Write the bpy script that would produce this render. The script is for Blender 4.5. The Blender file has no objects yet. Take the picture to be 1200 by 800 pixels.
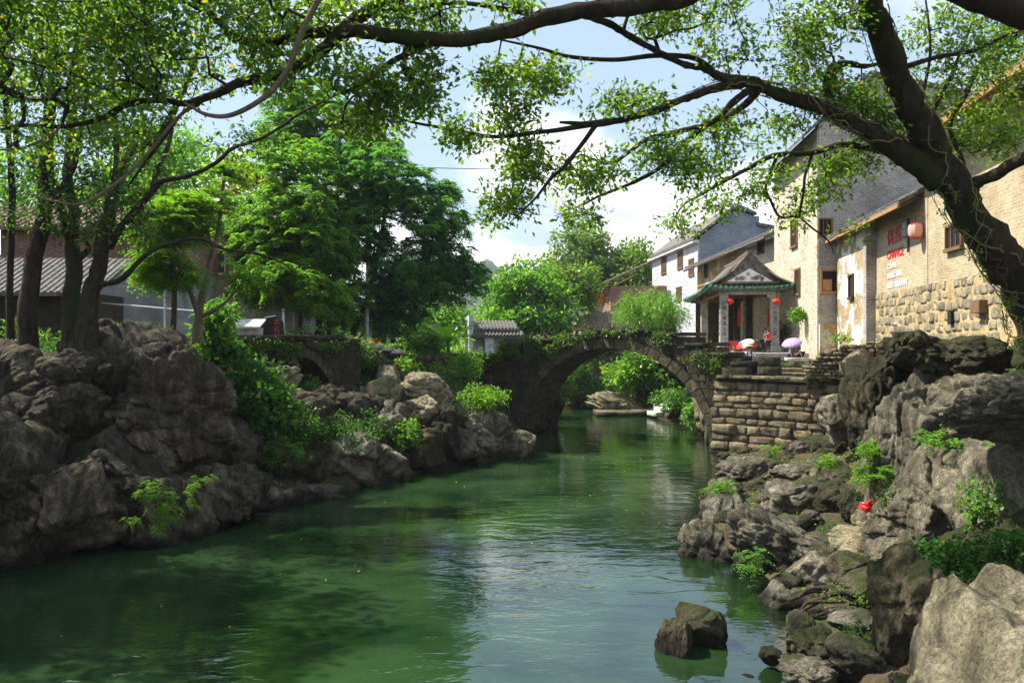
import bpy, bmesh, math, random
import numpy as np
from mathutils import Vector, Matrix, Euler

scene = bpy.context.scene
R = math.radians
random.seed(7)
EYE = 4.5                                  # metres from the water up to the viewer's eye

# ------------------------------------------------------------------ camera
cd = bpy.data.cameras.new("camera"); cam = bpy.data.objects.new("camera", cd)
scene.collection.objects.link(cam); scene.camera = cam
cam.location = (0, 0, EYE); cam.rotation_euler = (R(90), 0, 0)
cd.sensor_width = 36; cd.lens = 30; cd.clip_end = 6000; cd.clip_start = 0.1

# ------------------------------------------------------------------ sky and sun
TO_SUN = Vector((-0.56, 0.17, 0.81)).normalized()
w = bpy.data.worlds.new("World"); scene.world = w; w.use_nodes = True
nt = w.node_tree; N = nt.nodes; Lk = nt.links
for n in list(N): N.remove(n)
out = N.new("ShaderNodeOutputWorld"); bg = N.new("ShaderNodeBackground"); bg.inputs[1].default_value = 0.10
sky = N.new("ShaderNodeTexSky"); sky.sky_type = 'NISHITA'; sky.sun_disc = False
sky.sun_elevation = math.asin(TO_SUN.z); sky.sun_rotation = math.atan2(TO_SUN.x, TO_SUN.y)
sky.air_density = 1.0; sky.dust_density = 2.0; sky.ozone_density = 1.5
tc = N.new("ShaderNodeTexCoord"); sep = N.new("ShaderNodeSeparateXYZ"); Lk.new(tc.outputs["Generated"], sep.inputs[0])
mz = N.new("ShaderNodeMath"); mz.operation = 'MAXIMUM'; mz.inputs[1].default_value = 0.0; Lk.new(sep.outputs[2], mz.inputs[0])
az = N.new("ShaderNodeMath"); az.operation = 'ADD'; az.inputs[1].default_value = 0.28; Lk.new(mz.outputs[0], az.inputs[0])
def dv(a):
    d = N.new("ShaderNodeMath"); d.operation = 'DIVIDE'; Lk.new(a, d.inputs[0]); Lk.new(az.outputs[0], d.inputs[1]); return d
dx, dy = dv(sep.outputs[0]), dv(sep.outputs[1])
cmb = N.new("ShaderNodeCombineXYZ"); Lk.new(dx.outputs[0], cmb.inputs[0]); Lk.new(dy.outputs[0], cmb.inputs[1])
cmb.inputs[2].default_value = 3.3
nz = N.new("ShaderNodeTexNoise"); nz.inputs["Scale"].default_value = 1.5; nz.inputs["Detail"].default_value = 9
nz.inputs["Roughness"].default_value = 0.56; nz.inputs["Distortion"].default_value = 0.25; Lk.new(cmb.outputs[0], nz.inputs["Vector"])
# more cloud low down, as in any perspective view of a cloud layer
lo = N.new("ShaderNodeMapRange"); lo.inputs[1].default_value = 0.0; lo.inputs[2].default_value = 0.32
lo.inputs[3].default_value = 0.20; lo.inputs[4].default_value = 0.015; Lk.new(mz.outputs[0], lo.inputs[0])
sm = N.new("ShaderNodeMath"); sm.operation = 'ADD'; Lk.new(nz.outputs[0], sm.inputs[0]); Lk.new(lo.outputs[0], sm.inputs[1])
cr = N.new("ShaderNodeValToRGB"); cr.color_ramp.elements[0].position = 0.50; cr.color_ramp.elements[1].position = 0.64
cr.color_ramp.interpolation = 'EASE'; Lk.new(sm.outputs[0], cr.inputs[0])
cc = N.new("ShaderNodeValToRGB"); cc.color_ramp.elements[0].position = 0.52; cc.color_ramp.elements[1].position = 0.85
cc.color_ramp.elements[0].color = (5.2, 5.5, 6.1, 1); cc.color_ramp.elements[1].color = (11.0, 10.9, 10.7, 1)
Lk.new(sm.outputs[0], cc.inputs[0])
hz = N.new("ShaderNodeMixRGB"); hz.blend_type = 'MIX'; hz.inputs[0].default_value = 0.7
hz.inputs[2].default_value = (2.6, 3.55, 5.1, 1); Lk.new(sky.outputs[0], hz.inputs[1])
mx = N.new("ShaderNodeMixRGB"); Lk.new(cr.outputs[0], mx.inputs[0]); Lk.new(hz.outputs[0], mx.inputs[1]); Lk.new(cc.outputs[0], mx.inputs[2])
Lk.new(mx.outputs[0], bg.inputs[0]); Lk.new(bg.outputs[0], out.inputs[0])

sl = bpy.data.lights.new("sun", 'SUN'); sl.energy = 5.0; sl.angle = R(0.5); sl.color = (1.0, 0.93, 0.80)
so = bpy.data.objects.new("sun", sl); scene.collection.objects.link(so); so.location = (-30, 10, 60)
so.rotation_euler = (-TO_SUN).to_track_quat('-Z', 'Y').to_euler()

scene.view_settings.view_transform = 'Standard'; scene.view_settings.look = 'None'
scene.view_settings.exposure = 1.15; scene.view_settings.gamma = 1; scene.view_settings.use_curve_mapping = False
cy = scene.cycles
cy.use_denoising = True
cy.max_bounces = 7; cy.diffuse_bounces = 3; cy.glossy_bounces = 3; cy.transmission_bounces = 4; cy.transparent_max_bounces = 8
cy.caustics_reflective = False; cy.caustics_refractive = False; cy.sample_clamp_indirect = 8

# ------------------------------------------------------------------ helpers
C = scene.collection
def W(px, py, Y):                          # a point measured in the photograph, at its distance Y
    return np.array([(px - 600) / 1000 * Y, Y, EYE + (400 - py) / 1000 * Y])

def link(name, me, mat=None, parent=None, loc=None, rot=None, smooth=False):
    o = bpy.data.objects.new(name, me); C.objects.link(o)
    if mat is not None and me is not None and len(me.materials) == 0: me.materials.append(mat)
    if parent is not None: o.parent = parent
    if loc is not None: o.location = loc
    if rot is not None: o.rotation_euler = rot
    if smooth: me.shade_smooth()
    return o
def tag(o, label=None, cat=None, group=None, kind=None):
    if label: o['label'] = label
    if cat: o['category'] = cat
    if group: o['group'] = group
    if kind: o['kind'] = kind
    return o
def empty(name, loc=(0, 0, 0), rz=0.0, label=None, cat=None, group=None):
    o = bpy.data.objects.new(name, None); C.objects.link(o); o.empty_display_size = 0.2
    o.location = tuple(float(v) for v in loc); o.rotation_euler = (0, 0, rz)
    return tag(o, label, cat, group)

class MB:                                   # collects polygons, then links them as one mesh object
    def __init__(s): s.v = []; s.f = []
    def add(s, v, f):
        b = len(s.v); s.v += [tuple(map(float, p)) for p in v]; s.f += [tuple(i + b for i in q) for q in f]; return s
    def box(s, x0, x1, y0, y1, z0, z1):
        return s.add([(x0, y0, z0), (x1, y0, z0), (x1, y1, z0), (x0, y1, z0), (x0, y0, z1), (x1, y0, z1), (x1, y1, z1), (x0, y1, z1)],
                     [(0, 3, 2, 1), (4, 5, 6, 7), (0, 1, 5, 4), (1, 2, 6, 5), (2, 3, 7, 6), (3, 0, 4, 7)])
    def prism(s, poly, y0, y1):             # polygon in x,z extruded along y
        n = len(poly); v = [(x, y0, z) for x, z in poly] + [(x, y1, z) for x, z in poly]
        return s.add(v, [tuple(range(n)), tuple(range(2 * n - 1, n - 1, -1))] + [(i, i + n, (i + 1) % n + n, (i + 1) % n) for i in range(n)])
    def tube(s, pts, rad, k=8, caps=True):
        v, f = tube_arrays(pts, rad, k); b = len(s.v); s.add(v, f)
        if caps:
            n = len(v)
            s.f.append(tuple(b + i for i in range(k))); s.f.append(tuple(b + n - 1 - i for i in range(k)))
        return s
    def lathe(s, prof, k=12, cx=0, cy=0):   # profile of (radius, z)
        v = []; f = []
        for r, z in prof:
            for i in range(k): a = 2 * math.pi * i / k; v.append((cx + r * math.cos(a), cy + r * math.sin(a), z))
        for j in range(len(prof) - 1):
            for i in range(k): f.append((j * k + i, j * k + (i + 1) % k, (j + 1) * k + (i + 1) % k, (j + 1) * k + i))
        return s.add(v, f)
    def mesh(s, name='mesh'):
        me = bpy.data.meshes.new(name); me.from_pydata(s.v, [], s.f); me.update()
        bm = bmesh.new(); bm.from_mesh(me); bmesh.ops.recalc_face_normals(bm, faces=bm.faces); bm.to_mesh(me); bm.free()
        return me
    def build(s, name, mat, parent=None, loc=None, rot=None, smooth=False, bevel=0):
        me = s.mesh(name)
        o = link(name, me, mat, parent, loc, rot, smooth)
        if bevel:
            b = o.modifiers.new("bevel", 'BEVEL'); b.width = bevel; b.segments = 1
        return o

def catmull(pts, rad, sub):
    P = np.array(pts, float); r = np.array(rad, float)
    if len(P) < 3 or sub <= 1: return P, r
    Q = np.vstack([2 * P[0] - P[1], P, 2 * P[-1] - P[-2]]); o = []; q = []
    for i in range(len(P) - 1):
        p0, p1, p2, p3 = Q[i], Q[i + 1], Q[i + 2], Q[i + 3]
        for t in np.linspace(0, 1, sub, endpoint=False):
            o.append(.5 * ((2 * p1) + (-p0 + p2) * t + (2 * p0 - 5 * p1 + 4 * p2 - p3) * t * t + (-p0 + 3 * p1 - 3 * p2 + p3) * t ** 3))
            q.append(r[i] * (1 - t) + r[i + 1] * t)
    o.append(P[-1]); q.append(r[-1])
    return np.array(o), np.array(q)

def tube_arrays(P, r, k, seed=0, rough=0.0):
    P = np.array(P, float); n = len(P); r = np.broadcast_to(np.array(r, float), (n,))
    T = np.gradient(P, axis=0); T /= np.linalg.norm(T, axis=1)[:, None] + 1e-9
    up = np.array([0.03, 0.02, 1.0]) if abs(T[:, 2]).mean() < 0.8 else np.array([1.0, 0.02, 0.03])
    A = np.cross(T, up); A /= np.linalg.norm(A, axis=1)[:, None] + 1e-9
    B = np.cross(T, A)
    a = np.linspace(0, 2 * math.pi, k, endpoint=False)
    rr = r[:, None] * np.ones((1, k))
    V = P[:, None, :] + rr[..., None] * (np.cos(a)[None, :, None] * A[:, None, :] + np.sin(a)[None, :, None] * B[:, None, :])
    V = V.reshape(-1, 3)
    if rough > 0:
        c = np.repeat(P, k, axis=0); d = V - c
        f = 1 + rough * (fbm(V * (1.0 / (np.repeat(r, k)[:, None] * 1.6 + .02)), 3, seed)) + rough * .7 * ridged(V * np.array([9, 9, 2.]), 2, seed + 5)
        V = c + d * f[:, None]
    F = []
    for j in range(n - 1):
        for i in range(k): F.append((j * k + i, j * k + (i + 1) % k, (j + 1) * k + (i + 1) % k, (j + 1) * k + i))
    return V, F

def vnoise(p, seed=0):
    p = np.asarray(p, float); i = np.floor(p).astype(np.int64); f = p - i; u = f * f * f * (f * (f * 6 - 15) + 10)
    def h(a, b, c):
        x = (a * 374761393 + b * 668265263 + c * 1274126177 + seed * 362437) & 0xffffffff
        x = ((x ^ (x >> 13)) * 1103515245) & 0xffffffff
        x = ((x ^ (x >> 15)) * 2246822519) & 0xffffffff
        return ((x ^ (x >> 16)) & 0xffff) / 32767.5 - 1
    x, y, z = i[:, 0], i[:, 1], i[:, 2]; r = 0
    for a in (0, 1):
        for b in (0, 1):
            for c in (0, 1):
                wt = (u[:, 0] if a else 1 - u[:, 0]) * (u[:, 1] if b else 1 - u[:, 1]) * (u[:, 2] if c else 1 - u[:, 2])
                r = r + wt * h(x + a, y + b, z + c)
    return r
def worley(p, seed=0):
    """distance to the nearest and second nearest scattered point"""
    p = np.asarray(p, float); i = np.floor(p).astype(np.int64); f1 = np.full(len(p), 9.); f2 = np.full(len(p), 9.)
    for a in (-1, 0, 1):
        for b in (-1, 0, 1):
            for c in (-1, 0, 1):
                q = i + np.array([a, b, c]); x = (q[:, 0] * 374761393 + q[:, 1] * 668265263 + q[:, 2] * 1274126177 + seed * 362437) & 0xffffffff
                x = ((x ^ (x >> 13)) * 1103515245) & 0xffffffff; x = (x ^ (x >> 16)) & 0xffffffff
                y = (x * 2246822519 + 12345) & 0xffffffff; z = (y * 1664525 + 1013904223) & 0xffffffff
                d = np.sqrt((q[:, 0] + (x & 0xffff) / 65535. - p[:, 0]) ** 2 + (q[:, 1] + ((y >> 8) & 0xffff) / 65535. - p[:, 1]) ** 2 + (q[:, 2] + ((z >> 8) & 0xffff) / 65535. - p[:, 2]) ** 2)
                n1 = d < f1; f2 = np.where(n1, f1, np.minimum(f2, d)); f1 = np.where(n1, d, f1)
    return f1, f2
def fbm(p, o=4, seed=0, g=.5):
    r = 0; a = 1; s = 0
    for k in range(o): r = r + a * vnoise(p, seed + k * 17); s += a; a *= g; p = p * 2.03 + 11.3
    return r / s * 1.6
def ridged(p, o=3, seed=0):
    r = 0; a = 1; s = 0
    for k in range(o): r = r + a * (1 - 2 * np.abs(vnoise(p, seed + k * 29))); s += a; a *= .5; p = p * 2.1 + 5.7
    return r / s

def fast_mesh(name, V, k, smooth=False, F=None):
    """k-gons whose corners are consecutive vertices (or index array F)"""
    V = np.ascontiguousarray(V, dtype=np.float32).reshape(-1, 3)
    me = bpy.data.meshes.new(name)
    nf = len(V) // k if F is None else len(F)
    idx = np.arange(nf * k, dtype=np.int32) if F is None else np.ascontiguousarray(F, dtype=np.int32).ravel()
    me.vertices.add(len(V)); me.vertices.foreach_set("co", V.ravel())
    me.loops.add(nf * k); me.loops.foreach_set("vertex_index", idx)
    me.polygons.add(nf); me.polygons.foreach_set("loop_start", np.arange(0, nf * k, k, dtype=np.int32))
    me.update(calc_edges=True)
    if smooth: me.shade_smooth()
    return me

# ------------------------------------------------------------------ materials
def mat(name):
    m = bpy.data.materials.new(name); m.use_nodes = True; t = m.node_tree
    for n in list(t.nodes): t.nodes.remove(n)
    o = t.nodes.new("ShaderNodeOutputMaterial"); return m, t.nodes, t.links, o
def ramp(n, pts, interp='LINEAR'):
    r = n.new("ShaderNodeValToRGB"); e = r.color_ramp.elements; r.color_ramp.interpolation = interp
    e[0].position, e[0].color = pts[0][0], (*pts[0][1], 1); e[1].position, e[1].color = pts[-1][0], (*pts[-1][1], 1)
    for p, c in pts[1:-1]: q = e.new(p); q.color = (*c, 1)
    return r
def noise(n, l, scale, detail=6, rough=.6, vec=None, dist=0.0):
    t = n.new("ShaderNodeTexNoise"); t.inputs["Scale"].default_value = scale; t.inputs["Detail"].default_value = detail
    t.inputs["Roughness"].default_value = rough; t.inputs["Distortion"].default_value = dist
    if vec is not None: l.new(vec, t.inputs["Vector"])
    return t
def coords(n, l, kind="Object", stretch=(1, 1, 1), rnd=True):
    t = n.new("ShaderNodeTexCoord"); m = n.new("ShaderNodeMapping"); m.inputs["Scale"].default_value = stretch
    l.new(t.outputs[kind], m.inputs[0])
    if rnd:
        oi = n.new("ShaderNodeObjectInfo"); mm = n.new("ShaderNodeMath"); mm.operation = 'MULTIPLY'; mm.inputs[1].default_value = 40
        l.new(oi.outputs["Random"], mm.inputs[0]); l.new(mm.outputs[0], m.inputs["Location"])
    return m.outputs[0]
def bump(n, l, h, strength, dist, normal=None):
    b = n.new("ShaderNodeBump"); b.inputs["Strength"].default_value = strength; b.inputs["Distance"].default_value = dist
    l.new(h, b.inputs["Height"])
    if normal is not None: l.new(normal, b.inputs["Normal"])
    return b.outputs[0]
def mixc(n, l, f, a, b, mode='MIX'):
    m = n.new("ShaderNodeMixRGB"); m.blend_type = mode
    for k, v in ((0, f), (1, a), (2, b)):
        if isinstance(v, (int, float)): m.inputs[k].default_value = v
        elif isinstance(v, tuple): m.inputs[k].default_value = (*v, 1)
        else: l.new(v, m.inputs[k])
    return m.outputs[0]
def principled(n, l, o, col, rough=.8, nrm=None, spec=.3, metal=0):
    p = n.new("ShaderNodeBsdfPrincipled")
    if isinstance(col, tuple): p.inputs["Base Color"].default_value = (*col, 1)
    else: l.new(col, p.inputs["Base Color"])
    if isinstance(rough, (int, float)): p.inputs["Roughness"].default_value = rough
    else: l.new(rough, p.inputs["Roughness"])
    p.inputs["Specular IOR Level"].default_value = spec; p.inputs["Metallic"].default_value = metal
    if nrm is not None: l.new(nrm, p.inputs["Normal"])
    l.new(p.outputs[0], o.inputs[0]); return p

def rock_mat(name, dark, mid, light, moss=.35, mosscol=(.06, .075, .02), stretch=(1, 1, .45)):
    m, n, l, o = mat(name); v = coords(n, l, "Object", stretch); v2 = coords(n, l, "Object")
    a = noise(n, l, 1.1, 9, .62, v, .5); b = noise(n, l, 5.5, 8, .7, v, .6); c = noise(n, l, 30, 6, .75, v2, .3)
    r = ramp(n, [(.34, dark), (.5, mid), (.64, light)]); s = mixc(n, l, .5, a.outputs[0], b.outputs[0]); l.new(s, r.inputs[0])
    sp = ramp(n, [(.36, (.28, .27, .25)), (.58, (1.3, 1.26, 1.16))]); l.new(c.outputs[0], sp.inputs[0])
    oi_ = n.new('ShaderNodeObjectInfo'); ov = ramp(n, [(0, (.70, .71, .74)), (1, (1.22, 1.18, 1.08))]); l.new(oi_.outputs['Random'], ov.inputs[0])
    col = mixc(n, l, .75, r.outputs[0], sp.outputs[0], 'MULTIPLY'); col = mixc(n, l, 1.0, col, ov.outputs[0], 'MULTIPLY')
    g = n.new("ShaderNodeNewGeometry"); sx = n.new("ShaderNodeSeparateXYZ"); l.new(g.outputs["Normal"], sx.inputs[0])
    mn = noise(n, l, 2.3, 7, .65, v2)
    ad = n.new("ShaderNodeMath"); ad.operation = 'MULTIPLY_ADD'; ad.inputs[1].default_value = .35; l.new(sx.outputs[2], ad.inputs[0]); l.new(mn.outputs[0], ad.inputs[2])
    mr = n.new("ShaderNodeMapRange"); mr.inputs[1].default_value = .98 - moss * .8; mr.inputs[2].default_value = 1.12 - moss * .8
    l.new(ad.outputs[0], mr.inputs[0])
    col = mixc(n, l, mr.outputs[0], col, mosscol)
    # lichen spots and black algae streaks
    an = noise(n, l, 1.7, 6, .6, coords(n, l, "Object", (2.2, 2.2, .35)), .3)
    ar = ramp(n, [(.46, (1, 1, 1)), (.64, (.36, .36, .33))]); l.new(an.outputs[0], ar.inputs[0])
    col = mixc(n, l, .75, col, ar.outputs[0], 'MULTIPLY')
    # wet, dark band just above the water
    sp_ = n.new("ShaderNodeSeparateXYZ"); l.new(g.outputs["Position"], sp_.inputs[0]); wn_ = noise(n, l, 3, 4, .6, v2)
    wz = n.new("ShaderNodeMath"); wz.operation = 'MULTIPLY_ADD'; wz.inputs[1].default_value = -.5; l.new(wn_.outputs[0], wz.inputs[0]); l.new(sp_.outputs[2], wz.inputs[2])
    wm = n.new("ShaderNodeMapRange"); wm.inputs[1].default_value = -.12; wm.inputs[2].default_value = .06; wm.inputs[3].default_value = .28; wm.inputs[4].default_value = 1; l.new(wz.outputs[0], wm.inputs[0])
    col = mixc(n, l, 1.0, col, wm.outputs[0], 'MULTIPLY')
    vo = n.new("ShaderNodeTexVoronoi"); vo.feature = 'DISTANCE_TO_EDGE'; vo.inputs["Scale"].default_value = 2.6
    dv_ = noise(n, l, 2.2, 5, .6, v2); dm = mixc(n, l, .22, v, dv_.outputs[1]); l.new(dm, vo.inputs["Vector"])
    vr = ramp(n, [(0, (0, 0, 0)), (.035, (1, 1, 1))]); l.new(vo.outputs["Distance"], vr.inputs[0])
    nb = bump(n, l, b.outputs[0], 1, .26); nb = bump(n, l, vr.outputs[0], .5, .07, nb); d_ = noise(n, l, 13, 6, .75, v, .3); nb = bump(n, l, d_.outputs[0], 1, .09, nb); nb = bump(n, l, c.outputs[0], .9, .03, nb)
    principled(n, l, o, col, .88, nb, .25); return m

def brick_mat(name, c1, c2, mortar, bw=.24, bh=.07, ms=.009, stain=(.6, .55, .5), bumps=.6, patch=None, rnd=False, rough_wave=.03):
    m, n, l, o = mat(name)
    t = n.new("ShaderNodeTexCoord"); s = n.new("ShaderNodeSeparateXYZ"); l.new(t.outputs["Object"], s.inputs[0])
    ad = n.new("ShaderNodeMath"); ad.operation = 'ADD'; l.new(s.outputs[0], ad.inputs[0]); l.new(s.outputs[1], ad.inputs[1])
    cb = n.new("ShaderNodeCombineXYZ"); l.new(ad.outputs[0], cb.inputs[0]); l.new(s.outputs[2], cb.inputs[1])
    wn = noise(n, l, 1.4, 5, .6, cb.outputs[0]); wv = mixc(n, l, 1.0, cb.outputs[0], wn.outputs[1], 'ADD')
    wv2 = mixc(n, l, rough_wave * 4, cb.outputs[0], wn.outputs[1])
    b = n.new("ShaderNodeTexBrick"); l.new(wv2, b.inputs["Vector"])
    b.inputs["Scale"].default_value = 1; b.inputs["Brick Width"].default_value = bw; b.inputs["Row Height"].default_value = bh
    b.inputs["Mortar Size"].default_value = ms; b.inputs["Mortar Smooth"].default_value = .3; b.inputs["Bias"].default_value = 0
    b.inputs["Color1"].default_value = (*c1, 1); b.inputs["Color2"].default_value = (*c2, 1); b.inputs["Mortar"].default_value = (*mortar, 1)
    big = noise(n, l, .7, 6, .65, cb.outputs[0], .4); fine = noise(n, l, 9, 6, .7, t.outputs["Object"])
    r = ramp(n, [(.33, stain), (.62, (1.1, 1.08, 1.04))]); l.new(big.outputs[0], r.inputs[0])
    rf = ramp(n, [(.3, (.62, .62, .62)), (.65, (1.15, 1.15, 1.15))]); l.new(fine.outputs[0], rf.inputs[0])
    col = mixc(n, l, .9, b.outputs[0], r.outputs[0], 'MULTIPLY'); col = mixc(n, l, .8, col, rf.outputs[0], 'MULTIPLY')
    if patch:
        pn = noise(n, l, patch[2], 7, .62, coords(n, l, "Object", (1, 1, 1), False), .5); pr = ramp(n, [(patch[1], (0, 0, 0)), (patch[1] + .03, (1, 1, 1))]); l.new(pn.outputs[0], pr.inputs[0])
        col = mixc(n, l, pr.outputs[0], col, mixc(n, l, .7, patch[0], rf.outputs[0], 'MULTIPLY'))
    nb = bump(n, l, b.outputs["Fac"], -bumps, .02); nb = bump(n, l, fine.outputs[0], .5, .02, nb)
    principled(n, l, o, col, .9, nb, .2); return m

def plain_mat(name, col, rough=.7, var=.25, scale=6, bmp=.2, metal=0, spec=.3, stretch=(1, 1, 1), col2=None):
    m, n, l, o = mat(name); v = coords(n, l, "Object", stretch)
    a = noise(n, l, scale, 7, .65, v); c2 = col2 or tuple(c * (1 - var * 1.6) for c in col)
    r = ramp(n, [(.3, c2), (.65, tuple(min(1, c * (1 + var * .5)) for c in col))]); l.new(a.outputs[0], r.inputs[0])
    principled(n, l, o, r.outputs[0], rough, bump(n, l, a.outputs[0], bmp, .02), spec, metal); return m

def leaf_mat(name, c1, c2, trans=1.0, yellow=.03, ycol=(.30, .24, .03), gloss=.012):
    m, n, l, o = mat(name)
    g = n.new("ShaderNodeNewGeometry"); r = ramp(n, [(0, c1), (.5, c2), (1 - yellow - .002, tuple(1.25 * x for x in c2)), (1 - yellow, ycol if yellow > 0.004 else c2)]) if yellow > 0 else ramp(n, [(0, c1), (1, c2)])
    l.new(g.outputs["Random Per Island"], r.inputs[0])
    nn = noise(n, l, .9, 3, .6, coords(n, l, "Object", (1, 1, 1), False)); rr = ramp(n, [(.3, (.6, .68, .7)), (.7, (1.3, 1.22, 1.0))]); l.new(nn.outputs[0], rr.inputs[0])
    col = mixc(n, l, 1.0, r.outputs[0], rr.outputs[0], 'MULTIPLY')
    d = n.new("ShaderNodeBsdfDiffuse"); l.new(col, d.inputs[0])
    tr = n.new("ShaderNodeBsdfTranslucent"); tc_ = mixc(n, l, 1.0, col, (2.7 * trans, 2.7 * trans, .8 * trans), 'MULTIPLY'); l.new(tc_, tr.inputs[0])
    m1 = n.new("ShaderNodeMixShader"); m1.inputs[0].default_value = .52; l.new(d.outputs[0], m1.inputs[1]); l.new(tr.outputs[0], m1.inputs[2])
    gl = n.new("ShaderNodeBsdfGlossy"); gl.inputs["Roughness"].default_value = .55
    fr = n.new("ShaderNodeFresnel"); fr.inputs[0].default_value = 1.45; fm = n.new("ShaderNodeMath"); fm.operation = 'MULTIPLY'; fm.inputs[1].default_value = gloss * 10; l.new(fr.outputs[0], fm.inputs[0])
    m2 = n.new("ShaderNodeMixShader"); l.new(fm.outputs[0], m2.inputs[0]); l.new(m1.outputs[0], m2.inputs[1]); l.new(gl.outputs[0], m2.inputs[2])
    l.new(m2.outputs[0], o.inputs[0]); return m

M = {}
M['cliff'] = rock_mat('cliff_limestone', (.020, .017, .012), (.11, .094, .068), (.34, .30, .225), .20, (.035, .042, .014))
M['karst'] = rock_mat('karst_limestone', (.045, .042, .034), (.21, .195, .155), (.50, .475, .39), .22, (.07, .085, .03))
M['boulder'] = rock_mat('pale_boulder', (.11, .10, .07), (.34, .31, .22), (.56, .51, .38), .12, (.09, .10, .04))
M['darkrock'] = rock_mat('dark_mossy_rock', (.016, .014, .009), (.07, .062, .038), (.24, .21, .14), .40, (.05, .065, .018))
M['wetstone'] = rock_mat('wet_stone', (.03, .027, .018), (.10, .09, .062), (.24, .22, .16), .35)
M['wallstone'] = rock_mat('dry_wall_stone', (.12, .10, .065), (.36, .31, .21), (.56, .50, .37), .16, (.06, .075, .025), (1, 1, 1))
M['bridgestone'] = rock_mat('bridge_stone', (.028, .026, .018), (.085, .076, .052), (.19, .17, .12), .40, (.045, .055, .02), (1, 1, .7))
M['archstone'] = rock_mat('arch_stone', (.05, .044, .03), (.13, .115, .075), (.26, .23, .155), .3, (.06, .07, .025), (1, 1, 1))
M['blockstone'] = rock_mat('house_block_stone', (.36, .31, .22), (.58, .52, .40), (.72, .66, .54), .0, (.15, .14, .08), (1, 1, 1))
M['mortar'] = plain_mat('yellow_mortar', (.46, .34, .17), .95, .35, 3, .5)
M['brick_warm'] = brick_mat('warm_brick', (.47, .39, .26), (.36, .30, .20), (.50, .44, .33), .25, .075, .011, (.72, .66, .58))
M['brick_tower'] = brick_mat('tower_brick', (.40, .38, .35), (.29, .27, .25), (.48, .46, .42), .25, .085, .012, (.62, .58, .55))  # the shade on the tower front is put into this grey
M['brick_towerl'] = brick_mat('pale_tower_masonry', (.50, .44, .34), (.36, .31, .23), (.56, .50, .40), .24, .11, .02, (.6, .55, .48), 1.0, ((.58, .53, .44), .50, 7))
M['brick_white'] = brick_mat('white_washed_block', (.66, .68, .70), (.52, .56, .60), (.36, .40, .44), .62, .27, .03, (.72, .74, .78), .8)
M['brick_shade'] = brick_mat('shade_blue_grey_brick', (.25, .29, .34), (.18, .21, .26), (.32, .35, .38), .3, .10, .012, (.65, .68, .75))  # blue-grey shade of the white house's gable end, put into the brick colour
M['brick_yellow'] = brick_mat('yellow_mud_brick', (.46, .33, .15), (.36, .25, .11), (.42, .32, .18), .3, .12, .01, (.7, .62, .5), .5, ((.55, .50, .40), .52, .8))
M['brick_plaster'] = brick_mat('peeling_plaster_over_brick', (.40, .31, .18), (.31, .24, .14), (.42, .36, .25), .26, .09, .012, (.7, .64, .55), .7, ((.72, .69, .62), .50, .9))
M['brick_red'] = brick_mat('red_brick', (.30, .13, .08), (.22, .10, .065), (.32, .28, .24), .24, .075, .012, (.6, .6, .6))
M['stucco'] = plain_mat('grey_stucco', (.33, .34, .34), .9, .3, 1.3, .15)
M['whitewall'] = plain_mat('weathered_white_wall', (.70, .72, .73), .9, .35, 1.5, .1)
M['shadewall'] = plain_mat('weathered_wall_shade_grey', (.36, .37, .37), .9, .4, 1.2, .2)  # front of the white hut: its shade is put into the wall colour
M['mudwall'] = plain_mat('brown_mud_wall', (.06, .045, .03), .95, .35, 2, .4)
M['tile'] = plain_mat('grey_clay_tile', (.15, .14, .125), .85, .5, 5, .6)
M['tile_brown'] = plain_mat('brown_clay_tile', (.22, .165, .11), .85, .5, 5, .6)
M['tile_green'] = plain_mat('green_glazed_tile', (.035, .14, .08), .35, .5, 9, .2, 0, .6)
M['wood'] = plain_mat('brown_timber', (.20, .115, .055), .75, .4, 5, .4, stretch=(6, 6, .6))
M['wood_orange'] = plain_mat('orange_timber', (.40, .21, .08), .7, .3, 5, .3, stretch=(6, 6, .6))
M['wood_dark'] = plain_mat('dark_timber', (.06, .04, .025), .75, .4, 5, .3)
M['greystone'] = plain_mat('dressed_grey_stone', (.42, .40, .36), .85, .35, 4, .4)
M['palestone'] = plain_mat('pale_dressed_stone', (.58, .56, .51), .85, .3, 3, .3)
M['relief'] = plain_mat('gable_plaster', (.85, .83, .78), .85, .2, 4, .2)
M['dark'] = plain_mat('dark_interior', (.012, .011, .01), .9, .2, 3, 0)
M['glass'] = plain_mat('old_glass', (.03, .035, .04), .15, .2, 3, 0, 0, .5)
M['red_paper'] = plain_mat('red_paper', (.62, .035, .02), .6, .15, 6, .1)
M['red_paint'] = plain_mat('red_paint', (.58, .02, .03), .7, .15, 12, .1)
M['white_paint'] = plain_mat('white_paint', (.78, .78, .78), .7, .15, 10, .1)
M['navy_paint'] = plain_mat('navy_enamel', (.02, .025, .05), .4, .2, 8, .1)
M['lantern_pale'] = plain_mat('faded_lantern_paper', (.78, .38, .30), .7, .2, 4, .1)
M['metal_white'] = plain_mat('galvanised_rail', (.62, .64, .66), .4, .1, 5, 0, .2, .5)
M['concrete'] = plain_mat('concrete', (.42, .41, .38), .9, .25, 3, .3)
M['black'] = plain_mat('black_board', (.018, .017, .016), .6, .2, 3, .1)
M['rust'] = plain_mat('rust_red_lettering', (.42, .09, .03), .6, .2, 8, .1)
M['yellow'] = plain_mat('yellow_paint', (.65, .42, .03), .6, .2, 8, .1)
M['skin'] = plain_mat('skin', (.48, .29, .20), .55, .1, 12, 0)
M['hair'] = plain_mat('black_hair', (.012, .01, .01), .45, .2, 20, .1)
M['straw'] = plain_mat('straw_hat', (.55, .40, .18), .8, .2, 20, .3)
M['cloth_white'] = plain_mat('white_cotton', (.75, .73, .72), .85, .1, 6, .1)
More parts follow.
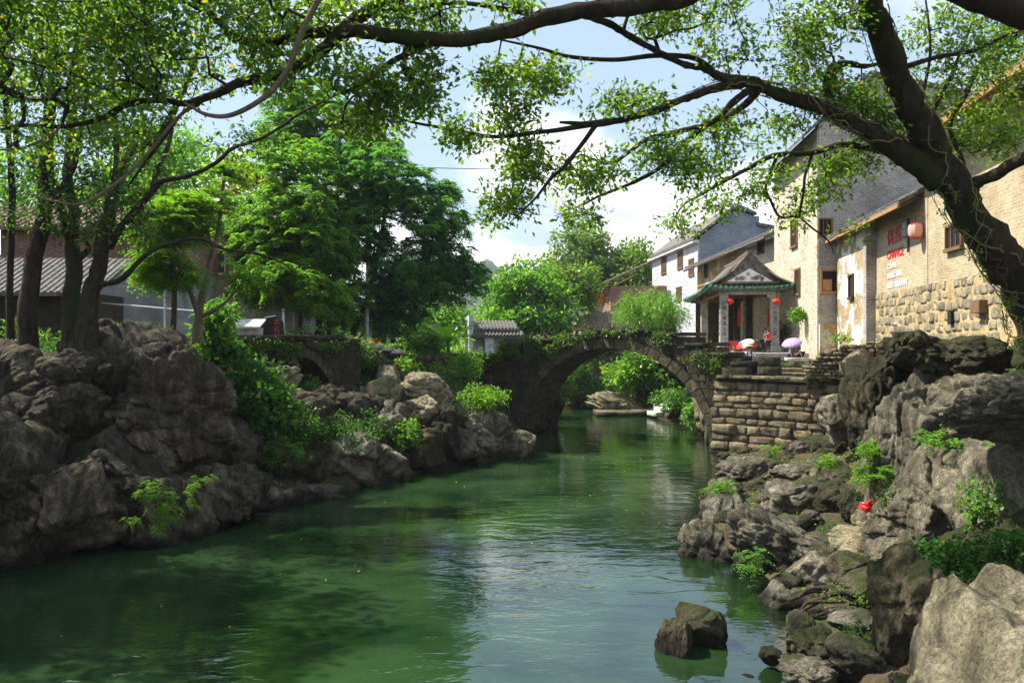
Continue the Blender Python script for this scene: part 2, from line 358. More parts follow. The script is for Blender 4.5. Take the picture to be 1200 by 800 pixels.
M['cloth_black'] = plain_mat('black_cloth', (.02, .02, .025), .85, .2, 6, .1)
M['cloth_red'] = plain_mat('red_cloth', (.62, .03, .03), .8, .2, 6, .2)
M['cloth_blue'] = plain_mat('blue_cloth', (.06, .10, .22), .8, .2, 6, .2)
M['cloth_grey'] = plain_mat('grey_cloth', (.22, .23, .27), .8, .2, 6, .2)
M['umb_white'] = plain_mat('white_umbrella_cloth', (.80, .78, .74), .6, .05, 6, 0)
M['umb_red'] = plain_mat('red_umbrella_cloth', (.70, .04, .05), .6, .1, 6, 0)
M['umb_green'] = plain_mat('green_umbrella_cloth', (.08, .34, .10), .6, .1, 6, 0)
M['umb_lilac'] = plain_mat('lilac_umbrella_cloth', (.46, .30, .66), .6, .1, 6, 0)
M['steel'] = plain_mat('steel', (.4, .4, .42), .35, .1, 6, 0, .8)
M['bag'] = plain_mat('red_plastic_bag', (.85, .02, .03), .3, .15, 8, .2, 0, .6)

def bark_mat(name, dark, light, moss=(.06, .08, .02), amount=.4):
    m, n, l, o = mat(name); v = coords(n, l, "Object", (1, 1, .35)); a = noise(n, l, 7, 9, .7, v, .8); b = noise(n, l, 34, 5, .7, v)
    c = noise(n, l, 1.6, 5, .6, coords(n, l, "Object"))
    r = ramp(n, [(.3, dark), (.7, light)]); l.new(a.outputs[0], r.inputs[0])
    mr = ramp(n, [(.62 - amount * .25, (0, 0, 0)), (.70 - amount * .2, (1, 1, 1))]); l.new(c.outputs[0], mr.inputs[0])
    col = mixc(n, l, mr.outputs[0], r.outputs[0], moss)
    nb = bump(n, l, a.outputs[0], 1, .12); nb = bump(n, l, b.outputs[0], 1, .025, nb)
    principled(n, l, o, col, .9, nb, .2); return m
M['bark'] = bark_mat('dark_bark', (.006, .005, .003), (.085, .062, .040), (.035, .05, .012), .35)
M['bark_pale'] = bark_mat('pale_bark', (.12, .09, .06), (.30, .24, .17), amount=.05)
M['bark_mid'] = bark_mat('brown_bark', (.03, .022, .014), (.12, .09, .06), amount=.2)
M['twig'] = plain_mat('twig', (.03, .022, .015), .9, .3, 8, 0)
M['twig_pale'] = plain_mat('pale_twig', (.22, .17, .10), .9, .3, 8, 0)
M['leaf_over'] = leaf_mat('overhang_leaf', (.04, .09, .018), (.10, .18, .03), 1.0, .025)
M['leaf_dark'] = leaf_mat('dark_evergreen_leaf', (.018, .055, .016), (.05, .12, .025), .85, .025, gloss=.016)
M['leaf_bright'] = leaf_mat('bright_green_leaf', (.05, .135, .016), (.095, .20, .026), 1.0, .012)
M['leaf_mid'] = leaf_mat('mid_green_leaf', (.04, .12, .026), (.09, .20, .042), 1.0, .01)
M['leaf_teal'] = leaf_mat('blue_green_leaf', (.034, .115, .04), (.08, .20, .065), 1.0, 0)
M['leaf_yellow'] = leaf_mat('yellow_green_leaf', (.14, .19, .035), (.24, .27, .05), .9, .08)
M['leaf_bamboo'] = leaf_mat('bamboo_leaf', (.06, .15, .03), (.12, .24, .055), .9, .02)
M['leaf_olive'] = leaf_mat('olive_leaf', (.05, .11, .03), (.10, .18, .045), .85, .03)
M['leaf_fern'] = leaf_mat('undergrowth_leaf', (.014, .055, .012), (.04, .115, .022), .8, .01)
M['leaf_ivy'] = leaf_mat('ivy_leaf', (.03, .085, .018), (.08, .16, .035), .8, .05, (.25, .20, .05))

# ground
m, n, l, o = mat('ground'); v = coords(n, l, "Object", (1, 1, 1), False)
a = noise(n, l, .8, 8, .65, v); b = noise(n, l, 9, 6, .7, v)
r = ramp(n, [(.35, (.035, .027, .016)), (.5, (.075, .058, .035)), (.60, (.03, .048, .014))]); l.new(a.outputs[0], r.inputs[0])
r2 = ramp(n, [(.3, (.6, .6, .6)), (.7, (1.2, 1.2, 1.2))]); l.new(b.outputs[0], r2.inputs[0])
principled(n, l, o, mixc(n, l, .9, r.outputs[0], r2.outputs[0], 'MULTIPLY'), .95, bump(n, l, b.outputs[0], .8, .06), .2); M['ground'] = m
# hill forest
m, n, l, o = mat('hill_forest'); v = coords(n, l, "Object", (1, 1, 1), False); a = noise(n, l, .12, 8, .7, v)
r = ramp(n, [(.35, (.03, .065, .035)), (.65, (.08, .14, .06))]); l.new(a.outputs[0], r.inputs[0])
principled(n, l, o, r.outputs[0], .95, bump(n, l, a.outputs[0], 1, 3), .1); M['hill'] = m
# water: murky green body, clear only where it is shallow ("depth" is the water's depth at that point in metres)
m, n, l, o = mat('river_water')
t = n.new("ShaderNodeTexCoord"); mp = n.new("ShaderNodeMapping"); mp.inputs["Scale"].default_value = (1, 1, 1); l.new(t.outputs["Object"], mp.inputs[0])
mp2 = n.new("ShaderNodeMapping"); mp2.inputs["Scale"].default_value = (.8, 1.5, 1); l.new(t.outputs["Object"], mp2.inputs[0])
n1 = noise(n, l, 1.2, 3, .5, mp2.outputs[0], .6); n2 = noise(n, l, 5.5, 3, .5, mp2.outputs[0], .4); n3 = noise(n, l, .25, 2, .5, mp.outputs[0])
gate = ramp(n, [(.42, (.15, .15, .15)), (.62, (1, 1, 1))]); l.new(n3.outputs[0], gate.inputs[0])
h2 = mixc(n, l, 1.0, n2.outputs[0], gate.outputs[0], 'MULTIPLY')
nb = bump(n, l, n1.outputs[0], .15, .14); nb = bump(n, l, h2, .15, .05, nb)
cn = noise(n, l, .35, 4, .55, mp.outputs[0], .5); cr_ = ramp(n, [(.38, (.006, .022, .006)), (.66, (.026, .060, .020))]); l.new(cn.outputs[0], cr_.inputs[0])
df = n.new("ShaderNodeBsdfDiffuse"); l.new(cr_.outputs[0], df.inputs[0])
tp = n.new("ShaderNodeBsdfTransparent"); tp.inputs[0].default_value = (.86, .84, .62, 1)
at = n.new("ShaderNodeAttribute"); at.attribute_name = 'depth'
ex = n.new("ShaderNodeMath"); ex.operation = 'MULTIPLY'; ex.inputs[1].default_value = -2.3; l.new(at.outputs["Fac"], ex.inputs[0])
e2 = n.new("ShaderNodeMath"); e2.operation = 'EXPONENT'; l.new(ex.outputs[0], e2.inputs[0])
ms = n.new("ShaderNodeMixShader"); l.new(e2.outputs[0], ms.inputs[0]); l.new(df.outputs[0], ms.inputs[1]); l.new(tp.outputs[0], ms.inputs[2])
gl = n.new("ShaderNodeBsdfGlossy"); gl.inputs["Roughness"].default_value = .02; l.new(nb, gl.inputs["Normal"])
fr = n.new("ShaderNodeFresnel"); fr.inputs[0].default_value = 2.05; l.new(nb, fr.inputs["Normal"])
fs = n.new("ShaderNodeMixShader"); l.new(fr.outputs[0], fs.inputs[0]); l.new(ms.outputs[0], fs.inputs[1]); l.new(gl.outputs[0], fs.inputs[2])
l.new(fs.outputs[0], o.inputs[0]); M['water'] = m

# ------------------------------------------------------------------ terrain, riverbed and water
def XL(Y): return np.interp(Y, [-60, 0, 10, 17.3, 20, 23, 28, 34, 38, 42, 46, 50, 53], [-14, -14, -12.8, -10.7, -7.6, -6.4, -3.9, -.6, .2, .3, 1.8, 2.5, -300])
def XR(Y): return np.interp(Y, [-60, 0, 6, 9, 11, 13, 15, 17, 18.7, 22, 26, 31, 34.5, 38, 45, 49, 52, 56, 59, 61], [7, 6, 4.2, 3.9, 4.0, 4.6, 4.9, 4.8, 4.2, 4.9, 6.2, 7.8, 8.2, 8.9, 10, 9.9, 8.6, 6.5, 5, 3])
def ground_z(x, y):
    x = np.asarray(x, float); y = np.asarray(y, float)
    xl, xr = XL(y), XR(y)
    din = np.minimum(np.minimum(x - xl, xr - x), 61 - y)
    bed = -1.5 * np.clip(din / 3.4, 0, 1) ** .9 - .05
    side = np.where(x > xr, 1, 0)
    far = y > 58
    dl = np.where(y > 50, 8., xl - x); dr = x - xr; df = y - 61
    lz = np.where(y < 26, np.interp(dl, [0, .9, 2.0, 3.4, 5, 8], [-.3, .3, 1.6, 3.9, 4.2, 4.4]), np.interp(dl, [0, .8, 2.2, 4, 6, 8], [0, 1.0, 2.2, 2.9, 3.7, 4.0]))
    vx = np.interp(y, [22, 26, 30, 34, 40, 48], [-4.5, -5.0, -7.6, -8.6, -10, -12]); v = np.exp(-((x - vx) / 1.3) ** 2) * np.clip((y - 22) / 3, 0, 1) * np.clip((46 - y) / 6, 0, 1)
    lz = lz - v * np.clip(lz - 1.9, 0, 9)
    r1 = np.interp(dr * np.interp(y, [20, 28], [1, .66]), [0, 1.2, 2.6, 3.8, 5.4, 7], [0, .35, .75, 1.5, 3.7, 4.05])
    sw = ((y - 34.9) + (x - 8.2) * .902) * .742      # distance behind the dry stone river wall
    r2 = np.where(x > 8.3, np.where(sw > .45, np.interp(sw, [.45, .75], [.8, 2.85]), np.interp(dr, [0, 1.2, 2.6, 5], [0, .25, .5, .8])) + np.interp(y, [35.0, 36, 39, 42], [0, .1, .45, 1.05]) * (sw > .7), 0)
    r3 = np.interp(dr, [0, 1, 2.6, 4.5], [0, .8, 2.2, 3.95])
    rz = np.where((y < 35.0) & ((y < 29) | (x > 13.4) | (x < 8.3)), r1, np.where(y < 40, np.minimum(r2, 3.95), r3))
    fz = np.interp(df, [0, 1.5, 4, 8], [0, 1.2, 3.2, 4.0])
    z = np.where(din > 0, bed, np.where(y > 52, np.where(x > xr, np.maximum(np.minimum(r3, 4), np.where(df > 0, fz, 0)), fz), np.where(side == 1, rz, lz)))
    p = np.stack([x * .8, y * .8, x * 0], -1).reshape(-1, 3)
    nn = fbm(p, 4, 5).reshape(x.shape)
    amp = np.where(din > 0, .10, np.where(np.abs(z) < 3.8, .22, .05))
    z = z + nn * amp
    far_ = np.hypot(x, y - 30); z = z + np.clip((far_ - 90) / 400, 0, 1) * 6 * (1 + .5 * nn)
    return z
def gz(x, y): return float(ground_z(np.array([x]), np.array([y]))[0])

def axis(lo, hi, dlo, dhi, fine, coarse):
    a = list(np.arange(dlo, dhi + 1e-6, fine)); s = fine; v = dlo
    left = []
    while v > lo: s *= coarse; v -= s; left.append(v)
    s = fine; v = a[-1]; right = []
    while v < hi: s *= coarse; v += s; right.append(v)
    return np.array(left[::-1] + a + right)
gx = axis(-1500, 1500, -16, 20, .25, 1.18); gy = axis(-700, 2000, 4, 64, .3, 1.18)
X, Y = np.meshgrid(gx, gy); Z = ground_z(X, Y)
nx, ny = len(gx), len(gy); ii = np.arange(nx * ny).reshape(ny, nx)
F = np.stack([ii[:-1, :-1], ii[:-1, 1:], ii[1:, 1:], ii[1:, :-1]], -1).reshape(-1, 4)
g = link('ground', fast_mesh('ground', np.stack([X, Y, Z], -1).reshape(-1, 3), 4, True, F), M['ground']); tag(g, kind='structure')
wx = np.arange(-45, 14, .5); wy = np.arange(-50, 66, .5); X, Y = np.meshgrid(wx, wy); Zw = ground_z(X, Y)
ii = np.arange(len(wx) * len(wy)).reshape(len(wy), len(wx)); F = np.stack([ii[:-1, :-1], ii[:-1, 1:], ii[1:, 1:], ii[1:, :-1]], -1).reshape(-1, 4)
me = fast_mesh('river_water', np.stack([X, Y, 0 * X], -1).reshape(-1, 3), 4, True, F)
at = me.attributes.new('depth', 'FLOAT', 'POINT'); at.data.foreach_set('value', np.clip(-Zw, 0, 3).astype(np.float32).ravel())
tag(link('river_water', me, M['water']), kind='structure')

# distant karst hills
def hill(px, top, wpx, Yd, seed):
    c = W(px, 400, Yd); h = (400 - top) / 1000 * Yd; wd = wpx / 1000 * Yd
    u = np.linspace(-1.3, 1.3, 60); v = np.linspace(-1.3, 1.3, 30); U, V = np.meshgrid(u, v)
    rr = np.hypot(U, V); z = h * np.clip(np.exp(-(rr * 1.35) ** 2.6), 0, 1)
    p = np.stack([U * 3, V * 3, U * 0], -1).reshape(-1, 3); z = z * (1 + .25 * fbm(p, 5, seed).reshape(z.shape))
    X_ = c[0] + U * wd; Y_ = c[1] + V * wd * .6; i_ = np.arange(U.size).reshape(U.shape)
    F_ = np.stack([i_[:-1, :-1], i_[:-1, 1:], i_[1:, 1:], i_[1:, :-1]], -1).reshape(-1, 4)
    tag(link('hill', fast_mesh('hill', np.stack([X_, Y_, z - 1 + 4], -1).reshape(-1, 3), 4, True, F_), M['hill']), kind='structure')
hill(572, 322, 75, 1150, 1); hill(480, 300, 80, 1300, 2); hill(690, 352, 90, 1400, 3)
# ------------------------------------------------------------------ rocks
_ico = {}
def ico(s):
    if s not in _ico:
        bm = bmesh.new(); bmesh.ops.create_icosphere(bm, subdivisions=s, radius=1)
        v = np.array([x.co[:] for x in bm.verts]); f = np.array([[x.index for x in q.verts] for q in bm.faces]); bm.free(); _ico[s] = (v, f)
    return _ico[s]
def rock_mesh(size, seed, sub=4, lean=0.0, flute=0.0, facets=9, rough=1.0, planes=None):
    """an angular limestone block fitted to size (x,y,z), centred on the origin"""
    d, F = ico(sub); rs = np.random.RandomState(seed); size = np.array(size, float)
    nrm = rs.normal(size=(facets, 3)); nrm /= np.linalg.norm(nrm, axis=1)[:, None]
    hgt = rs.uniform(.62, .95, facets)
    if planes: nrm = np.array([p[:3] for p in planes], float); nrm /= np.linalg.norm(nrm, axis=1)[:, None]; hgt = np.array([p[3] for p in planes])
    dots = d @ nrm.T; rr = np.where(dots > .05, hgt / np.maximum(dots, .05), 9.).min(axis=1); r = np.minimum(rr, 1.15)
    p = d * r[:, None]
    q = p * size[None, :] / 2; s = max(size.min(), .2)
    # broken blocks, strata and clefts
    e = rs.normal(size=(3, 3)); e, _ = np.linalg.qr(e); m3 = (e * np.array([1., 1.5, .75])) @ e.T
    wq = q / s + .22 * np.stack([vnoise(q / s * 2.1, seed), vnoise(q / s * 2.1 + 7, seed + 1), vnoise(q / s * 2.1 + 13, seed + 2)], -1)
    f1, f2 = worley(wq @ m3 * 2.1 + seed, seed); disp = .10 * rough * fbm(q * (1.2 / s) + seed, 3, seed)
    disp += rough * (.17 * (1 - np.exp(-(f2 - f1) / .16)) - .10 * f1)
    f1, f2 = worley(wq @ m3 * 5.2 + seed * 2, seed + 4); disp += rough * (.055 * (1 - np.exp(-(f2 - f1) / .14)) - .03 * f1)
    if sub >= 5:
        f1, f2 = worley(wq * np.array([13., 13., 9.]), seed + 6); disp += rough * .020 * (1 - np.exp(-(f2 - f1) / .2))
        disp += .035 * rough * ridged(q * np.array([6., 6., 4.]) / s + 3, 3, seed + 31)
    tilt = rs.uniform(-.5, .5); zz = q[:, 2] + tilt * q[:, 0] + .12 * s * vnoise(q / s * 2, seed)
    st = zz / s * 5.; disp += -.04 * rough * np.exp(-((st - np.round(st)) / .10) ** 2) * (vnoise(q / s * 1.7, seed + 77) > -.2)
    if rough >= .8:                       # bedding: each layer stands out or back a little, with a sharp edge
        st = (q[:, 2] + (.35 + tilt) * q[:, 0] + .25 * q[:, 1]) / s * 6.5 + .8 * vnoise(q / s * 1.6, seed + 3); kf = np.floor(st); fr_ = np.clip((st - kf - .82) / .18, 0, 1); hh = rs.uniform(-1, 1, 200)
        ix = (kf.astype(int) + 100) % 199; disp += .055 * ((1 - fr_) * hh[ix] + fr_ * hh[ix + 1])
    if flute: disp += flute * ridged(q * np.array([5., 5., .55]) / s, 2, seed + 12) + flute * .5 * ridged(q * np.array([11., 11., 1.2]) / s, 2, seed + 13)
    p = p * (1 + disp)[:, None]
    p[:, 0] += lean * p[:, 2]
    mn, mx_ = p.min(0), p.max(0); p = (p - (mn + mx_) / 2) / (mx_ - mn) * size
    return fast_mesh('rock', p, 3, sub < 6, F)
_rk = [100]
def rock(x0, y0, x1, y1, Yd, label, m='karst', depth=None, sub=4, group=None, name='rock', **kw):
    _rk[0] += 1
    a, b = W(x0, y0, Yd), W(x1, y1, Yd); sx, sz = abs(b[0] - a[0]), abs(a[2] - b[2]); sy = depth or (sx + sz) / 2 * .9
    Yt = Yd + .25 * sy; a = W(x0, y0, Yt); b = np.array([W(x1, y0, Yt)[0], Yd, b[2]]); sx, sz = abs(b[0] - a[0]), abs(a[2] - b[2])
    me = rock_mesh((sx, sy, sz), kw.pop('seed', _rk[0]), sub, **kw)
    o = link(name, me, M[m], loc=((a[0] + b[0]) / 2, Yd + sy * .35, (a[2] + b[2]) / 2))
    return tag(o, label, 'rock', group)

LG = 'limestone rocks along the left bank'; RG = 'boulders on the right bank'
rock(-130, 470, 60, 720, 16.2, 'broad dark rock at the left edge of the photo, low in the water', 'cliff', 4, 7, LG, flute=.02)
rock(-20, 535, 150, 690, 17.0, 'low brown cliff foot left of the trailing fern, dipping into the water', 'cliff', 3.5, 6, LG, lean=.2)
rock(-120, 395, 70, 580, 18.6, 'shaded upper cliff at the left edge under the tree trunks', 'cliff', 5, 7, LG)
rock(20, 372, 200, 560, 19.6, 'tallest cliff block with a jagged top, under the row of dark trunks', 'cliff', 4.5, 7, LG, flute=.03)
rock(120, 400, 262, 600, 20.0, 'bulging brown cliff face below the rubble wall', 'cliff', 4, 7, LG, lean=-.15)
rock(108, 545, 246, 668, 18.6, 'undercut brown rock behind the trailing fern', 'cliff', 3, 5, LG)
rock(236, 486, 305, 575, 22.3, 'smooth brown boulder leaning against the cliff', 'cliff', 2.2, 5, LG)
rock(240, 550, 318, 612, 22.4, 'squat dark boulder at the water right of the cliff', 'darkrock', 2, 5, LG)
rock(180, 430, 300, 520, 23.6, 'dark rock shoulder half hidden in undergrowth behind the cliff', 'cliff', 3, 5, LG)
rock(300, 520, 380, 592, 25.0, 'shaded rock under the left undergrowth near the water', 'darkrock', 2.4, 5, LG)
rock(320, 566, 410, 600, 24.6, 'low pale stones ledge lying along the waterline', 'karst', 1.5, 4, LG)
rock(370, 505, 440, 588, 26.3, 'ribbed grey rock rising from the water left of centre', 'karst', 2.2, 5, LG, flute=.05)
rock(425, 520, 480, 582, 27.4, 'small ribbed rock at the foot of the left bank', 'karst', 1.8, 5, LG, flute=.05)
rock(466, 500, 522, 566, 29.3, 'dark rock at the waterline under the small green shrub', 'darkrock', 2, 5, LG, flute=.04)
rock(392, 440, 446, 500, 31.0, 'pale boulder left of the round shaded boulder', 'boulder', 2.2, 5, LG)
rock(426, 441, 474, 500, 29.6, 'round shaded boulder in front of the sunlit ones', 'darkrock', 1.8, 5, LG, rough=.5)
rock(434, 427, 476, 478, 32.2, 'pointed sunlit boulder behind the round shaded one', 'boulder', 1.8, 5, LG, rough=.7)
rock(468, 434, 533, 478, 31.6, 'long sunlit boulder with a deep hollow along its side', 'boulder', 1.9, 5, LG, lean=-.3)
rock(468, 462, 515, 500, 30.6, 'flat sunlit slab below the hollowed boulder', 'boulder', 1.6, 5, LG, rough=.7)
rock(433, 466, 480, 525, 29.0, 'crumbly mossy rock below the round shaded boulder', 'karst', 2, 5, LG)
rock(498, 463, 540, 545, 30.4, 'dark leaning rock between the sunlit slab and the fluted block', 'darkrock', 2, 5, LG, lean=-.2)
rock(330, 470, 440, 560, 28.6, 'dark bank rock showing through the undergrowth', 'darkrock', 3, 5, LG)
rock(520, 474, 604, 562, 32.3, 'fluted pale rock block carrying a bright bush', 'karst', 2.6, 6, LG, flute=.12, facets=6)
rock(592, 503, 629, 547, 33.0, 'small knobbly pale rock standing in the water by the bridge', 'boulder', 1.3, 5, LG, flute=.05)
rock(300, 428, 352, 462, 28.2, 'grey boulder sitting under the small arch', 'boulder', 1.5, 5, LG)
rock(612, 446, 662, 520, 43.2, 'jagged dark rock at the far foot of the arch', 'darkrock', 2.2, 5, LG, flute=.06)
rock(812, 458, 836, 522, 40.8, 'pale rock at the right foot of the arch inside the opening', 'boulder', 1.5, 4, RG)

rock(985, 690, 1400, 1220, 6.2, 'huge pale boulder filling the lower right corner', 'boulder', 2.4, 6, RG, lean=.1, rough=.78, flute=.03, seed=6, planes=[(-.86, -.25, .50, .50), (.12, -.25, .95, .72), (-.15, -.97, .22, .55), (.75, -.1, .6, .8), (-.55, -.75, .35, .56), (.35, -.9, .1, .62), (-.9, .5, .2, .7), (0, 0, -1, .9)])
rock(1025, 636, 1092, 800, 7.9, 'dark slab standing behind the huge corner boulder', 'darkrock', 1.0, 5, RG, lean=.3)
rock(795, 708, 853, 786, 12.6, 'mossy rock alone in the water, the taller right hand lump', 'wetstone', .9, 5, RG, facets=16, rough=.75, seed=31)
rock(768, 724, 812, 806, 12.2, 'mossy rock alone in the water, the lower left hand lump', 'wetstone', .8, 5, RG, facets=16, rough=.75, seed=32)
rock(890, 758, 920, 784, 11.7, 'tiny stone poking out of the shallow water', 'wetstone', .35, 3, RG)
rock(795, 790, 905, 850, 11.2, 'flat stone awash at the bottom edge of the photo', 'wetstone', 1.2, 4, RG)
rock(795, 610, 858, 692, 17.6, 'rough pale rock jutting furthest into the river', 'karst', 1.7, 5, RG, flute=.05)
rock(822, 560, 884, 660, 20.2, 'tall rock with a shadowed hollow beside the river', 'karst', 2, 5, RG)
rock(852, 590, 984, 706, 16.6, 'largest slanting pale rock in the middle of the right bank', 'karst', 2.2, 6, RG, lean=-.55, flute=.05)
rock(892, 562, 962, 622, 19.3, 'blunt mossy rock behind the slanting one', 'karst', 1.8, 5, RG)
rock(952, 562, 1006, 622, 18.6, 'dark notched rock left of the red bag', 'darkrock', 1.6, 5, RG)
rock(838, 534, 918, 575, 26.2, 'low eroded rock shelf at the water below the dry stone wall', 'karst', 2.5, 5, RG)
rock(905, 545, 990, 578, 24, 'flat rock shelf in front of the dark boulder', 'karst', 2.2, 5, RG)
rock(930, 512, 1000, 552, 28.5, 'dark rounded boulder at the foot of the dry stone wall', 'darkrock', 2, 5, RG)
rock(988, 575, 1028, 622, 17.6, 'dark boulder under the red plastic bag', 'darkrock', 1.2, 5, RG)
rock(972, 620, 1044, 662, 15.6, 'flat pale stone between the slanting rock and the cliff', 'boulder', 1.4, 5, RG, rough=.6)
rock(974, 647, 1034, 690, 14.6, 'round brown stone in the rocky gully', 'wetstone', 1.1, 5, RG, rough=.5)
rock(994, 664, 1072, 712, 13.0, 'smooth slab lying across the gully', 'wetstone', 1.1, 5, RG, rough=.4, lean=.8)
rock(918, 722, 978, 786, 11.2, 'grey stone at the water with a sharp ridge', 'wetstone', .9, 5, RG)
rock(970, 716, 1032, 752, 11.4, 'pair of rounded stones below the roots', 'karst', .8, 5, RG, rough=.6)
rock(914, 774, 980, 822, 10.2, 'pale broken stone at the bottom edge of the photo', 'karst', .9, 5, RG)
rock(890, 680, 934, 722, 14.4, 'small pale rock touching the shallow water', 'karst', .9, 4, RG)
rock(1000, 594, 1034, 634, 16.8, 'small sunlit stone wedged against the cliff', 'boulder', .8, 4, RG)
rock(1026, 652, 1056, 676, 14.4, 'little brown stone at the cliff foot', 'boulder', .6, 4, RG)
rock(975, 750, 1040, 800, 9.9, 'dark wet stone in the shaded gully', 'wetstone', .9, 4, RG)
rock(938, 640, 990, 700, 16.0, 'dark cleft rock tucked behind the slanting rock', 'darkrock', 1.4, 5, RG)
CG = 'limestone cliff on the right bank'
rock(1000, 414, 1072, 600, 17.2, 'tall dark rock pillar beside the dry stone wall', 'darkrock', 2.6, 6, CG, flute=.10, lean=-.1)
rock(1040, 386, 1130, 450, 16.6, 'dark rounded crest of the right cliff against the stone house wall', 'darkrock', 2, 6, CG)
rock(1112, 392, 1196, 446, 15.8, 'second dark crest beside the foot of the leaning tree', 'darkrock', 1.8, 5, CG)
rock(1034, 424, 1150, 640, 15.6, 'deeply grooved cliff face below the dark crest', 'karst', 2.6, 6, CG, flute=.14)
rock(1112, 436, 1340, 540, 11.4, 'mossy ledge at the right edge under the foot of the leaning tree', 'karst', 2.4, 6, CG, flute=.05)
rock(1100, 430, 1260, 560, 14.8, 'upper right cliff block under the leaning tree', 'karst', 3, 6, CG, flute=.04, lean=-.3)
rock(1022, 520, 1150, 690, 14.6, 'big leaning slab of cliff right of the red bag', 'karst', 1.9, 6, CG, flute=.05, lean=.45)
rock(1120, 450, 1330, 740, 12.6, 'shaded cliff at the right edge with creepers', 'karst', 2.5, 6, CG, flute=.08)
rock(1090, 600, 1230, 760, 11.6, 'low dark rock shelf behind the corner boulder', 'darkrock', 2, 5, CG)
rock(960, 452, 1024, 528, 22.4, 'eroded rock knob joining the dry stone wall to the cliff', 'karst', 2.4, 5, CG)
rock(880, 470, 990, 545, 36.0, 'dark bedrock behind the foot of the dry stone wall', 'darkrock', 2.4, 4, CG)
rock(985, 408, 1022, 440, 30.4, 'pale smooth slab leaning at the end of the rubble wall', 'boulder', .9, 4, CG, rough=.4, lean=.6)
rock(684, 458, 778, 494, 53.2, 'sunlit sloping rock on the far shore seen through the arch', 'boulder', 3.2, 5, CG, lean=-.5)
rock(806, 440, 836, 472, 45, 'sunlit boulder on the bank seen through the arch', 'boulder', 1.8, 4, CG)

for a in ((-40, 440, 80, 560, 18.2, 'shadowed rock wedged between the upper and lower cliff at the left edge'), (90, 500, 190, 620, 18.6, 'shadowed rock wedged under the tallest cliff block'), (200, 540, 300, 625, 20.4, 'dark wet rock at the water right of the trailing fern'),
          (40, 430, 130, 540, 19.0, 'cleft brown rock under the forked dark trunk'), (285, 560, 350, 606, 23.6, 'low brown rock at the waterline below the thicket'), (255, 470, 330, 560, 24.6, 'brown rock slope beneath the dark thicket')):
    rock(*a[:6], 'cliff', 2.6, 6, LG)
# filler boulders heaped between the named ones
rs = np.random.RandomState(17)
for k in range(34):
    y = rs.uniform(19.5, 35); off = rs.uniform(.1, 4.2) * (1.0 if y > 24 else .6); x = XL(y) - off; s = rs.uniform(.6, 1.7)
    o = link('rock', rock_mesh((s * 1.3, s, s * rs.uniform(.6, 1.0)), 500 + k, 4, flute=.04), M[('cliff', 'darkrock', 'karst')[k % 3]], loc=(x, y, gz(x, y) + .1 * s), rot=(0, 0, rs.uniform(0, 3)))
    tag(o, ('brown', 'dark mossy', 'pale grey')[k % 3] + ' boulder heaped among undergrowth on the left bank slope', 'rock', 'heaped boulders of the left bank slope')
for k in range(30):
    y = rs.uniform(10, 31); x = XR(y) + rs.uniform(.2, 3.6); s = rs.uniform(.35, .95)
    o = link('rock', rock_mesh((s * 1.3, s, s * rs.uniform(.6, 1.0)), 600 + k, 4, flute=.04), M[('wetstone', 'darkrock', 'karst')[k % 3]], loc=(x, y, gz(x, y) + .1 * s), rot=(0, 0, rs.uniform(0, 3)))
    tag(o, ('grey brown', 'dark mossy', 'pale')[k % 3] + ' middling boulder jumbled in the gully of the right bank', 'rock', 'jumbled boulders of the right bank gully')
# loose stones too many to count
def scatter_stones(name, label, pts, smin, smax, m, seed):
    d, F = ico(2); rs = np.random.RandomState(seed); Vs = []; Fs = []; b = 0
    for (x, y) in pts:
        s = rs.uniform(smin, smax) ** 1.0; sz = np.array([s, s * rs.uniform(.6, 1), s * rs.uniform(.35, .7)])
        v = d * (1 + .22 * fbm(d * 1.5 + rs.uniform(0, 99), 2, seed))[:, None] * sz
        a = rs.uniform(0, 6.28); c_, s_ = math.cos(a), math.sin(a); v = np.stack([v[:, 0] * c_ - v[:, 1] * s_, v[:, 0] * s_ + v[:, 1] * c_, v[:, 2]], -1)
        z = gz(x, y); Vs.append(v + np.array([x, y, z + .1 * s])); Fs.append(F + b); b += len(v)
    o = link(name, fast_mesh(name, np.vstack(Vs), 3, True, np.vstack(Fs)), M[m]); tag(o, label, 'stones', kind='stuff')
rs = np.random.RandomState(3); pts = []
for k in range(330):
    y = rs.uniform(9.5, 33); x = XR(y) + rs.uniform(-.9, 3.3); pts.append((x, y))
scatter_stones('loose_stones', 'small loose stones between the boulders of the right bank', pts, .06, .30, 'wetstone', 5)
pts = []
for k in range(260):
    y = rs.uniform(17, 36); x = XL(y) - rs.uniform(-.3, 3.0); pts.append((x, y))
scatter_stones('bank_stones', 'small loose stones along the foot of the left bank', pts, .08, .32, 'cliff', 6)

# ------------------------------------------------------------------ stones laid in walls
_blk = {}
def block_mesh(sz, k, rnd=.12, sub=2):
    """a hand-cut stone of size sz with worn corners; a few variants shared between alike stones"""
    key = (tuple(round(s, 1) for s in sz), k, rnd)
    bm = bmesh.new(); bmesh.ops.create_cube(bm, size=1)
    bmesh.ops.subdivide_edges(bm, edges=bm.edges[:], cuts=sub, use_grid_fill=True)
    p = np.array([v.co[:] for v in bm.verts])
    q = p * (1 - rnd * (np.linalg.norm(p, axis=1, keepdims=True) - .5) * 1.2)
    q = q * np.array(sz); q += .5 * rnd * min(sz) * np.stack([fbm(p * 1.9 + k * 3.1, 2, k), fbm(p * 1.9 + k, 2, k + 5), fbm(p * 1.9 + k * 2, 2, k + 9)], -1)
    for v, c in zip(bm.verts, q): v.co = c
    me = bpy.data.meshes.new('stone'); bm.to_mesh(me); bm.free(); me.shade_smooth(); return me
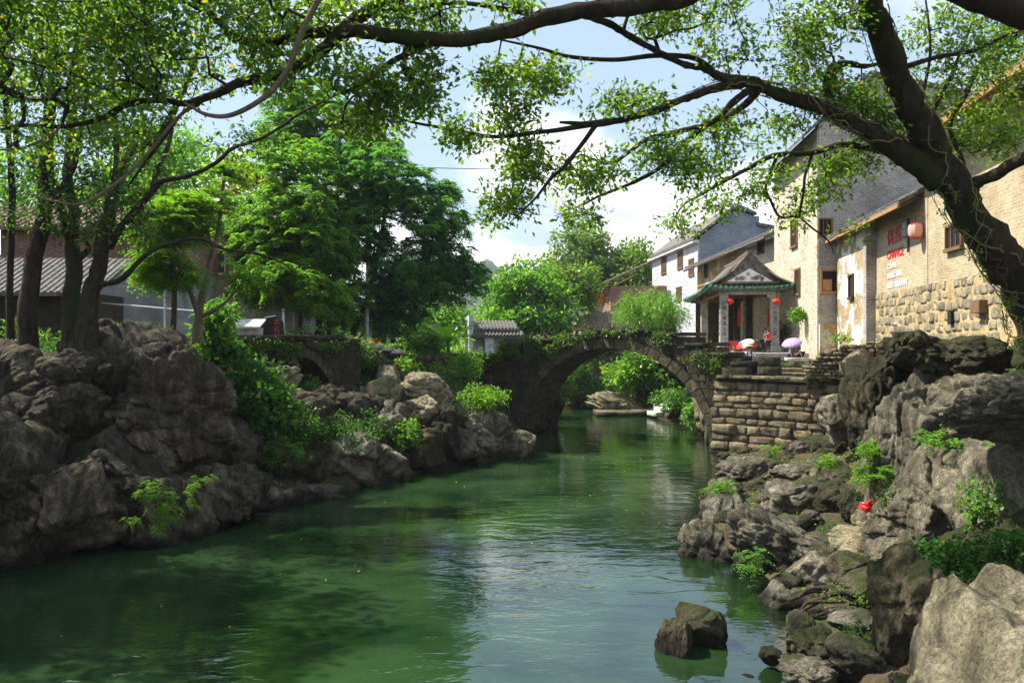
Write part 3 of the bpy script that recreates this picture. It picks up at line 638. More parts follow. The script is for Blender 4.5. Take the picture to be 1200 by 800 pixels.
def dry_wall(A, B, z0, profile, label, course=(.22, .36), length=(.35, 1.0), m='wallstone', batter=.12, depth=.5, core='darkrock', seed=1, rnd=.22, name='dry_stone_wall', sub=2, corem=None):
    """courses of separate stones from A to B; profile = [(u,z)] top line"""
    A = np.array(A, float); B = np.array(B, float); L = np.linalg.norm(B - A); ang = math.atan2(B[1] - A[1], B[0] - A[0])
    root = empty(name, (A[0], A[1], z0), ang, label, 'wall'); rs = np.random.RandomState(seed)
    us = np.array([p[0] for p in profile]); zs = np.array([p[1] for p in profile]) - z0
    z = 0; H = zs.max(); bk = MB()
    cz = [(u, np.interp(u, us, zs) - .12) for u in np.linspace(0, L, 14)]
    bk.prism([(0.05, -.4)] + [(L - .05, -.4)] + [(min(max(u, .05), L - .05), zz) for u, zz in cz[::-1]], depth * .5 + batter * H, depth + batter * H + .6)
    bk.build('wall_core', M[core], root)
    k = 0
    while z < H:
        h = rs.uniform(*course); u = rs.uniform(-.15, 0.0)
        while u < L:
            ln = rs.uniform(*length); top = np.interp(u + ln / 2, us, zs)
            if z + h * .6 < top:
                k += 1; me = block_mesh((ln * 1.0 - .015, depth * rs.uniform(.8, 1.1), h - .012), seed * 100 + k, rnd, sub)
                o = link('stone', me, M[m], root, loc=(u + ln / 2, depth * .5 + batter * z + rs.uniform(-.06, .06), z + h / 2 + rs.uniform(-.01, .01)), rot=(rs.uniform(-.04, .04), rs.uniform(-.035, .035), rs.uniform(-.06, .06)))
            u += ln
        z += h
    return root
dry_wall((8.15, 34.9), (12.3, 31.15), -.15, [(0, 2.75), (.4, 3.0), (3, 3.05), (5.6, 3.0)], 'dry stone river wall of rough grey blocks right of the bridge', seed=11, rnd=.2, course=(.16, .42), length=(.3, 1.15))
dry_wall((11.0, 31.9), (13.4, 31.2), 3.1, [(0, 3.55), (.5, 4.05), (1.2, 4.35), (2.5, 4.5)], 'low rubble wall of small stones below the plastered house', (.1, .16), (.14, .35), seed=12, depth=.35, rnd=.3)
dry_wall((-10.6, 22.3), (-9.1, 22.6), 3.0, [(0, 4.95), (1, 4.9), (2, 4.7)], 'rubble wall of dark stones on top of the left cliff', (.13, .22), (.18, .4), 'cliff', seed=13, depth=.4, rnd=.3)

# ------------------------------------------------------------------ arch bridges
def arch_bridge(Lp, Rp, rise, prof, width, label, name, extL, extR, nv=27, ring=.42, course=.34, blen=(.6, 1.1), base=-1.0, seed=1, cope=.16, m='bridgestone'):
    Lp = np.array(Lp, float); Rp = np.array(Rp, float); S = np.linalg.norm(Rp - Lp); ang = math.atan2(Rp[1] - Lp[1], Rp[0] - Lp[0])
    root = empty(name, (Lp[0], Lp[1], 0), ang, label, 'bridge'); rs = np.random.RandomState(seed)
    a = S / 2; b = rise; cx = a
    px_ = np.array([p[0] for p in prof]); pz = np.array([p[1] for p in prof])
    top = lambda u: float(np.interp(u, px_, pz))
    # core: side wall faces and barrel as one solid ring of quads
    n = 40; us = []; 
    ring_pts = [(cx - (a + .02) * math.cos(math.pi * i / n), (b + .02) * math.sin(math.pi * i / n)) for i in range(n + 1)]
    v = []; f = []
    def col(u, zb): 
        i = len(v); t = top(u) - cope - .02
        v.extend([(u, .06, zb), (u, .06, t), (u, width - .06, t), (u, width - .06, zb)]); return i
    cols = [col(extL, base), col(ring_pts[0][0] - .01, base)] + [col(x, max(z, base)) for x, z in ring_pts] + [col(ring_pts[-1][0] + .01, base), col(extR, base)]
    # finer columns so that the stepped top is followed
    v.clear(); ulist = sorted(set([extL, extR] + [p[0] for p in prof if extL < p[0] < extR] + [p[0] for p in ring_pts]))
    cols = []
    for u in ulist:
        e = 1 - ((u - cx) / (a + .02)) ** 2; zb = (b + .02) * math.sqrt(e) if e > 0 else 0
        cols.append(col(u, zb if -.0001 < e and e > 0 else base))
    for p, q in zip(cols[:-1], cols[1:]):
        f += [(p, q, q + 1, p + 1), (p + 1, q + 1, q + 2, p + 2), (p + 2, q + 2, q + 3, p + 3), (p + 3, q + 3, q, p)]
    f += [(cols[0], cols[0] + 1, cols[0] + 2, cols[0] + 3), (cols[-1] + 3, cols[-1] + 2, cols[-1] + 1, cols[-1])]
    MB().add(v, f).build('bridge_core', M[m], root)
    # arch ring stones on both faces, barrel stones between
    for (y0, y1) in ((-.03, .42), (width - .42, width + .03)):
        for i in range(nv):
            t0 = math.pi * i / nv + .004; t1 = math.pi * (i + 1) / nv - .004; j = rs.uniform(-.01, .015)
            P4 = [(cx - (a - .005) * math.cos(t), (b - .005) * math.sin(t)) for t in (t0, t1)]; Q4 = [(cx - (a + ring + j) * math.cos(t), (b + ring + j) * math.sin(t)) for t in (t1, t0)]
            MB().prism(P4 + Q4, y0 - j, y1).build('arch_stone', M['archstone'], root, bevel=.012)
    by = np.linspace(.42, width - .42, 2 + int(width > 1.6)); 
    for k in range(len(by) - 1):
        for i in range(nv):
            t0 = math.pi * (i + .5 * (k % 2)) / nv + .004; t1 = min(math.pi, math.pi * (i + 1 + .5 * (k % 2)) / nv) - .004; j = rs.uniform(0, .02)
            if t1 <= t0: continue
            P4 = [(cx - (a - .01 + j) * math.cos(t), (b - .01 + j) * math.sin(t)) for t in (t0, t1)]; Q4 = [(cx - (a + .2) * math.cos(t), (b + .2) * math.sin(t)) for t in (t1, t0)]
            MB().prism(P4 + Q4, by[k] + .006, by[k + 1] - .006).build('barrel_stone', M['archstone'], root)
    # spandrel blocks, cut to the ring
    A2, B2 = a + ring + .01, b + ring + .01
    hw = lambda z: A2 * math.sqrt(max(0, 1 - (z / B2) ** 2)) if z < B2 else 0
    z = base
    while z < max(pz):
        z1 = z + course * rs.uniform(.85, 1.15)
        for sgn in (-1, 1):
            lim0, lim1 = (hw(max(z, 0)), hw(max(z1, 0)))
            end = (cx - extL) if sgn < 0 else (extR - cx)
            u = end
            while u > 0.0:
                ln = rs.uniform(*blen); u0 = u - ln; uu0, uu1 = u, max(u0, 0)
                i0, i1 = max(uu1, lim0 if z < B2 else 0), max(uu1, lim1)
                mid = cx + sgn * (uu0 + min(i0, i1)) / 2
                ztop = min(top(cx + sgn * (uu0 - .03)), top(cx + sgn * (min(i0, i1) + .03)), top(mid)) - cope - .005; zz1 = min(z1, ztop)
                if zz1 - z > .08 and uu0 - min(i0, i1) > .08 and uu0 > min(i0, i1) + .05:
                    i0 = min(i0, uu0 - .02); i1 = min(i1, uu0 - .02)
                    g_ = .008; j = rs.uniform(-.018, .018)
                    poly = [(cx + sgn * (uu0 - g_), z + g_), (cx + sgn * (i0 + g_), z + g_), (cx + sgn * (i1 + g_), zz1 - g_), (cx + sgn * (uu0 - g_), zz1 - g_)]
                    if sgn > 0: poly = poly[::-1]
                    MB().prism(poly, j, .3).build('wall_block', M[m], root, bevel=.012)
                    MB().prism(poly, width - .3, width - j).build('wall_block', M[m], root)
                u = u0
        z = z1
    # coping slabs along each step
    for (u0, za), (u1, zb) in zip(prof[:-1], prof[1:]):
        if u1 - u0 < .12: continue
        kk = max(1, int(round((u1 - u0) / 1.15))); e = np.linspace(u0, u1, kk + 1)
        for p, q in zip(e[:-1], e[1:]):
            zc = za + (zb - za) * ((p + q) / 2 - u0) / (u1 - u0); j = rs.uniform(-.02, .02)
            me = block_mesh((q - p - .012, width + .16 + j, cope), int(rs.randint(999)), .05, 2)
            link('coping_slab', me, M[m], root, loc=((p + q) / 2, width / 2 + j, zc - cope / 2 + j * .5))
    return root
BL, BR = (.59, 42.0), (8.2, 35.4)
def ub(px):     # distance along the bridge face of the point seen at px
    d = np.array(BR) - np.array(BL); S = np.linalg.norm(d); d /= S; k = (px - 600) / 1000
    return (k * BL[1] - BL[0]) / (d[0] - k * d[1])
def zb(px, py):
    d = np.array(BR) - np.array(BL); d /= np.linalg.norm(d); Yy = BL[1] + ub(px) * d[1]; return EYE + (400 - py) / 1000 * Yy
st = [(555, 416), (590, 414), (591, 397), (673, 395.5), (674, 384.5), (764, 384), (765, 389), (801, 389.5), (802, 401), (829, 402), (830, 412), (855, 413.5), (856, 423), (874, 424)]
prof = [(ub(x) + (.001 if i % 2 == 0 else 0), zb(x, y)) for i, (x, y) in enumerate(st)]
main_bridge = arch_bridge(BL, BR, 4.2, prof, 2.0, 'old single arch stone bridge over the river, ivy hanging from its parapet', 'arch_bridge', prof[0][0], prof[-1][0], seed=5)
SL, SR = W(300, 400, 29.4)[:2], W(404, 400, 31.0)[:2]
S2 = float(np.linalg.norm(SR - SL))
arch_bridge(SL, SR, 3.95, [(-2.1, 4.70), (0, 4.72), (S2 * .55, 4.74), (S2 + .15, 4.72), (S2 + .151, 4.6), (S2 + .6, 4.6)], 2.2, 'small vine covered stone arch over the side stream on the left bank', 'arch_bridge', -2.1, S2 + .6, nv=17, ring=.3, base=1.5, seed=9, course=.3, blen=(.5, .9))

# stone stairs and path wall from the small arch down to the main bridge
sa = empty('stone_stairs', (0, 0, 0), 0, 'worn stone stairs with yellow edge marks stepping down to the main bridge', 'stairs')
q0 = np.array([W(398, 400, 31.4)[0], 31.4]); q1 = np.array([W(472, 400, 35.0)[0], 35.0]); dd = q1 - q0; ln = np.linalg.norm(dd); dd /= ln; angs = math.atan2(dd[1], dd[0])
for i in range(6):
    s0 = q0 + dd * (ln / 6 * i); zt = 4.74 - .115 * (i)
    for k, off in enumerate((0, .85)):
        me = block_mesh((ln / 6 + .14, .83, .16), 40 + i * 2 + k, .05)
        link('step', me, M['greystone'], sa, loc=(s0[0] + dd[0] * ln / 12 - dd[1] * (off + .4), s0[1] + dd[1] * ln / 12 + dd[0] * (off + .4), zt - .08), rot=(0, 0, angs))
    MB().box(-.05, .05, -.012, .0, -.14, 0.0).build('edge_mark', M['yellow'], sa, loc=(s0[0] + dd[0] * ln / 6 + dd[1] * .03, s0[1] + dd[1] * ln / 6 - dd[0] * .03, zt), rot=(0, 0, angs))
dry_wall(q0 + dd * .1, q1, 2.2, [(0, 4.55), (ln, 3.95)], 'mossy retaining wall below the stone stairs', (.22, .32), (.4, .8), 'bridgestone', .05, .5, 'darkrock', 21, .12)
e0 = q1; e1 = np.array([W(562, 400, 42.6)[0], 42.6])
dry_wall(e0, e1, 2.2, [(0, 3.98), (np.linalg.norm(e1 - e0), 3.92)], 'low mossy path wall running to the left end of the main bridge', (.24, .34), (.5, 1.0), 'bridgestone', .05, .6, 'darkrock', 22, .12)

# ------------------------------------------------------------------ right bank: terrace, landing and steps
def slab_group(name, label, cat, items, m='palestone', part='slab'):
    r = empty(name, items[0][0], 0, label, cat); c0 = Vector(items[0][0])
    for i, (loc, sz, rz) in enumerate(items):
        link(part, block_mesh(sz, 70 + i * 3 + len(name), .05), M[m], r, loc=tuple(Vector(loc) - c0), rot=(0, 0, rz))
    return r
slab_group('bridge_end_block', 'square stone parapet block at the right end of the main bridge', 'parapet', [((10.5, 34.8, 3.30), (.95, 1.0, .38), -.3), ((10.5, 34.85, 3.68), (.9, .95, .38), -.3)], 'archstone', 'block')
slab_group('parapet_steps', 'mossy stepped parapet between the bridge and the square block', 'parapet', [((9.35, 35.2, 3.2), (1.1, 1.6, .5), -.4), ((9.25, 35.6, 3.62), (.8, 1.4, .34), -.4)], 'bridgestone', 'block')
slab_group('landing_steps', 'pale stone steps leading up beside the purple umbrella', 'steps', [((11.2, 35.3, 3.12), (2.4, 1.4, .16), -.1), ((11.7, 36.4, 3.28), (2.6, .9, .18), -.1), ((12.1, 37.3, 3.46), (2.3, .9, .18), -.1), ((12.3, 38.2, 3.64), (2.2, .9, .18), -.1)], 'wallstone', 'step')
slab_group('stone_bench', 'pale stone bench slab in front of the purple umbrella', 'bench', [((12.35, 37.0, 3.72), (.95, .55, .16), -.08), ((12.05, 37.0, 3.56), (.2, .5, .2), -.08), ((12.7, 37.0, 3.56), (.2, .5, .2), -.08)], 'greystone')
slab_group('terrace_slabs', 'flat capstones along the top of the dry stone river wall', 'paving', [((8.85 + i * .58, 34.95 - i * .523, 3.06 + .012 * (i % 2)), (.77, .62, .13), -.734 + .03 * (i % 3 - 1)) for i in range(6)], 'wallstone')
slab_group('washing_platform', 'flat pale landing slab at the water seen through the arch', 'platform', [((6.5, 52.2, .15), (2.9, 2.2, .28), .03), ((8.0, 53.0, .16), (1.4, 2.6, .3), .1), ((6.7, 54.4, .2), (1.9, .8, .2), 0)], 'wallstone')
slab_group('river_steps', 'short flight of stone steps climbing from the landing slab', 'steps', [((8.45 + i * .42, 50.2 + i * .1, .25 + i * .24), (.55, 1.3, .28), .25) for i in range(7)])
# paving of the village lane
ln_ = MB().box(8.9, 16, 38.5, 66, 3.2, 3.97); tag(ln_.build('lane', M['greystone']), kind='structure')
# ------------------------------------------------------------------ buildings
def rots(o, rz): o.rotation_euler = (0, 0, rz); return o
def frame_of(A, B):
    A = np.array(A[:2], float); B = np.array(B[:2], float); d = (B - A) / np.linalg.norm(B - A); return A, d, math.atan2(d[1], d[0])
def hit(px, py, A, d):                     # where the sight line through a photo pixel meets the wall A + s*d
    k = (px - 600) / 1000; s = (k * A[1] - A[0]) / (d[0] - k * d[1]); return s, EYE + (400 - py) / 1000 * (A[1] + s * d[1])
def window(root, x0, x1, z0, z1, y=0., mt='wood', louvres=0, bars=0, deep=.0, fr=.07, pane='dark', name='window'):
    """a framed window set on the wall plane y (outside is -y)"""
    f = MB(); f.box(x0 - fr, x0, y - .07, y + .05, z0 - fr, z1 + fr); f.box(x1, x1 + fr, y - .07, y + .05, z0 - fr, z1 + fr)
    f.box(x0, x1, y - .068, y + .05, z1, z1 + fr); f.box(x0 - .03 - fr, x1 + fr + .03, y - .11, y + .05, z0 - fr - .03, z0 - .001)
    o = f.build(name, M[mt], root)
    MB().box(x0, x1, y - .012, y + .04, z0, z1).build('pane', M[pane], o)
    if louvres:
        h = (z1 - z0) / louvres
        for i in range(louvres):
            MB().box(x0 + .005, x1 - .005, y - .055, y - .015, z0 + i * h + .02, z0 + i * h + h * .62).build('louvre', M[mt], o)
    for i in range(bars):
        xx = x0 + (x1 - x0) * (i + 1) / (bars + 1); MB().box(xx - .02, xx + .02, y - .05, y - .014, z0, z1).build('bar', M[mt], o)
    return o
def tiled_roof(root, x0, x1, p0, p1, mt='tile', pitch=.26, thick=.12, name='roof', stuff=False, sag=.0, rib=.075):
    """a roof slope: p0=(y,z) eave, p1=(y,z) ridge, ribs of half-round tiles run down it"""
    y0, z0 = p0; y1, z1 = p1; dy, dz = y1 - y0, z1 - z0; L = math.hypot(dy, dz); ny_, nz_ = -dz / L * math.copysign(1, dy), abs(dy) / L
    if dy < 0: ny_ = dz / L
    f = MB(); f.add([(x0, y0, z0), (x1, y0, z0), (x1, y1, z1), (x0, y1, z1), (x0, y0, z0 - thick), (x1, y0, z0 - thick), (x1, y1, z1 - thick), (x0, y1, z1 - thick)],
                    [(0, 1, 2, 3), (7, 6, 5, 4), (0, 4, 5, 1), (1, 5, 6, 2), (2, 6, 7, 3), (3, 7, 4, 0)])
    rf = f.build(name, M[mt], root)
    n_ = max(2, int((x1 - x0) / pitch)); k = 5; m_ = max(2, int(L / .28)); v = []; fc = []
    for j in range(m_):                   # each tile laps over the one below it
        for t, rr in ((j / m_, rib * 1.0), ((j + 1.08) / m_, rib * .82)):
            t = min(t, 1.0)
            for i in range(k):
                a = math.pi * i / (k - 1); v.append((rr * math.cos(a), y0 + dy * t + ny_ * rr * math.sin(a), z0 + dz * t + nz_ * rr * math.sin(a)))
        b = j * 2 * k; fc += [(b + i, b + i + 1, b + k + i + 1, b + k + i) for i in range(k - 1)] + [tuple(b + i for i in range(k))]
    me = MB().add(v, fc).mesh('tile_row')
    if stuff or n_ > 90:
        mb = MB()
        for i in range(n_): x = x0 + (i + .5) * (x1 - x0) / n_; mb.add([(p[0] + x, p[1], p[2]) for p in v], fc)
        tag(mb.build('tile_rows', M[mt], rf), kind='stuff')
    else:
        for i in range(n_): link('tile_row', me, M[mt], rf, loc=(x0 + (i + .5) * (x1 - x0) / n_, 0, 0))
    return rf
def rafters(root, x0, x1, p0, p1, step=.5, mt='wood', drop=.13):
    me = MB().add([(-.04, p0[0] + .05, p0[1] - drop), (.04, p0[0] + .05, p0[1] - drop), (.04, p1[0], p1[1] - drop), (-.04, p1[0], p1[1] - drop),
                   (-.04, p0[0] + .05, p0[1] - drop - .1), (.04, p0[0] + .05, p0[1] - drop - .1), (.04, p1[0], p1[1] - drop - .1), (-.04, p1[0], p1[1] - drop - .1)],
                  [(0, 1, 2, 3), (7, 6, 5, 4), (0, 4, 5, 1), (1, 5, 6, 2), (2, 6, 7, 3), (3, 7, 4, 0)]).mesh('rafter')
    for i in range(int((x1 - x0) / step)): link('rafter', me, M[mt], root, loc=(x0 + (i + .5) * step, 0, 0))
def text(parent, body, loc, size, m, rot=(R(90), 0, 0), sx=1, name='lettering', ext=.006, bold=0.0, align='LEFT'):
    c = bpy.data.curves.new('text', 'FONT'); c.body = body; c.size = size; c.extrude = ext; c.offset = bold; c.align_x = align
    o = bpy.data.objects.new('text', c); C.objects.link(o); bpy.context.view_layer.update()
    dg = bpy.context.evaluated_depsgraph_get(); me = bpy.data.meshes.new_from_object(o.evaluated_get(dg)); C.objects.unlink(o); bpy.data.objects.remove(o)
    q = link(name, me, None, parent, loc=loc, rot=rot); me.materials.clear(); me.materials.append(M[m]); q.scale = (sx, 1, 1); return q

# --- the long brick house on the right (its river front runs towards the viewer)
HA = np.array([13.66, 32.0]); hd = np.array([-.137, -.9906]); hang = math.atan2(hd[1], hd[0])
house = empty('brick_house', (HA[0], HA[1], 0), hang, 'long honey coloured brick house with stone block base, at the right behind the leaning tree', 'house')
s_t, _ = hit(1083, 232, HA, hd)
MB().box(0, s_t + .3, 0, 6, 2, 9.25).build('wall', M['brick_warm'], house)
MB().box(s_t + .3, 22, .02, 8, 2, 10.55).build('wall', M['brick_warm'], house)
rf = tiled_roof(house, -6.2, s_t + .05, (-.78, 8.92), (3.2, 10.9), 'tile', .24); rafters(house, -6.1, s_t, (-.75, 8.94), (0, 9.3), .42)
MB().box(-6.15, s_t, -.8, -.72, 8.72, 8.83).build('eave_board', M['wood_orange'], house)
tiled_roof(house, s_t - .2, 22.3, (-.9, 10.5), (4.5, 13.2), 'tile_brown', .24); rafters(house, s_t, 22, (-.85, 10.52), (0, 10.9), .45, 'wood_orange')
MB().box(s_t - .15, 22.2, -.93, -.86, 10.28, 10.4).build('eave_board', M['wood_orange'], house)
MB().prism([(0, 9.2), (0, 9.21), (0, 9.2)], 0, .1)
# the stone block base, laid block by block on yellow mortar
MB().box(0, 14.6, -.03, 0.0 - .003, 2.2, 6.22).build('mortar_bed', M['mortar'], house)
rs = np.random.RandomState(8); z = 3.85; kk = 0
while z < 6.1:
    h = rs.uniform(.25, .34); x = rs.uniform(-.2, 0) ; x = 0.02
    while x < 14.2 and kk < 296:
        ln = rs.uniform(.3, .72) * (1.15 if z < 5 else .95)
        if not (z > 5.7 and rs.rand() < .12):
            me = block_mesh((ln - .03, .15, h * rs.uniform(.86, .97)), 300 + kk, .27, 2); kk += 1
            link('stone_block', me, M['blockstone'], house, loc=(x + ln / 2, .025 + rs.uniform(-.012, .02), z + h / 2 + rs.uniform(-.03, .03)), rot=(0, rs.uniform(-.03, .03), 0))
        x += ln
    z += h
# plastered section standing a little proud, with its corner pier
MB().box(-5.2, -.42, -.30, 0.5, 2, 8.98).build('plastered_wall', M['brick_plaster'], house)
MB().box(-.42, -.003, -.36, .4, 2, 8.3).build('corner_pier', M['brick_tower'], house)
MB().box(-.5, .06, -.46, .4, 8.3, 8.42).build('pier_cap', M['greystone'], house); MB().box(-.45, .02, -.40, .4, 8.42, 8.98).build('pier_head', M['greystone'], house)
a_, z_ = hit(999, 339, HA + np.array([-.3, 0]), hd)
window(house, a_ - .32, a_ + .25, z_ - .3, z_ + .55, -.30, 'wood_dark')
for p in ((1119, 277, .55, .62, 2), ):
    a_, z_ = hit(p[0], p[1], HA, hd); window(house, a_ - p[2], a_ + p[2], z_ - p[3] * .5, z_ + p[3] * .5, 0, 'wood', bars=p[4])
a_, z_ = hit(1155, 359, HA, hd); bxo = MB().box(a_ - .3, a_ + .25, -.26, -.05, z_ - .17, z_ + .17).build('meter_box', M['wood'], house, bevel=.01)
a_, z_ = hit(1118, 372, HA, hd); MB().box(a_ - .14, a_ + .14, -.13, -.04, z_ - .2, z_ + .2).build('drain_slot', M['dark'], house)
# painted sign on the wall
sg = empty('painted_sign', (HA[0], HA[1], 0), hang, 'red painted wall lettering reading CHANCE with two large characters above', 'sign')
s0, z0 = hit(1040, 304, HA, hd); yy = -.012
text(sg, '偶', (s0, yy, z0 + .52), .62, 'red_paint', sx=1.30, ext=.008, bold=.004); text(sg, '然', (s0 + .88, yy, z0 + .52), .62, 'red_paint', sx=1.30, ext=.008, bold=.004)
text(sg, 'CHANCE', (s0, yy, z0), .40, 'red_paint', sx=1.12, ext=.008, bold=.010)
text(sg, 'COFFEE', (s0 + .05, yy, z0 - .36), .25, 'white_paint', sx=1.25, ext=.008, bold=.006)
text(sg, 'MUSIC BAR', (s0 + .05, yy, z0 - .70), .26, 'white_paint', sx=1.25, ext=.008, bold=.006)
text(sg, 'RESTAURANT', (s0 + .05, yy, z0 - 1.05), .28, 'white_paint', sx=1.3, ext=.008, bold=.006)
pn = empty('vertical_sign', (HA[0], HA[1], 0), hang, 'narrow dark blue upright board beside the red wall lettering', 'sign')
MB().box(s0 + 1.86, s0 + 2.5, -.09, -.035, z0 + .55, z0 + 1.12).build('board', M['navy_paint'], pn); MB().box(s0 + 2.42, s0 + 2.49, -.08, -.03, z0 + .0, z0 + .545).build('lower_strip', M['navy_paint'], pn)
text(pn, '酒', (s0 + 2.03, -.095, z0 + .86), .2, 'white_paint', sx=1.3, ext=.003); text(pn, '吧', (s0 + 2.03, -.095, z0 + .62), .2, 'white_paint', sx=1.3, ext=.003)
def lantern(loc, r, h, m, label, name='lantern', cord=.25, group=None, rib=12, tassel=True):
    L_ = empty(name, loc, 0, label, 'lantern', group); prof = []
    for i in range(9): t = math.pi * i / 8; prof.append((r * (.45 + .55 * math.sin(t) ** .7), -h / 2 * math.cos(t)))
    b = MB().lathe(prof, rib).build('shade', M[m], L_, smooth=False)
    MB().lathe([(.0, -h / 2 - .05), (r * .48, -h / 2 - .05), (r * .48, -h / 2 + .02)], rib).build('bottom_ring', M['red_paper'], L_)
    MB().lathe([(r * .48, h / 2 - .02), (r * .48, h / 2 + .05), (0, h / 2 + .05)], rib).build('top_ring', M['red_paper'], L_)
    MB().box(-.008, .008, -.008, .008, h / 2 + .05, h / 2 + .05 + cord).build('cord', M['black'], L_)
    if tassel: MB().lathe([(.025, -h / 2 - .05), (.03, -h / 2 - .12), (.012, -h / 2 - .32)], 6).build('tassel', M['red_paper'], L_)
    return L_
p = W(1073, 270, 26.9); lantern(p, .23, .46, 'lantern_pale', 'large faded red and white paper lantern hanging from the house eave', cord=.2, tassel=False)
MB_ = None

# --- tall watchtower house
TW = np.array([13.3, 37.0]); tr = -.09
tower = empty('watchtower_house', (TW[0], TW[1], 0), tr, 'tall grey brick tower house with a gable, between the pavilion and the brick house', 'tower')
f = MB(); f.prism([(0, 2), (6.9, 2), (6.9, 14.9), (6.4, 15.1), (2.1, 15.9), (0, 13.9)], 0, 8.8); f.build('wall', M['brick_tower'], tower)
MB().box(-.05, 0 - .003, .05, 8.7, 2, 13.7).build('sunlit_tone_side_wall', M['brick_towerl'], tower)  # sheet of mottled masonry, its paler colour carries this side's sunlight
def slope(root, p0, p1, y0, y1, th, m, nm):
    return MB().prism([p0, p1, (p1[0], p1[1] + th), (p0[0], p0[1] + th)], y0, y1).build(nm, M[m], root)
slope(tower, (-.75, 13.25), (2.1, 15.95), -.25, 9, .16, 'tile', 'roof'); slope(tower, (2.13, 15.95), (7.2, 14.75), -.25, 9, .16, 'tile', 'roof')
tdx, tdy = math.cos(tr), math.sin(tr); sdx, sdy = -math.sin(tr), math.cos(tr)
for (px, py, hw_, hh) in ((967, 266, .24, .32), (980, 196, .2, .3)):
    a_, z_ = hit(px, py, TW, np.array([tdx, tdy])); window(tower, a_ - hw_, a_ + hw_, z_ - hh, z_ + hh, 0, 'wood', bars=2)
a_, z_ = hit(973, 330, TW, np.array([tdx, tdy])); wo = window(tower, a_ - .35, a_ + .38, z_ - .42, z_ + .46, 0, 'wood_orange', fr=.08); MB().box(a_ - .32, a_ + .05, -.05, -.02, z_ - .4, z_ + .1).build('shutter', M['wood_orange'], wo)
MB().box(0, 2.6, -.18, -.003, 2, 5.25).build('stone_plinth', M['brick_yellow'], tower)
sidef = empty('x'); bpy.data.objects.remove(sidef)
for (px, py, hw_, z0_, z1_) in ((932.5, 273, .55, 1, 1), (936.5, 330, .42, 1, 1)):
    s_, z_ = hit(px, py, TW, np.array([sdx, sdy])); hh = .62 if py < 300 else .55
    o = empty('window', (0, s_, z_), -math.pi / 2); o.parent = tower
    f = MB(); f.box(-hw_ - .08, -hw_, -.12, .0, -hh - .08, hh + .08); f.box(hw_, hw_ + .08, -.12, .0, -hh - .08, hh + .08); f.box(-hw_, hw_, -.118, .0, hh, hh + .08); f.box(-hw_ - .1, hw_ + .1, -.16, .0, -hh - .1, -hh - .001)
    f.build('frame', M['wood'], o); MB().box(-hw_, hw_, -.07, -.055, -hh, hh).build('pane', M['dark'], o)
    for i in range(3): MB().box(-hw_ + (i + .8) * hw_ / 2 - .02, -hw_ + (i + .8) * hw_ / 2 + .02, -.11, -.075, -hh, hh).build('bar', M['wood'], o)

# --- yellow house between tower and white house
MA = np.array([14.55, 46.2]); md = np.array([.0, 1.0])
mh = empty('mud_brick_house', (14.55, 67, 0), -math.pi / 2, 'weathered yellow brick house behind the pavilion, under a low tiled roof', 'house')
MB().box(0, 13.0, 0, 6, 2.5, 10.45).build('wall', M['brick_yellow'], mh)
MB().box(13.0, 20.8, -.25, 6, 2.5, 10.2).build('wall', M['brick_towerl'], mh)
tiled_roof(mh, -.5, 13.1, (-.9, 10.3), (4, 12.4), 'tile', .28, stuff=False); tiled_roof(mh, 13.0, 21.2, (-1.05, 10.15), (4, 12.2), 'tile', .28)
MB().box(-.5, 21.2, -1.0, -.92, 10.0, 10.12).build('eave_board', M['wood_dark'], mh)
s_, z_ = hit(892, 289, MA + np.array([-.25, 0]), md); s_ = 20.8 - s_; window(mh, s_ - .5, s_ + .5, z_ - .3, z_ + .3, -.25, 'wood_dark')
s_, z_ = hit(828, 316, MA, md); s_ = 20.8 - s_; window(mh, s_ - .5, s_ + .3, z_ - .5, z_ + .5, 0, 'wood_dark')

# --- white washed house
WA = np.array([14.8, 68.0]); wd = np.array([-.062, .998]); wang = math.atan2(-wd[1], -wd[0])
WF = WA + wd * 16.0
wh = empty('whitewashed_house', (WF[0], WF[1], 0), wang, 'three storey white block house with brown louvred windows and a gable end in shade grey', 'house')
MB().box(0, 16.0, 0, 4.0, 3, 12.6).build('white_front', M['brick_white'], wh)
gw = MB(); gw.prism([(0.15, 3), (6.6, 3), (6.6, 13.6), (4.9, 13.9), (4.6, 14.6), (3.2, 15.0), (2.6, 14.7), (0.15, 12.75)], 0, 12)
go_ = empty('gable', (16.0, 0, 0), math.pi / 2); go_.parent = wh
MB().prism([(.16, 3), (6.6, 3), (6.6, 13.4), (4.9, 13.7), (4.6, 14.5), (3.1, 15.0), (2.7, 14.8), (.16, 12.8)], -.02, 14).build('gable_wall', M['brick_shade'], go_)
f = MB(); f.prism([(-.5, 12.55), (2.75, 15.0), (2.75, 15.22), (-.5, 12.78)], -.5, 15).build('roof', M['tile'], go_)
MB().prism([(2.76, 15.0), (3.3, 15.1), (4.7, 14.6), (4.7, 14.8), (3.3, 15.4), (2.76, 15.22)], -.3, 15).build('gable_coping', M['tile'], go_)
MB().prism([(4.75, 13.75), (6.8, 13.4), (6.8, 13.65), (4.75, 14.0)], -.3, 15).build('gable_coping', M['tile'], go_)
MB().box(5.2, 5.9, 2.5, 3.3, 13.9, 14.9).build('chimney', M['brick_shade'], go_)
MB().box(-.2, 16.3, -.45, -.002, 12.35, 12.56).build('eave_board', M['whitewall'], wh)
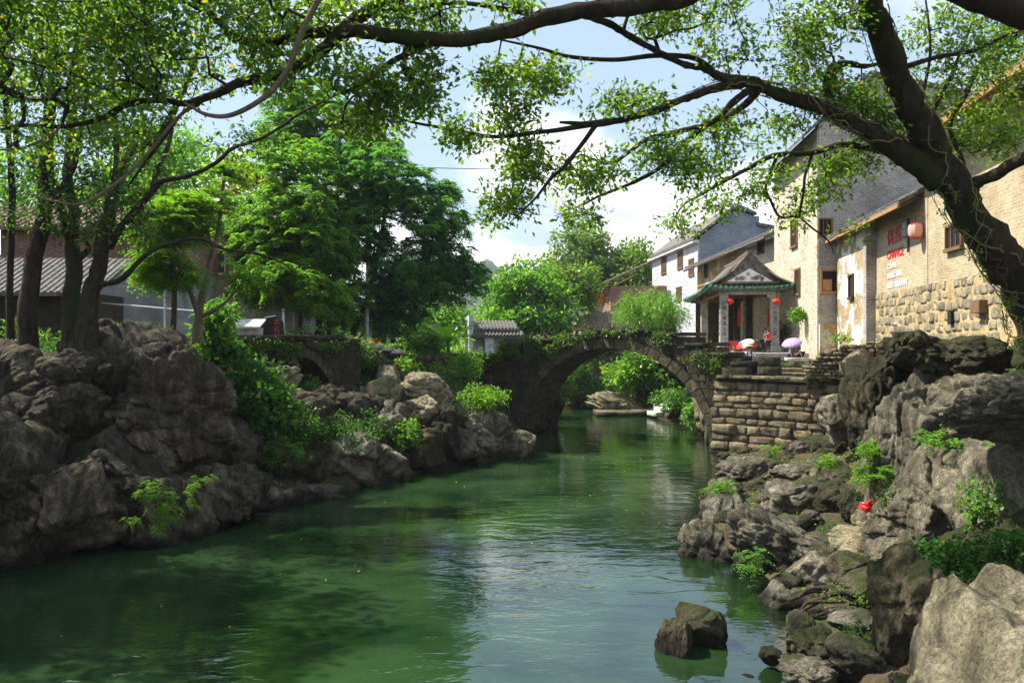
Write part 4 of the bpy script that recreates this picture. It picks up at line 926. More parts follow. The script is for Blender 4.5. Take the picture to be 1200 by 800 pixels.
for (x0, x1, y0, y1) in ((775.5, 781, 301, 321), (794.5, 800.5, 294, 315), (807.5, 813.5, 303, 323), (775, 781, 341, 352), (793, 799, 336, 352)):
    sa_, za = hit(x0, y1, WA, wd); sb_, zb_ = hit(x1, y0, WA, wd); sa_, sb_ = 16 - sa_, 16 - sb_
    window(wh, sa_ + .05, sb_ - .05, (za), (zb_), 0, 'wood', louvres=9)

# --- house with the row of red lanterns, further along the lane
LA = W(762, 400, 84)
lh = empty('lantern_house', (9.0, 92, 0), -math.pi / 2 + .03, 'brown timber and brick house with red lanterns, beyond the bamboo', 'house')
MB().box(0, 8.5, 0, 5, 3, 8.9).build('wall', M['brick_yellow'], lh); MB().box(8.5, 14, -.4, 5, 3, 9.6).build('wall', M['brick_red'], lh)
tiled_roof(lh, -.6, 8.8, (-1.3, 8.9), (3, 11), 'tile_brown', .34); tiled_roof(lh, 8.4, 15, (-1.4, 9.7), (3, 11.7), 'tile_brown', .34)
MB().box(.2, 8.3, -.9, -.8, 6.9, 7.0).build('balcony_rail', M['wood'], lh)
for i in range(9): MB().box(.4 + i, .5 + i, -.9, -.8, 5.8, 6.9).build('baluster', M['wood'], lh)
for i, (px, py) in enumerate(((705.5, 351), (708, 349), (711, 347), (706.5, 345.5))):
    lantern(W(px, py, 83 - i), .28, .5, 'red_paper', 'red lanterns in a cluster under the far brown eave', cord=.35, group='red lanterns of the far house', rib=8)

# --- balcony house whose roof shows over the bridge and whose balcony shows through the arch
bh = empty('balcony_house', W(690, 400, 66).tolist()[:2] + [0], -.28, 'low tiled house with a timber balcony, seen over and under the bridge', 'house')
MB().box(-1.8, 5.4, .9, 6, 1.0, 4.9).build('wall', M['brick_yellow'], bh)
MB().box(-2.2, 5.2, -.35, .9, 1.2, 2.7).build('white_base_wall', M['whitewall'], bh)
MB().box(-2.4, 5.4, -.6, .9, 2.7, 2.86).build('balcony_floor', M['wood'], bh)
for i in range(26): MB().box(-2.3 + i * .3, -2.22 + i * .3, -.55, -.47, 2.86, 3.75).build('baluster', M['wood_orange'], bh)
MB().box(-2.4, 5.4, -.57, -.45, 3.75, 3.84).build('handrail', M['wood_orange'], bh)
for x in (-2.3, .2, 2.8, 5.3): MB().box(x - .07, x + .07, -.62, -.48, 2.86, 5.0).build('post', M['wood_orange'], bh)
tiled_roof(bh, -3.2, 6.2, (-1.3, 4.9), (2.8, 6.55), 'tile_brown', .3); tiled_roof(bh, -3.2, 6.2, (6.5, 5.0), (2.83, 6.52), 'tile_brown', .3, stuff=True)
b2 = empty('shed', W(716, 385, 62).tolist()[:2] + [0], -.35, 'small shed with an old sagging tile roof behind the top of the arch', 'shed')
MB().box(-2, 2.6, 0, 3, 3, 5.6).build('wall', M['mudwall'], b2); tiled_roof(b2, -2.5, 3.1, (-.8, 5.5), (1.6, 6.75), 'tile_brown', .3); tiled_roof(b2, -2.5, 3.1, (4, 5.5), (1.63, 6.73), 'tile_brown', .3, stuff=True)

# --- white hut left of the bridge
hu = empty('white_hut', W(549, 400, 50).tolist()[:2] + [0], .12, 'small whitewashed hut with a grey roof at the left end of the main bridge', 'hut')
MB().box(0, .25, -.4, 3, 3.4, 6.0).build('end_wall', M['whitewall'], hu)
MB().box(.25, 2.7, 0, 3, 3.4, 5.35).build('wall', M['shadewall'], hu); MB().box(.95, 1.45, -.35, -.003, 3.4, 4.95).build('white_pier', M['whitewall'], hu)
MB().box(1.45, 3.0, -.25, 2.9, 3.4, 4.85).build('wall', M['shadewall'], hu)
tiled_roof(hu, .25, 2.9, (-.2, 5.22), (1.6, 5.75), 'tile', .2); tiled_roof(hu, .1, 3.2, (-.5, 4.86), (-.02, 5.1), 'tile', .2)
window(hu, 1.75, 2.05, 4.25, 4.55, -.25, 'greystone', pane='glass')

# --- left bank buildings
lb = empty('stucco_house', (-18.3, 30.5, 0), .04, 'grey rendered house with bare red brick above, behind the left tree trunks', 'house')
MB().box(0, 6.2, 0, 5, 3.5, 7.15).build('rendered_wall', M['stucco'], lb); MB().box(-6, -.003, .1, 5, 3.5, 7.6).build('wall', M['brick_red'], lb)
MB().box(0.0, 6.2, .04, 5, 7.15, 8.5).build('brick_wall', M['brick_red'], lb); tiled_roof(lb, -6.3, 6.5, (-.5, 8.55), (2.5, 9.7), 'tile_brown', .3)
window(lb, -5, -4.2, 6.0, 6.9, .1, 'wood_orange', pane='glass', bars=1)
sd = empty('lean_to_shed', (-19.4, 25.6, 0), .06, 'dark lean to shed with a grey tiled roof at the left edge', 'shed')
MB().box(-4, 6.4, .9, 3, 3.5, 6.0).build('wall', M['mudwall'], sd); tiled_roof(sd, -4.3, 6.7, (0, 6.0), (3, 7.3), 'tile', .2, rib=.05); MB().box(6.3, 6.45, .4, .55, 3.5, 5.9).build('post', M['wood_dark'], sd)
lc = empty('grey_house', (-14.9, 38.5, 0), .05, 'grey house with two small blue grey windows behind the bright green tree', 'house')
MB().box(0, 5.2, 0, 5, 3.5, 6.6).build('wall', M['stucco'], lc); MB().box(0, 5.2, .03, 5, 6.6, 9.8).build('brick_wall', M['brick_red'], lc); tiled_roof(lc, -.3, 5.6, (-.6, 9.75), (2.5, 11), 'tile_brown', .3)
window(lc, .6, 1.1, 5.6, 6.3, 0, 'greystone', pane='glass', bars=1); window(lc, 1.1, 1.9, 7.6, 8.6, .03, 'greystone', pane='glass', bars=1)
ld = empty('tall_gable_house', W(160, 400, 52).tolist()[:2] + [0], 0, 'tall brown brick gable rising behind the left trees', 'house')
MB().prism([(-3.2, 3), (2.2, 3), (2.2, 13.6), (-.6, 15.2), (-3.2, 13.6)], 0, 6).build('wall', M['brick_red'], ld); slope(ld, (-3.8, 13.3), (-.6, 15.3), -.3, 6.2, .15, 'tile_brown', 'roof'); slope(ld, (-.57, 15.3), (2.7, 13.4), -.3, 6.2, .15, 'tile_brown', 'roof')

# railing in front of the grey wall
rl = empty('pipe_railing', (-13.3, 27.2, 0), .03, 'thin white pipe railing in front of the grey rendered wall', 'railing')
for x in (0.0, 2.2, 3.4): MB().tube([(x, 0, 3.9), (x, 0, 6.25 if x == 2.2 else 5.6)], [.03, .03], 8).build('post', M['metal_white'], rl)
for z_ in (5.74,): MB().tube([(0, 0, z_), (3.5, 0, z_ - .30)], [.028, .028], 8).build('rail', M['metal_white'], rl)
# notice boards and poles on the left bank
q = W(285, 392, 29.8)
nb_ = empty('stone_lectern', (q[0], q[1], 4.72), .05, 'low stone block with a slanting pale top plate beside the path', 'plinth')
MB().box(-.50, .50, -.02, .8, 0, .26).build('base', M['greystone'], nb_, bevel=.01); MB().add([(-.6, -.12, .24), (.6, -.12, .24), (.6, .8, .52), (-.6, .8, .52), (-.6, -.12, .30), (.6, -.12, .30), (.6, .8, .58), (-.6, .8, .58)], [(0, 3, 2, 1), (4, 5, 6, 7), (0, 1, 5, 4), (1, 2, 6, 5), (2, 3, 7, 6), (3, 0, 4, 7)]).build('top_plate', M['palestone'], nb_)
q = W(317, 392, 32.5)
bb = empty('name_board', (q[0], q[1], 4.2), 0, 'dark upright stone with rust red characters beside the small arch', 'sign')
MB().prism([(-.55, 0), (.48, 0), (.42, 1.05), (.2, 1.3), (-.25, 1.22), (-.5, .9)], 0, .3).build('stone', M['black'], bb, bevel=.03)
for i, (ch, x, z_, s_) in enumerate((('古', .12, 1.02, .24), ('石', .12, .74, .24), ('桥', .12, .46, .24), ('八', -.25, .36, .2), ('方', -.25, .12, .2), ('水', .12, .2, .22))): text(bb, ch, (x, -.012, z_ - .06), s_, 'rust', ext=.01, bold=.006)
def pole(px, top, Yd, zb, r, label, m='concrete', cap=False):
    q = W(px, 400, Yd); zt = EYE + (400 - top) / 1000 * Yd; e = empty('utility_pole' if cap else 'post', (q[0], q[1], zb), 0, label, 'pole')
    MB().tube([(0, 0, -.3), (0, 0, (zt - zb) / 2), (0, 0, zt - zb)], [r, r * .9, r * .75], 10).build('shaft', M[m], e)
    if cap:
        MB().box(-.7, .7, -.06, .06, zt - zb - .7, zt - zb - .58).build('crossarm', M['concrete'], e)
        for x in (-.6, 0, .6): MB().lathe([(.0, 0), (.06, .02), (.04, .08), (.07, .12), (.0, .2)], 8, x, 0).build('insulator', M['whitewall'], e, loc=(0, 0, zt - zb - .58))
    return e
pole(345.5, 225, 38.6, 4.1, .10, 'straight pale concrete pole in front of the dense trees')
pole(332, 362, 33.8, 4.1, .07, 'short white post beside the dark stone with red characters', 'metal_white')
pole(266, 350, 31.0, 4.1, .09, 'short pale post left of the slanting plate')
pole(432, 133, 46, 4.0, .16, 'tall utility pole rising above the dark green tree', cap=True)
pole(430, 330, 38, 4.0, .10, 'thin pale post beneath the dark green tree')
wv = []
pa, pb = W(432, 195, 46), W(925, 199, 47)
for t in np.linspace(0, 1, 20): q = pa * (1 - t) + pb * t; q[2] -= .12 * 4 * t * (1 - t); wv.append(q)
wr = MB().tube(wv, [.022] * 20, 5).build('power_line', M['black']); tag(wr, 'single thin power line crossing the sky above the bridge', 'cable')
for i, (px, py) in enumerate(((362, 356), (367, 357), (371, 356))):
    lantern(W(px, py, 40 + i * .3), .14, .22, 'red_paper', 'small red lanterns glimpsed among the dense trees', cord=.6, group='small red lanterns in the trees', rib=8)
rb = empty('litter_bin', W(440, 401, 36.5), 0, 'small red and yellow painted box beside the stone stairs', 'box')
MB().box(-.09, .09, -.09, .09, -.5, 0).build('body', M['yellow'], rb); MB().box(-.12, .12, -.12, .12, 0, .12).build('lid', M['red_paint'], rb)

# ------------------------------------------------------------------ pavilion
PV = np.array([10.42, 42.0]); pr = -.12
pv = empty('pavilion', (PV[0], PV[1], 3.97), pr, 'open pavilion with stone columns and green tile edged roof, right of the bridge', 'pavilion')
ZC = 6.93 - 3.97; EV = 7.15 - 3.97; DEP = 13.0; XW = 2.42
MB().box(-.6, XW + .6, -.8, 13.2, -.6, .02).build('plinth', M['greystone'], pv)
for (x, y) in ((0, 0), (XW, 0), (0, 9.2), (XW, 9.2), (.55, 5.0), (XW - .45, 5.0), (1.0, 9.3), (1.55, 6.6)):
    inner = (x not in (0, XW)); hw_ = .20 if not inner else .17
    c_ = MB().box(x - hw_, x + hw_, y - hw_, y + hw_, .3, ZC).build('column', M['greystone' if not inner else 'wetstone'], pv, bevel=.015)
    MB().box(x - hw_ - .07, x + hw_ + .07, y - hw_ - .07, y + hw_ + .07, .02, .3).build('column_base', M['palestone'], c_, bevel=.015)
    if y == 0:
        s = '古樹石橋溪水長' if x == 0 else '青山明月古人家'
        for i, ch in enumerate(s): text(c_, ch, (x - .11, y - hw_ - .004, ZC - .62 - i * .25), .22, 'navy_paint', ext=.004, name='character')
        if x == 0:
            for i, ch in enumerate('風清月白水自流'): text(c_, ch, (x - hw_ - .004, y + .11, ZC - .62 - i * .25), .22, 'navy_paint', rot=(R(90), 0, R(-90)), ext=.004, name='character')
for y in (0, 5.0, 9.2, 12.4): MB().box(-.5, XW + .5, y - .13, y + .13, ZC, ZC + .17).build('cross_beam', M['wood'], pv)
for x in (0, XW): MB().box(x - .14, x + .14, -.6, 12.7, ZC + .003, ZC + .165).build('long_beam', M['wood'], pv)
MB().box(-.25, XW + .25, -.16, -.131, ZC - .14, ZC + .0).build('lintel_board', M['palestone'], pv)
MB().box(XW - .38, XW - .02, -.30, -.17, ZC - .30, ZC + .02).build('name_plate', M['palestone'], pv)
X0, X1, Y0, Y1 = -.85, XW + .85, -1.0, 13.4; CX = XW / 2; zE = ZC + .12
# curved hipped skirt and steep upper gable
def roofpatch(P00, P10, P01, P11, nu, nv_, lift, nm, m='tile', th=.1):
    P00, P10, P01, P11 = [np.array(p, float) for p in (P00, P10, P01, P11)]; v = []; f = []
    for j in range(nv_ + 1):
        for i in range(nu + 1):
            a, b = i / nu, j / nv_; q = (P00 * (1 - a) + P10 * a) * (1 - b) + (P01 * (1 - a) + P11 * a) * b
            q = q + np.array([0, 0, lift * (abs(2 * a - 1) ** 4) * (1 - b) - .22 * math.sin(math.pi * b) * .8]); v.append(q)
    nn_ = len(v); v += [q - np.array([0, 0, th]) for q in v]
    for j in range(nv_):
        for i in range(nu):
            a = j * (nu + 1) + i; f += [(a, a + 1, a + nu + 2, a + nu + 1), (nn_ + a + nu + 1, nn_ + a + nu + 2, nn_ + a + 1, nn_ + a)]
    for i in range(nu): f += [(i, nn_ + i, nn_ + i + 1, i + 1)]; a = nv_ * (nu + 1) + i; f += [(a + 1, nn_ + a + 1, nn_ + a, a)]
    o = MB().add(v, f).build(nm, M[m], pv, smooth=False); return o, lambda a, b: (P00 * (1 - a) + P10 * a) * (1 - b) + (P01 * (1 - a) + P11 * a) * b + np.array([0, 0, lift * (abs(2 * a - 1) ** 4) * (1 - b) - .22 * math.sin(math.pi * b) * .8])
zR = 8.72 - 3.97; gy0, gy1 = .25, 8.6; zG = 7.36 - 3.97
patches = [roofpatch((X0, Y1, zE), (X0, Y0, zE), (CX, gy1, zR), (CX, gy0, zR), 30, 6, .12, 'roof_slope'),
           roofpatch((X1, Y0, zE), (X1, Y1, zE), (CX, gy0, zR), (CX, gy1, zR), 30, 6, .12, 'roof_slope'),
           roofpatch((X0, Y0, zE), (X1, Y0, zE), (CX - 1.15, gy0 - .02, zG), (CX + 1.15, gy0 - .02, zG), 16, 4, .12, 'roof_skirt'),
           roofpatch((X1, Y1, zE), (X0, Y1, zE), (CX, gy1 + .02, zR), (CX, gy1 + .02, zR), 16, 4, .12, 'roof_skirt')]
for (ro, fn), cnt in zip(patches, (52, 52, 17, 17)):
    for i in range(cnt):
        a = (i + .5) / cnt; pts = [fn(a, b) + np.array([0, 0, .035]) for b in (0, .35, .7, .98)]
        MB().tube(pts, [.07] * 4, 6).build('tile_row', M['tile'], ro)
        q0_ = fn(a, 0); dirn = fn(a, .1) - q0_; dirn /= np.linalg.norm(dirn)
        MB().tube([q0_ - dirn * .06 + np.array([0, 0, .04]), q0_ + dirn * .16 + np.array([0, 0, .045])], [.088, .088], 8).build('eave_tile', M['tile_green'], ro)
        if i < cnt - 1:
            a2 = (i + 1) / cnt; e_ = fn(a2, 0); ex_ = (fn(a2 + .01, 0) - e_); ex_[2] = 0; ex_ /= np.linalg.norm(ex_)
            MB().add([e_ - ex_ * .07 + [0, 0, .0], e_ + ex_ * .07 + [0, 0, .0], e_ + [0, 0, -.15], e_ - ex_ * .07 - dirn * .03, e_ + ex_ * .07 - dirn * .03, e_ - dirn * .03 + [0, 0, -.15]], [(0, 1, 2), (5, 4, 3), (0, 3, 4, 1), (1, 4, 5, 2), (2, 5, 3, 0)]).build('drip_tile', M['tile_green'], ro)
# front gable: white plaster triangle with relief, dark brick barge bands
gb = MB().prism([(CX - 1.12, zG + .05), (CX + 1.12, zG + .05), (CX, zG + .70)], gy0 - .5, gy0 + .1).build('gable_panel', M['relief'], pv)
for sg_ in (-1, 1):
    MB().prism([(CX + sg_ * 1.72, zG - .0), (CX + sg_ * 1.12, zG + .03), (CX, zG + .68), (CX, zR + .10)][::sg_], gy0 - .46, gy0 + .12).build('barge_band', M['tile'], pv)
    MB().tube([(CX + sg_ * 1.72, gy0 - .44, zG + .02), (CX + sg_ * .9, gy0 - .44, zG + .48), (CX, gy0 - .44, zR + .16)], [.07] * 3, 6).build('verge_tiles', M['tile_brown'], pv)
MB().tube([(CX, gy0 - .5, zR + .14), (CX, 4.4, zR + .06), (CX, gy1, zR + .14)], [.12] * 3, 8).build('ridge', M['tile'], pv)
rs = np.random.RandomState(4)
for i in range(15):
    t = rs.uniform(-1, 1); x = CX + t * .62; hmax = (1 - abs(t) * .75) * .38; z_ = zG + .13 + rs.uniform(.02, hmax)
    pts = [(x + .11 * math.cos(a * 1.3 + i) * (1 - a / 9), gy0 - .51, z_ + .09 * math.sin(a * 1.3 + i) * (1 - a / 9)) for a in range(7)]
    MB().tube(pts, [.016] * 7, 5).build('relief_scroll', M['tile'], gb)
MB().tube([(CX - 1.4, gy0 - .47, zG + .0), (CX + 1.4, gy0 - .47, zG + .0)], [.07, .07], 6).build('gable_foot_ridge', M['tile_brown'], pv)
back = MB().box(-.2, XW + .2, 12.4, 12.6, 0, ZC).build('back_wall', M['wood_dark'], pv)
lantern(W(855, 353, 41.0), .20, .20, 'red_paper', 'squat red lantern at the left front column of the pavilion', cord=.25, tassel=False)
lantern(W(910, 353, 40.6), .20, .20, 'red_paper', 'squat red lantern at the right front column of the pavilion', cord=.25, tassel=False)
for (px, y0_, y1_, Yd, lb_) in ((866.5, 361, 382, 44.5, 'left'), (901, 360, 382, 43, 'right')):
    a, b = W(px - 1.6, y0_, Yd), W(px + 1.6, y1_, Yd); tag(MB().box(a[0], b[0], Yd - .02, Yd + .02, b[2], a[2]).build('paper_banner', M['red_paper']), 'narrow red paper banner hanging inside the pavilion near its %s side' % lb_, 'banner')
# market table
q = W(868, 410, 41.3); tb = empty('market_table', (q[0], q[1], 3.99), .0, 'long market table covered with red cloth under the pavilion front', 'table')
MB().box(-.72, .72, -.3, .3, .50, .56).build('table_top', M['cloth_blue'], tb); 
for i in range(9): MB().box(-.71 + i * .158, -.71 + i * .158 + .14, -.325 - .015 * (i % 2), -.305, .24, .50).build('cloth_pleat', M['cloth_red'], tb)
for x in (-.66, .66):
    for y in (-.25, .25): MB().box(x - .03, x + .03, y - .03, y + .03, 0, .5).build('leg', M['wood'], tb)
MB().box(-.7, .7, -.28, -.22, .1, .16).build('stretcher', M['wood'], tb)
q = W(889, 409, 41.6); t2 = empty('wooden_counter', (q[0], q[1], 3.99), 0, 'brown wooden counter heaped with goods beside the red cloth table', 'counter')
MB().box(-.38, .38, -.25, .25, .42, .48).build('top', M['wood'], t2); 
for x in (-.34, .34): MB().box(x - .03, x + .03, -.22, .22, 0, .42).build('leg', M['wood'], t2)
rs = np.random.RandomState(2)
for i in range(7):
    g_ = link('jar', rock_mesh((.14, .14, .13), 900 + i, 2, rough=.3), M[('wood_orange', 'straw', 'cloth_white')[i % 3]], loc=(q[0] - .3 + i * .1, q[1], 3.99 + .545)); tag(g_, 'small goods heaped in a row on the brown wooden counter', 'goods', 'goods on the wooden counter')
q = W(864, 397, 43.0); tag(MB().box(-.2, .2, -.2, .2, 0, .5).build('wooden_stool', M['wood'], None, loc=(q[0], q[1], 3.99), bevel=.02), 'brown wooden box seat behind the red cloth table', 'seat')

# ------------------------------------------------------------------ people
def skin_obj(name, verts, edges, radii, m, parent, root=0, sub=1):
    me = bpy.data.meshes.new(name); me.from_pydata(verts, edges, []); me.update(); o = link(name, me, M[m], parent)
    o.modifiers.new('skin', 'SKIN')
    if not me.skin_vertices: me.attributes.new('skin', 'FLOAT2', 'POINT') if False else None
    bpy.context.view_layer.objects.active = o
    if not me.skin_vertices:
        with bpy.context.temp_override(object=o, active_object=o): bpy.ops.mesh.customdata_skin_add()
    for i, r in enumerate(radii): me.skin_vertices[0].data[i].radius = (r, r) if not isinstance(r, tuple) else r
    me.skin_vertices[0].data[root].use_root = True
    s = o.modifiers.new('sub', 'SUBSURF'); s.levels = sub; s.render_levels = sub; me.shade_smooth() if hasattr(me, 'shade_smooth') else None
    return o
def person(loc, rz, label, pose='stand', s=1.0, top='cloth_white', bottom='cloth_black', sleeves=True, hat=None, hair='hair', arm_r=None, arm_l=None, straps=None, lean=0.0):
    r = empty('person', loc, rz, label, 'person'); r.scale = (s, s, s)
    # metres for a 1.62 m adult looking towards -y; hips at hz
    if pose == 'sit': hz, knee, foot = .45, (.0, -.42, .47), (0, -.45, .06)
    elif pose == 'squat': hz, knee, foot = .28, (.03, -.38, .50), (0, -.16, .05)
    else: hz, knee, foot = .86, (0, -.02, .46), (0, .02, .05)
    sh = hz + .50; ln = lean
    T = lambda z: -ln * (z - hz)
    arm_r = arm_r or [(.22, .0, sh - .28), (.24, -.06, sh - .50)]; arm_l = arm_l or [(-.22, .0, sh - .28), (-.24, -.06, sh - .50)]
    V = [(0, 0, hz), (0, T(hz + .22), hz + .22), (0, T(sh - .05), sh - .05), (0, T(sh + .08), sh + .08), (0, T(sh + .12) - .015, sh + .16), (0, T(sh + .2) - .02, sh + .26)]
    E = [(0, 1), (1, 2), (2, 3), (3, 4), (4, 5)]; Rr = [(.15, .11), (.125, .095), (.15, .10), .05, (.072, .085), (.07, .085)]
    def limb(path, rad, start):
        p = start
        for q, rr in zip(path, rad): V.append(tuple(q)); Rr.append(rr); E.append((p, len(V) - 1)); p = len(V) - 1
        return p
    for sx, arm in ((1, arm_r), (-1, arm_l)):
        w_ = limb([(sx * .17, T(sh), sh - .02)] + arm, [.055, .040, .028], 2)
        wrist = np.array(arm[-1]); el = np.array(arm[-2]); d = wrist - el; d = d / np.linalg.norm(d); side = np.cross(d, [0, 1, 0.1]); side /= np.linalg.norm(side)
        pl = limb([wrist + d * .06], [(.034, .018)], w_)
        for k in range(4):
            base_ = wrist + d * .085 + side * (k - 1.5) * .019; curl = np.cross(side, d); L_ = (.07, .08, .075, .058)[k]
            limb([base_, base_ + d * L_ * .5 + curl * .008, base_ + d * L_ * .85 + curl * .03], [.009, .0085, .007], pl)
        limb([wrist + d * .03 - side * .03, wrist + d * .06 - side * .05 + np.cross(side, d) * .015], [.011, .009], w_)
    for sx in (1, -1):
        limb([(sx * .09, 0, hz - .02), (sx * (.11 + knee[0]), knee[1], knee[2] if pose != 'stand' else .46), (sx * .11, foot[1], foot[2] + .03), (sx * .12, foot[1] - .13, .03)], [.085, .058, .036, .034], 0)
    skin_obj('body', V, E, Rr, 'skin', r)
    # clothes as their own close fitting shells
    V2 = [V[0], V[1], V[2], (V[3][0], V[3][1], V[3][2] - .05)]; E2 = [(0, 1), (1, 2), (2, 3)]; R2 = [(.165, .125), (.142, .112), (.165, .118), .07]
    if sleeves:
        for sx, arm in ((1, arm_r), (-1, arm_l)):
            b = len(V2); e_ = np.array(arm[0]); s_ = np.array((sx * .18, T(sh), sh - .015)); V2 += [tuple(s_), tuple(s_ * .25 + e_ * .75)]; E2 += [(2, b), (b, b + 1)]; R2 += [.072, .058]
    skin_obj('shirt', V2, E2, R2, top, r)
    V3 = [(0, 0, hz + .02)]; E3 = []; R3 = [(.168, .13)]
    for sx in (1, -1):
        b = len(V3); kz = knee[2] if pose != 'stand' else .46
        V3 += [(sx * .09, 0, hz - .03), (sx * (.11 + knee[0]), knee[1], kz), (sx * .11, foot[1], foot[2] + .09)]; E3 += [(0, b), (b, b + 1), (b + 1, b + 2)]; R3 += [.10, .075, .055]
        link('shoe', block_mesh((.09, .24, .09), 5, .2), M['cloth_black'], r, loc=(sx * .12, foot[1] - .06, .045))
    skin_obj('trousers', V3, E3, R3, bottom, r)
    hx, hy, hz2 = V[5][0], V[5][1], V[5][2]
    d, F_ = ico(2); hv = d.copy(); hv = hv[:]; hv = hv * np.array([.093, .105, .115]); keep = [q for q in F_ if not (d[q].mean(0)[1] < -.35 and d[q].mean(0)[2] < .45) and d[q].mean(0)[2] > -.75]
    link('hair', fast_mesh('hair', hv, 3, True, np.array(keep)), M[hair], r, loc=(hx, hy + .012, hz2 + .0))
    fc = MB(); fc.add([(hx - .012, hy - .088, hz2 - .035), (hx + .012, hy - .088, hz2 - .035), (hx, hy - .112, hz2 - .03), (hx, hy - .085, hz2 + .01)], [(0, 1, 2), (1, 3, 2), (3, 0, 2)]).build('nose', M['skin'], r)
    for sx in (-1, 1):
        MB().lathe([(0, -.008), (.011, 0), (0, .008)], 6).build('eye', M['hair'], r, loc=(hx + sx * .03, hy - .083, hz2 + .005)); MB().box(-.008, .008, -.015, .015, -.028, .028).build('ear', M['skin'], r, loc=(hx + sx * .082, hy, hz2 - .01))
    MB().box(-.02, .02, -.004, .004, -.004, .004).build('mouth', M['red_paint'], r, loc=(hx, hy - .086, hz2 - .062))
    if hat: MB().lathe([(.0, .13), (.07, .12), (.10, .06), (.105, .02), (.20, -.01), (.205, -.02), (.10, .0)], 18).build('hat', M[hat], r, loc=(hx, hy, hz2 + .02), smooth=True)
    if straps:
        MB().box(-.13, .13, .10, .135, hz + .02, hz + .36).build('bib_back', M[straps], r, bevel=.01)
        for sx in (-1, 1): MB().tube([(sx * .09, .115, hz + .34), (sx * .085, .10 + T(sh), sh + .0), (sx * .08, .02 + T(sh), sh + .055)], [.025] * 3, 6).build('strap', M[straps], r)
    return r, V
def umbrella(loc, tilt, cols, label, rad=.62, h=.26, shaft=.75):
    u = empty('umbrella', loc, 0, label, 'umbrella'); u.rotation_euler = tilt
    n_ = 8
    for i in range(n_):
        a0, a1 = 2 * math.pi * i / n_, 2 * math.pi * (i + 1) / n_; v = []; f = []
        for j in range(6):
            t = j / 5; rr = rad * math.sin(t * 1.25) / math.sin(1.25); z_ = -h * (1 - math.cos(t * 1.25)) / (1 - math.cos(1.25))
            for k, a in enumerate(np.linspace(a0, a1, 5)): s_ = 1 - .05 * math.sin(math.pi * k / 4) * t; v.append((rr * s_ * math.cos(a), rr * s_ * math.sin(a), z_))
        for j in range(5):
            for k in range(4): f.append((j * 5 + k, j * 5 + k + 1, j * 5 + k + 6, j * 5 + k + 5))
        o = MB().add(v, f).build('canopy_panel', M[cols[i % len(cols)]], u, smooth=True)
        o.modifiers.new('th', 'SOLIDIFY').thickness = .003
        MB().tube([(0, 0, -.01), (rad * .55 * math.cos(a0), rad * .55 * math.sin(a0), -h * .33), (rad * math.cos(a0), rad * math.sin(a0), -h - .005)], [.004] * 3, 4).build('rib', M['steel'], u)
    MB().tube([(0, 0, .06), (0, 0, -shaft)], [.007, .007], 6).build('shaft', M['steel'], u); MB().tube([(0, 0, -shaft), (0, 0, -shaft - .08), (.03, 0, -shaft - .11), (.05, 0, -shaft - .07)], [.012] * 4, 6).build('handle', M['black'], u); return u
# the woman with the straw hat sits with her back to us on the parapet
q = W(878, 424, 35.9); pz_ = 3.06
person((q[0], 35.9, pz_ + .02), math.pi - .25, 'woman in a straw hat and black dungarees seen from behind, beside the bridge end', 'sit', 1.0, 'cloth_white', 'cloth_black', True, 'straw', straps='cloth_black', arm_r=[(.24, -.05, .72), (.15, -.30, .85)], arm_l=[(-.26, .0, .70), (-.24, -.2, .52)])
umbrella(W(871, 399.5, 36.5), (.1, -.55, .2), ['umb_white', 'umb_green', 'umb_white', 'umb_red', 'umb_red', 'umb_white', 'umb_white', 'umb_white'], 'white and red umbrella held over the woman in the straw hat', .43, .21)
seat = MB().box(-.4, .4, -.35, .35, 2.95, pz_ + .37).build('seat_wall', M['archstone'], None, loc=(q[0], 35.9, 0), bevel=.02); tag(seat, 'low stone seat under the woman in the straw hat', 'seat')
person(W(900.5, 412.5, 40.2), math.pi + .4, 'person in a red jacket standing at the counter of the pavilion', 'stand', .62, 'cloth_red', 'cloth_black')
person(W(894, 413, 40.6), math.pi / 2, 'dark haired person in grey leaning over the wooden counter', 'stand', .68, 'cloth_grey', 'cloth_black', lean=.3)
person(W(934.5, 421, 38.0) + np.array([0, 0, -.05]), 1.9, 'person in dark clothes crouching under the purple umbrella', 'squat', .82, 'cloth_black', 'cloth_black', arm_r=[(.2, -.15, .58), (.1, -.25, .8)])
person(W(926.5, 420, 38.4) + np.array([0, 0, -.05]), 1.2, 'person in grey crouching half hidden behind the purple umbrella', 'squat', .75, 'cloth_grey', 'cloth_blue')
umbrella(W(927, 397.5, 37.3), (.2, -.42, .4), ['umb_lilac'], 'lilac purple umbrella tilted over two crouching people', .45, .21)

# red plastic bag caught between the rocks
bm_ = rock_mesh((.34, .28, .24), 55, 4, rough=1.6, flute=.12); bg_ = link('plastic_bag', bm_, M['bag'], loc=tuple(W(1009, 590, 16.9) + np.array([0, -.3, 0]))); tag(bg_, 'crumpled red plastic bag caught on the dark boulder', 'bag')
MB().tube([(0, 0, .08), (.10, -.02, .17), (.2, 0, .10), (.16, .02, .04)], [.02, .012, .015, .01], 6).build('handle', M['bag'], bg_)
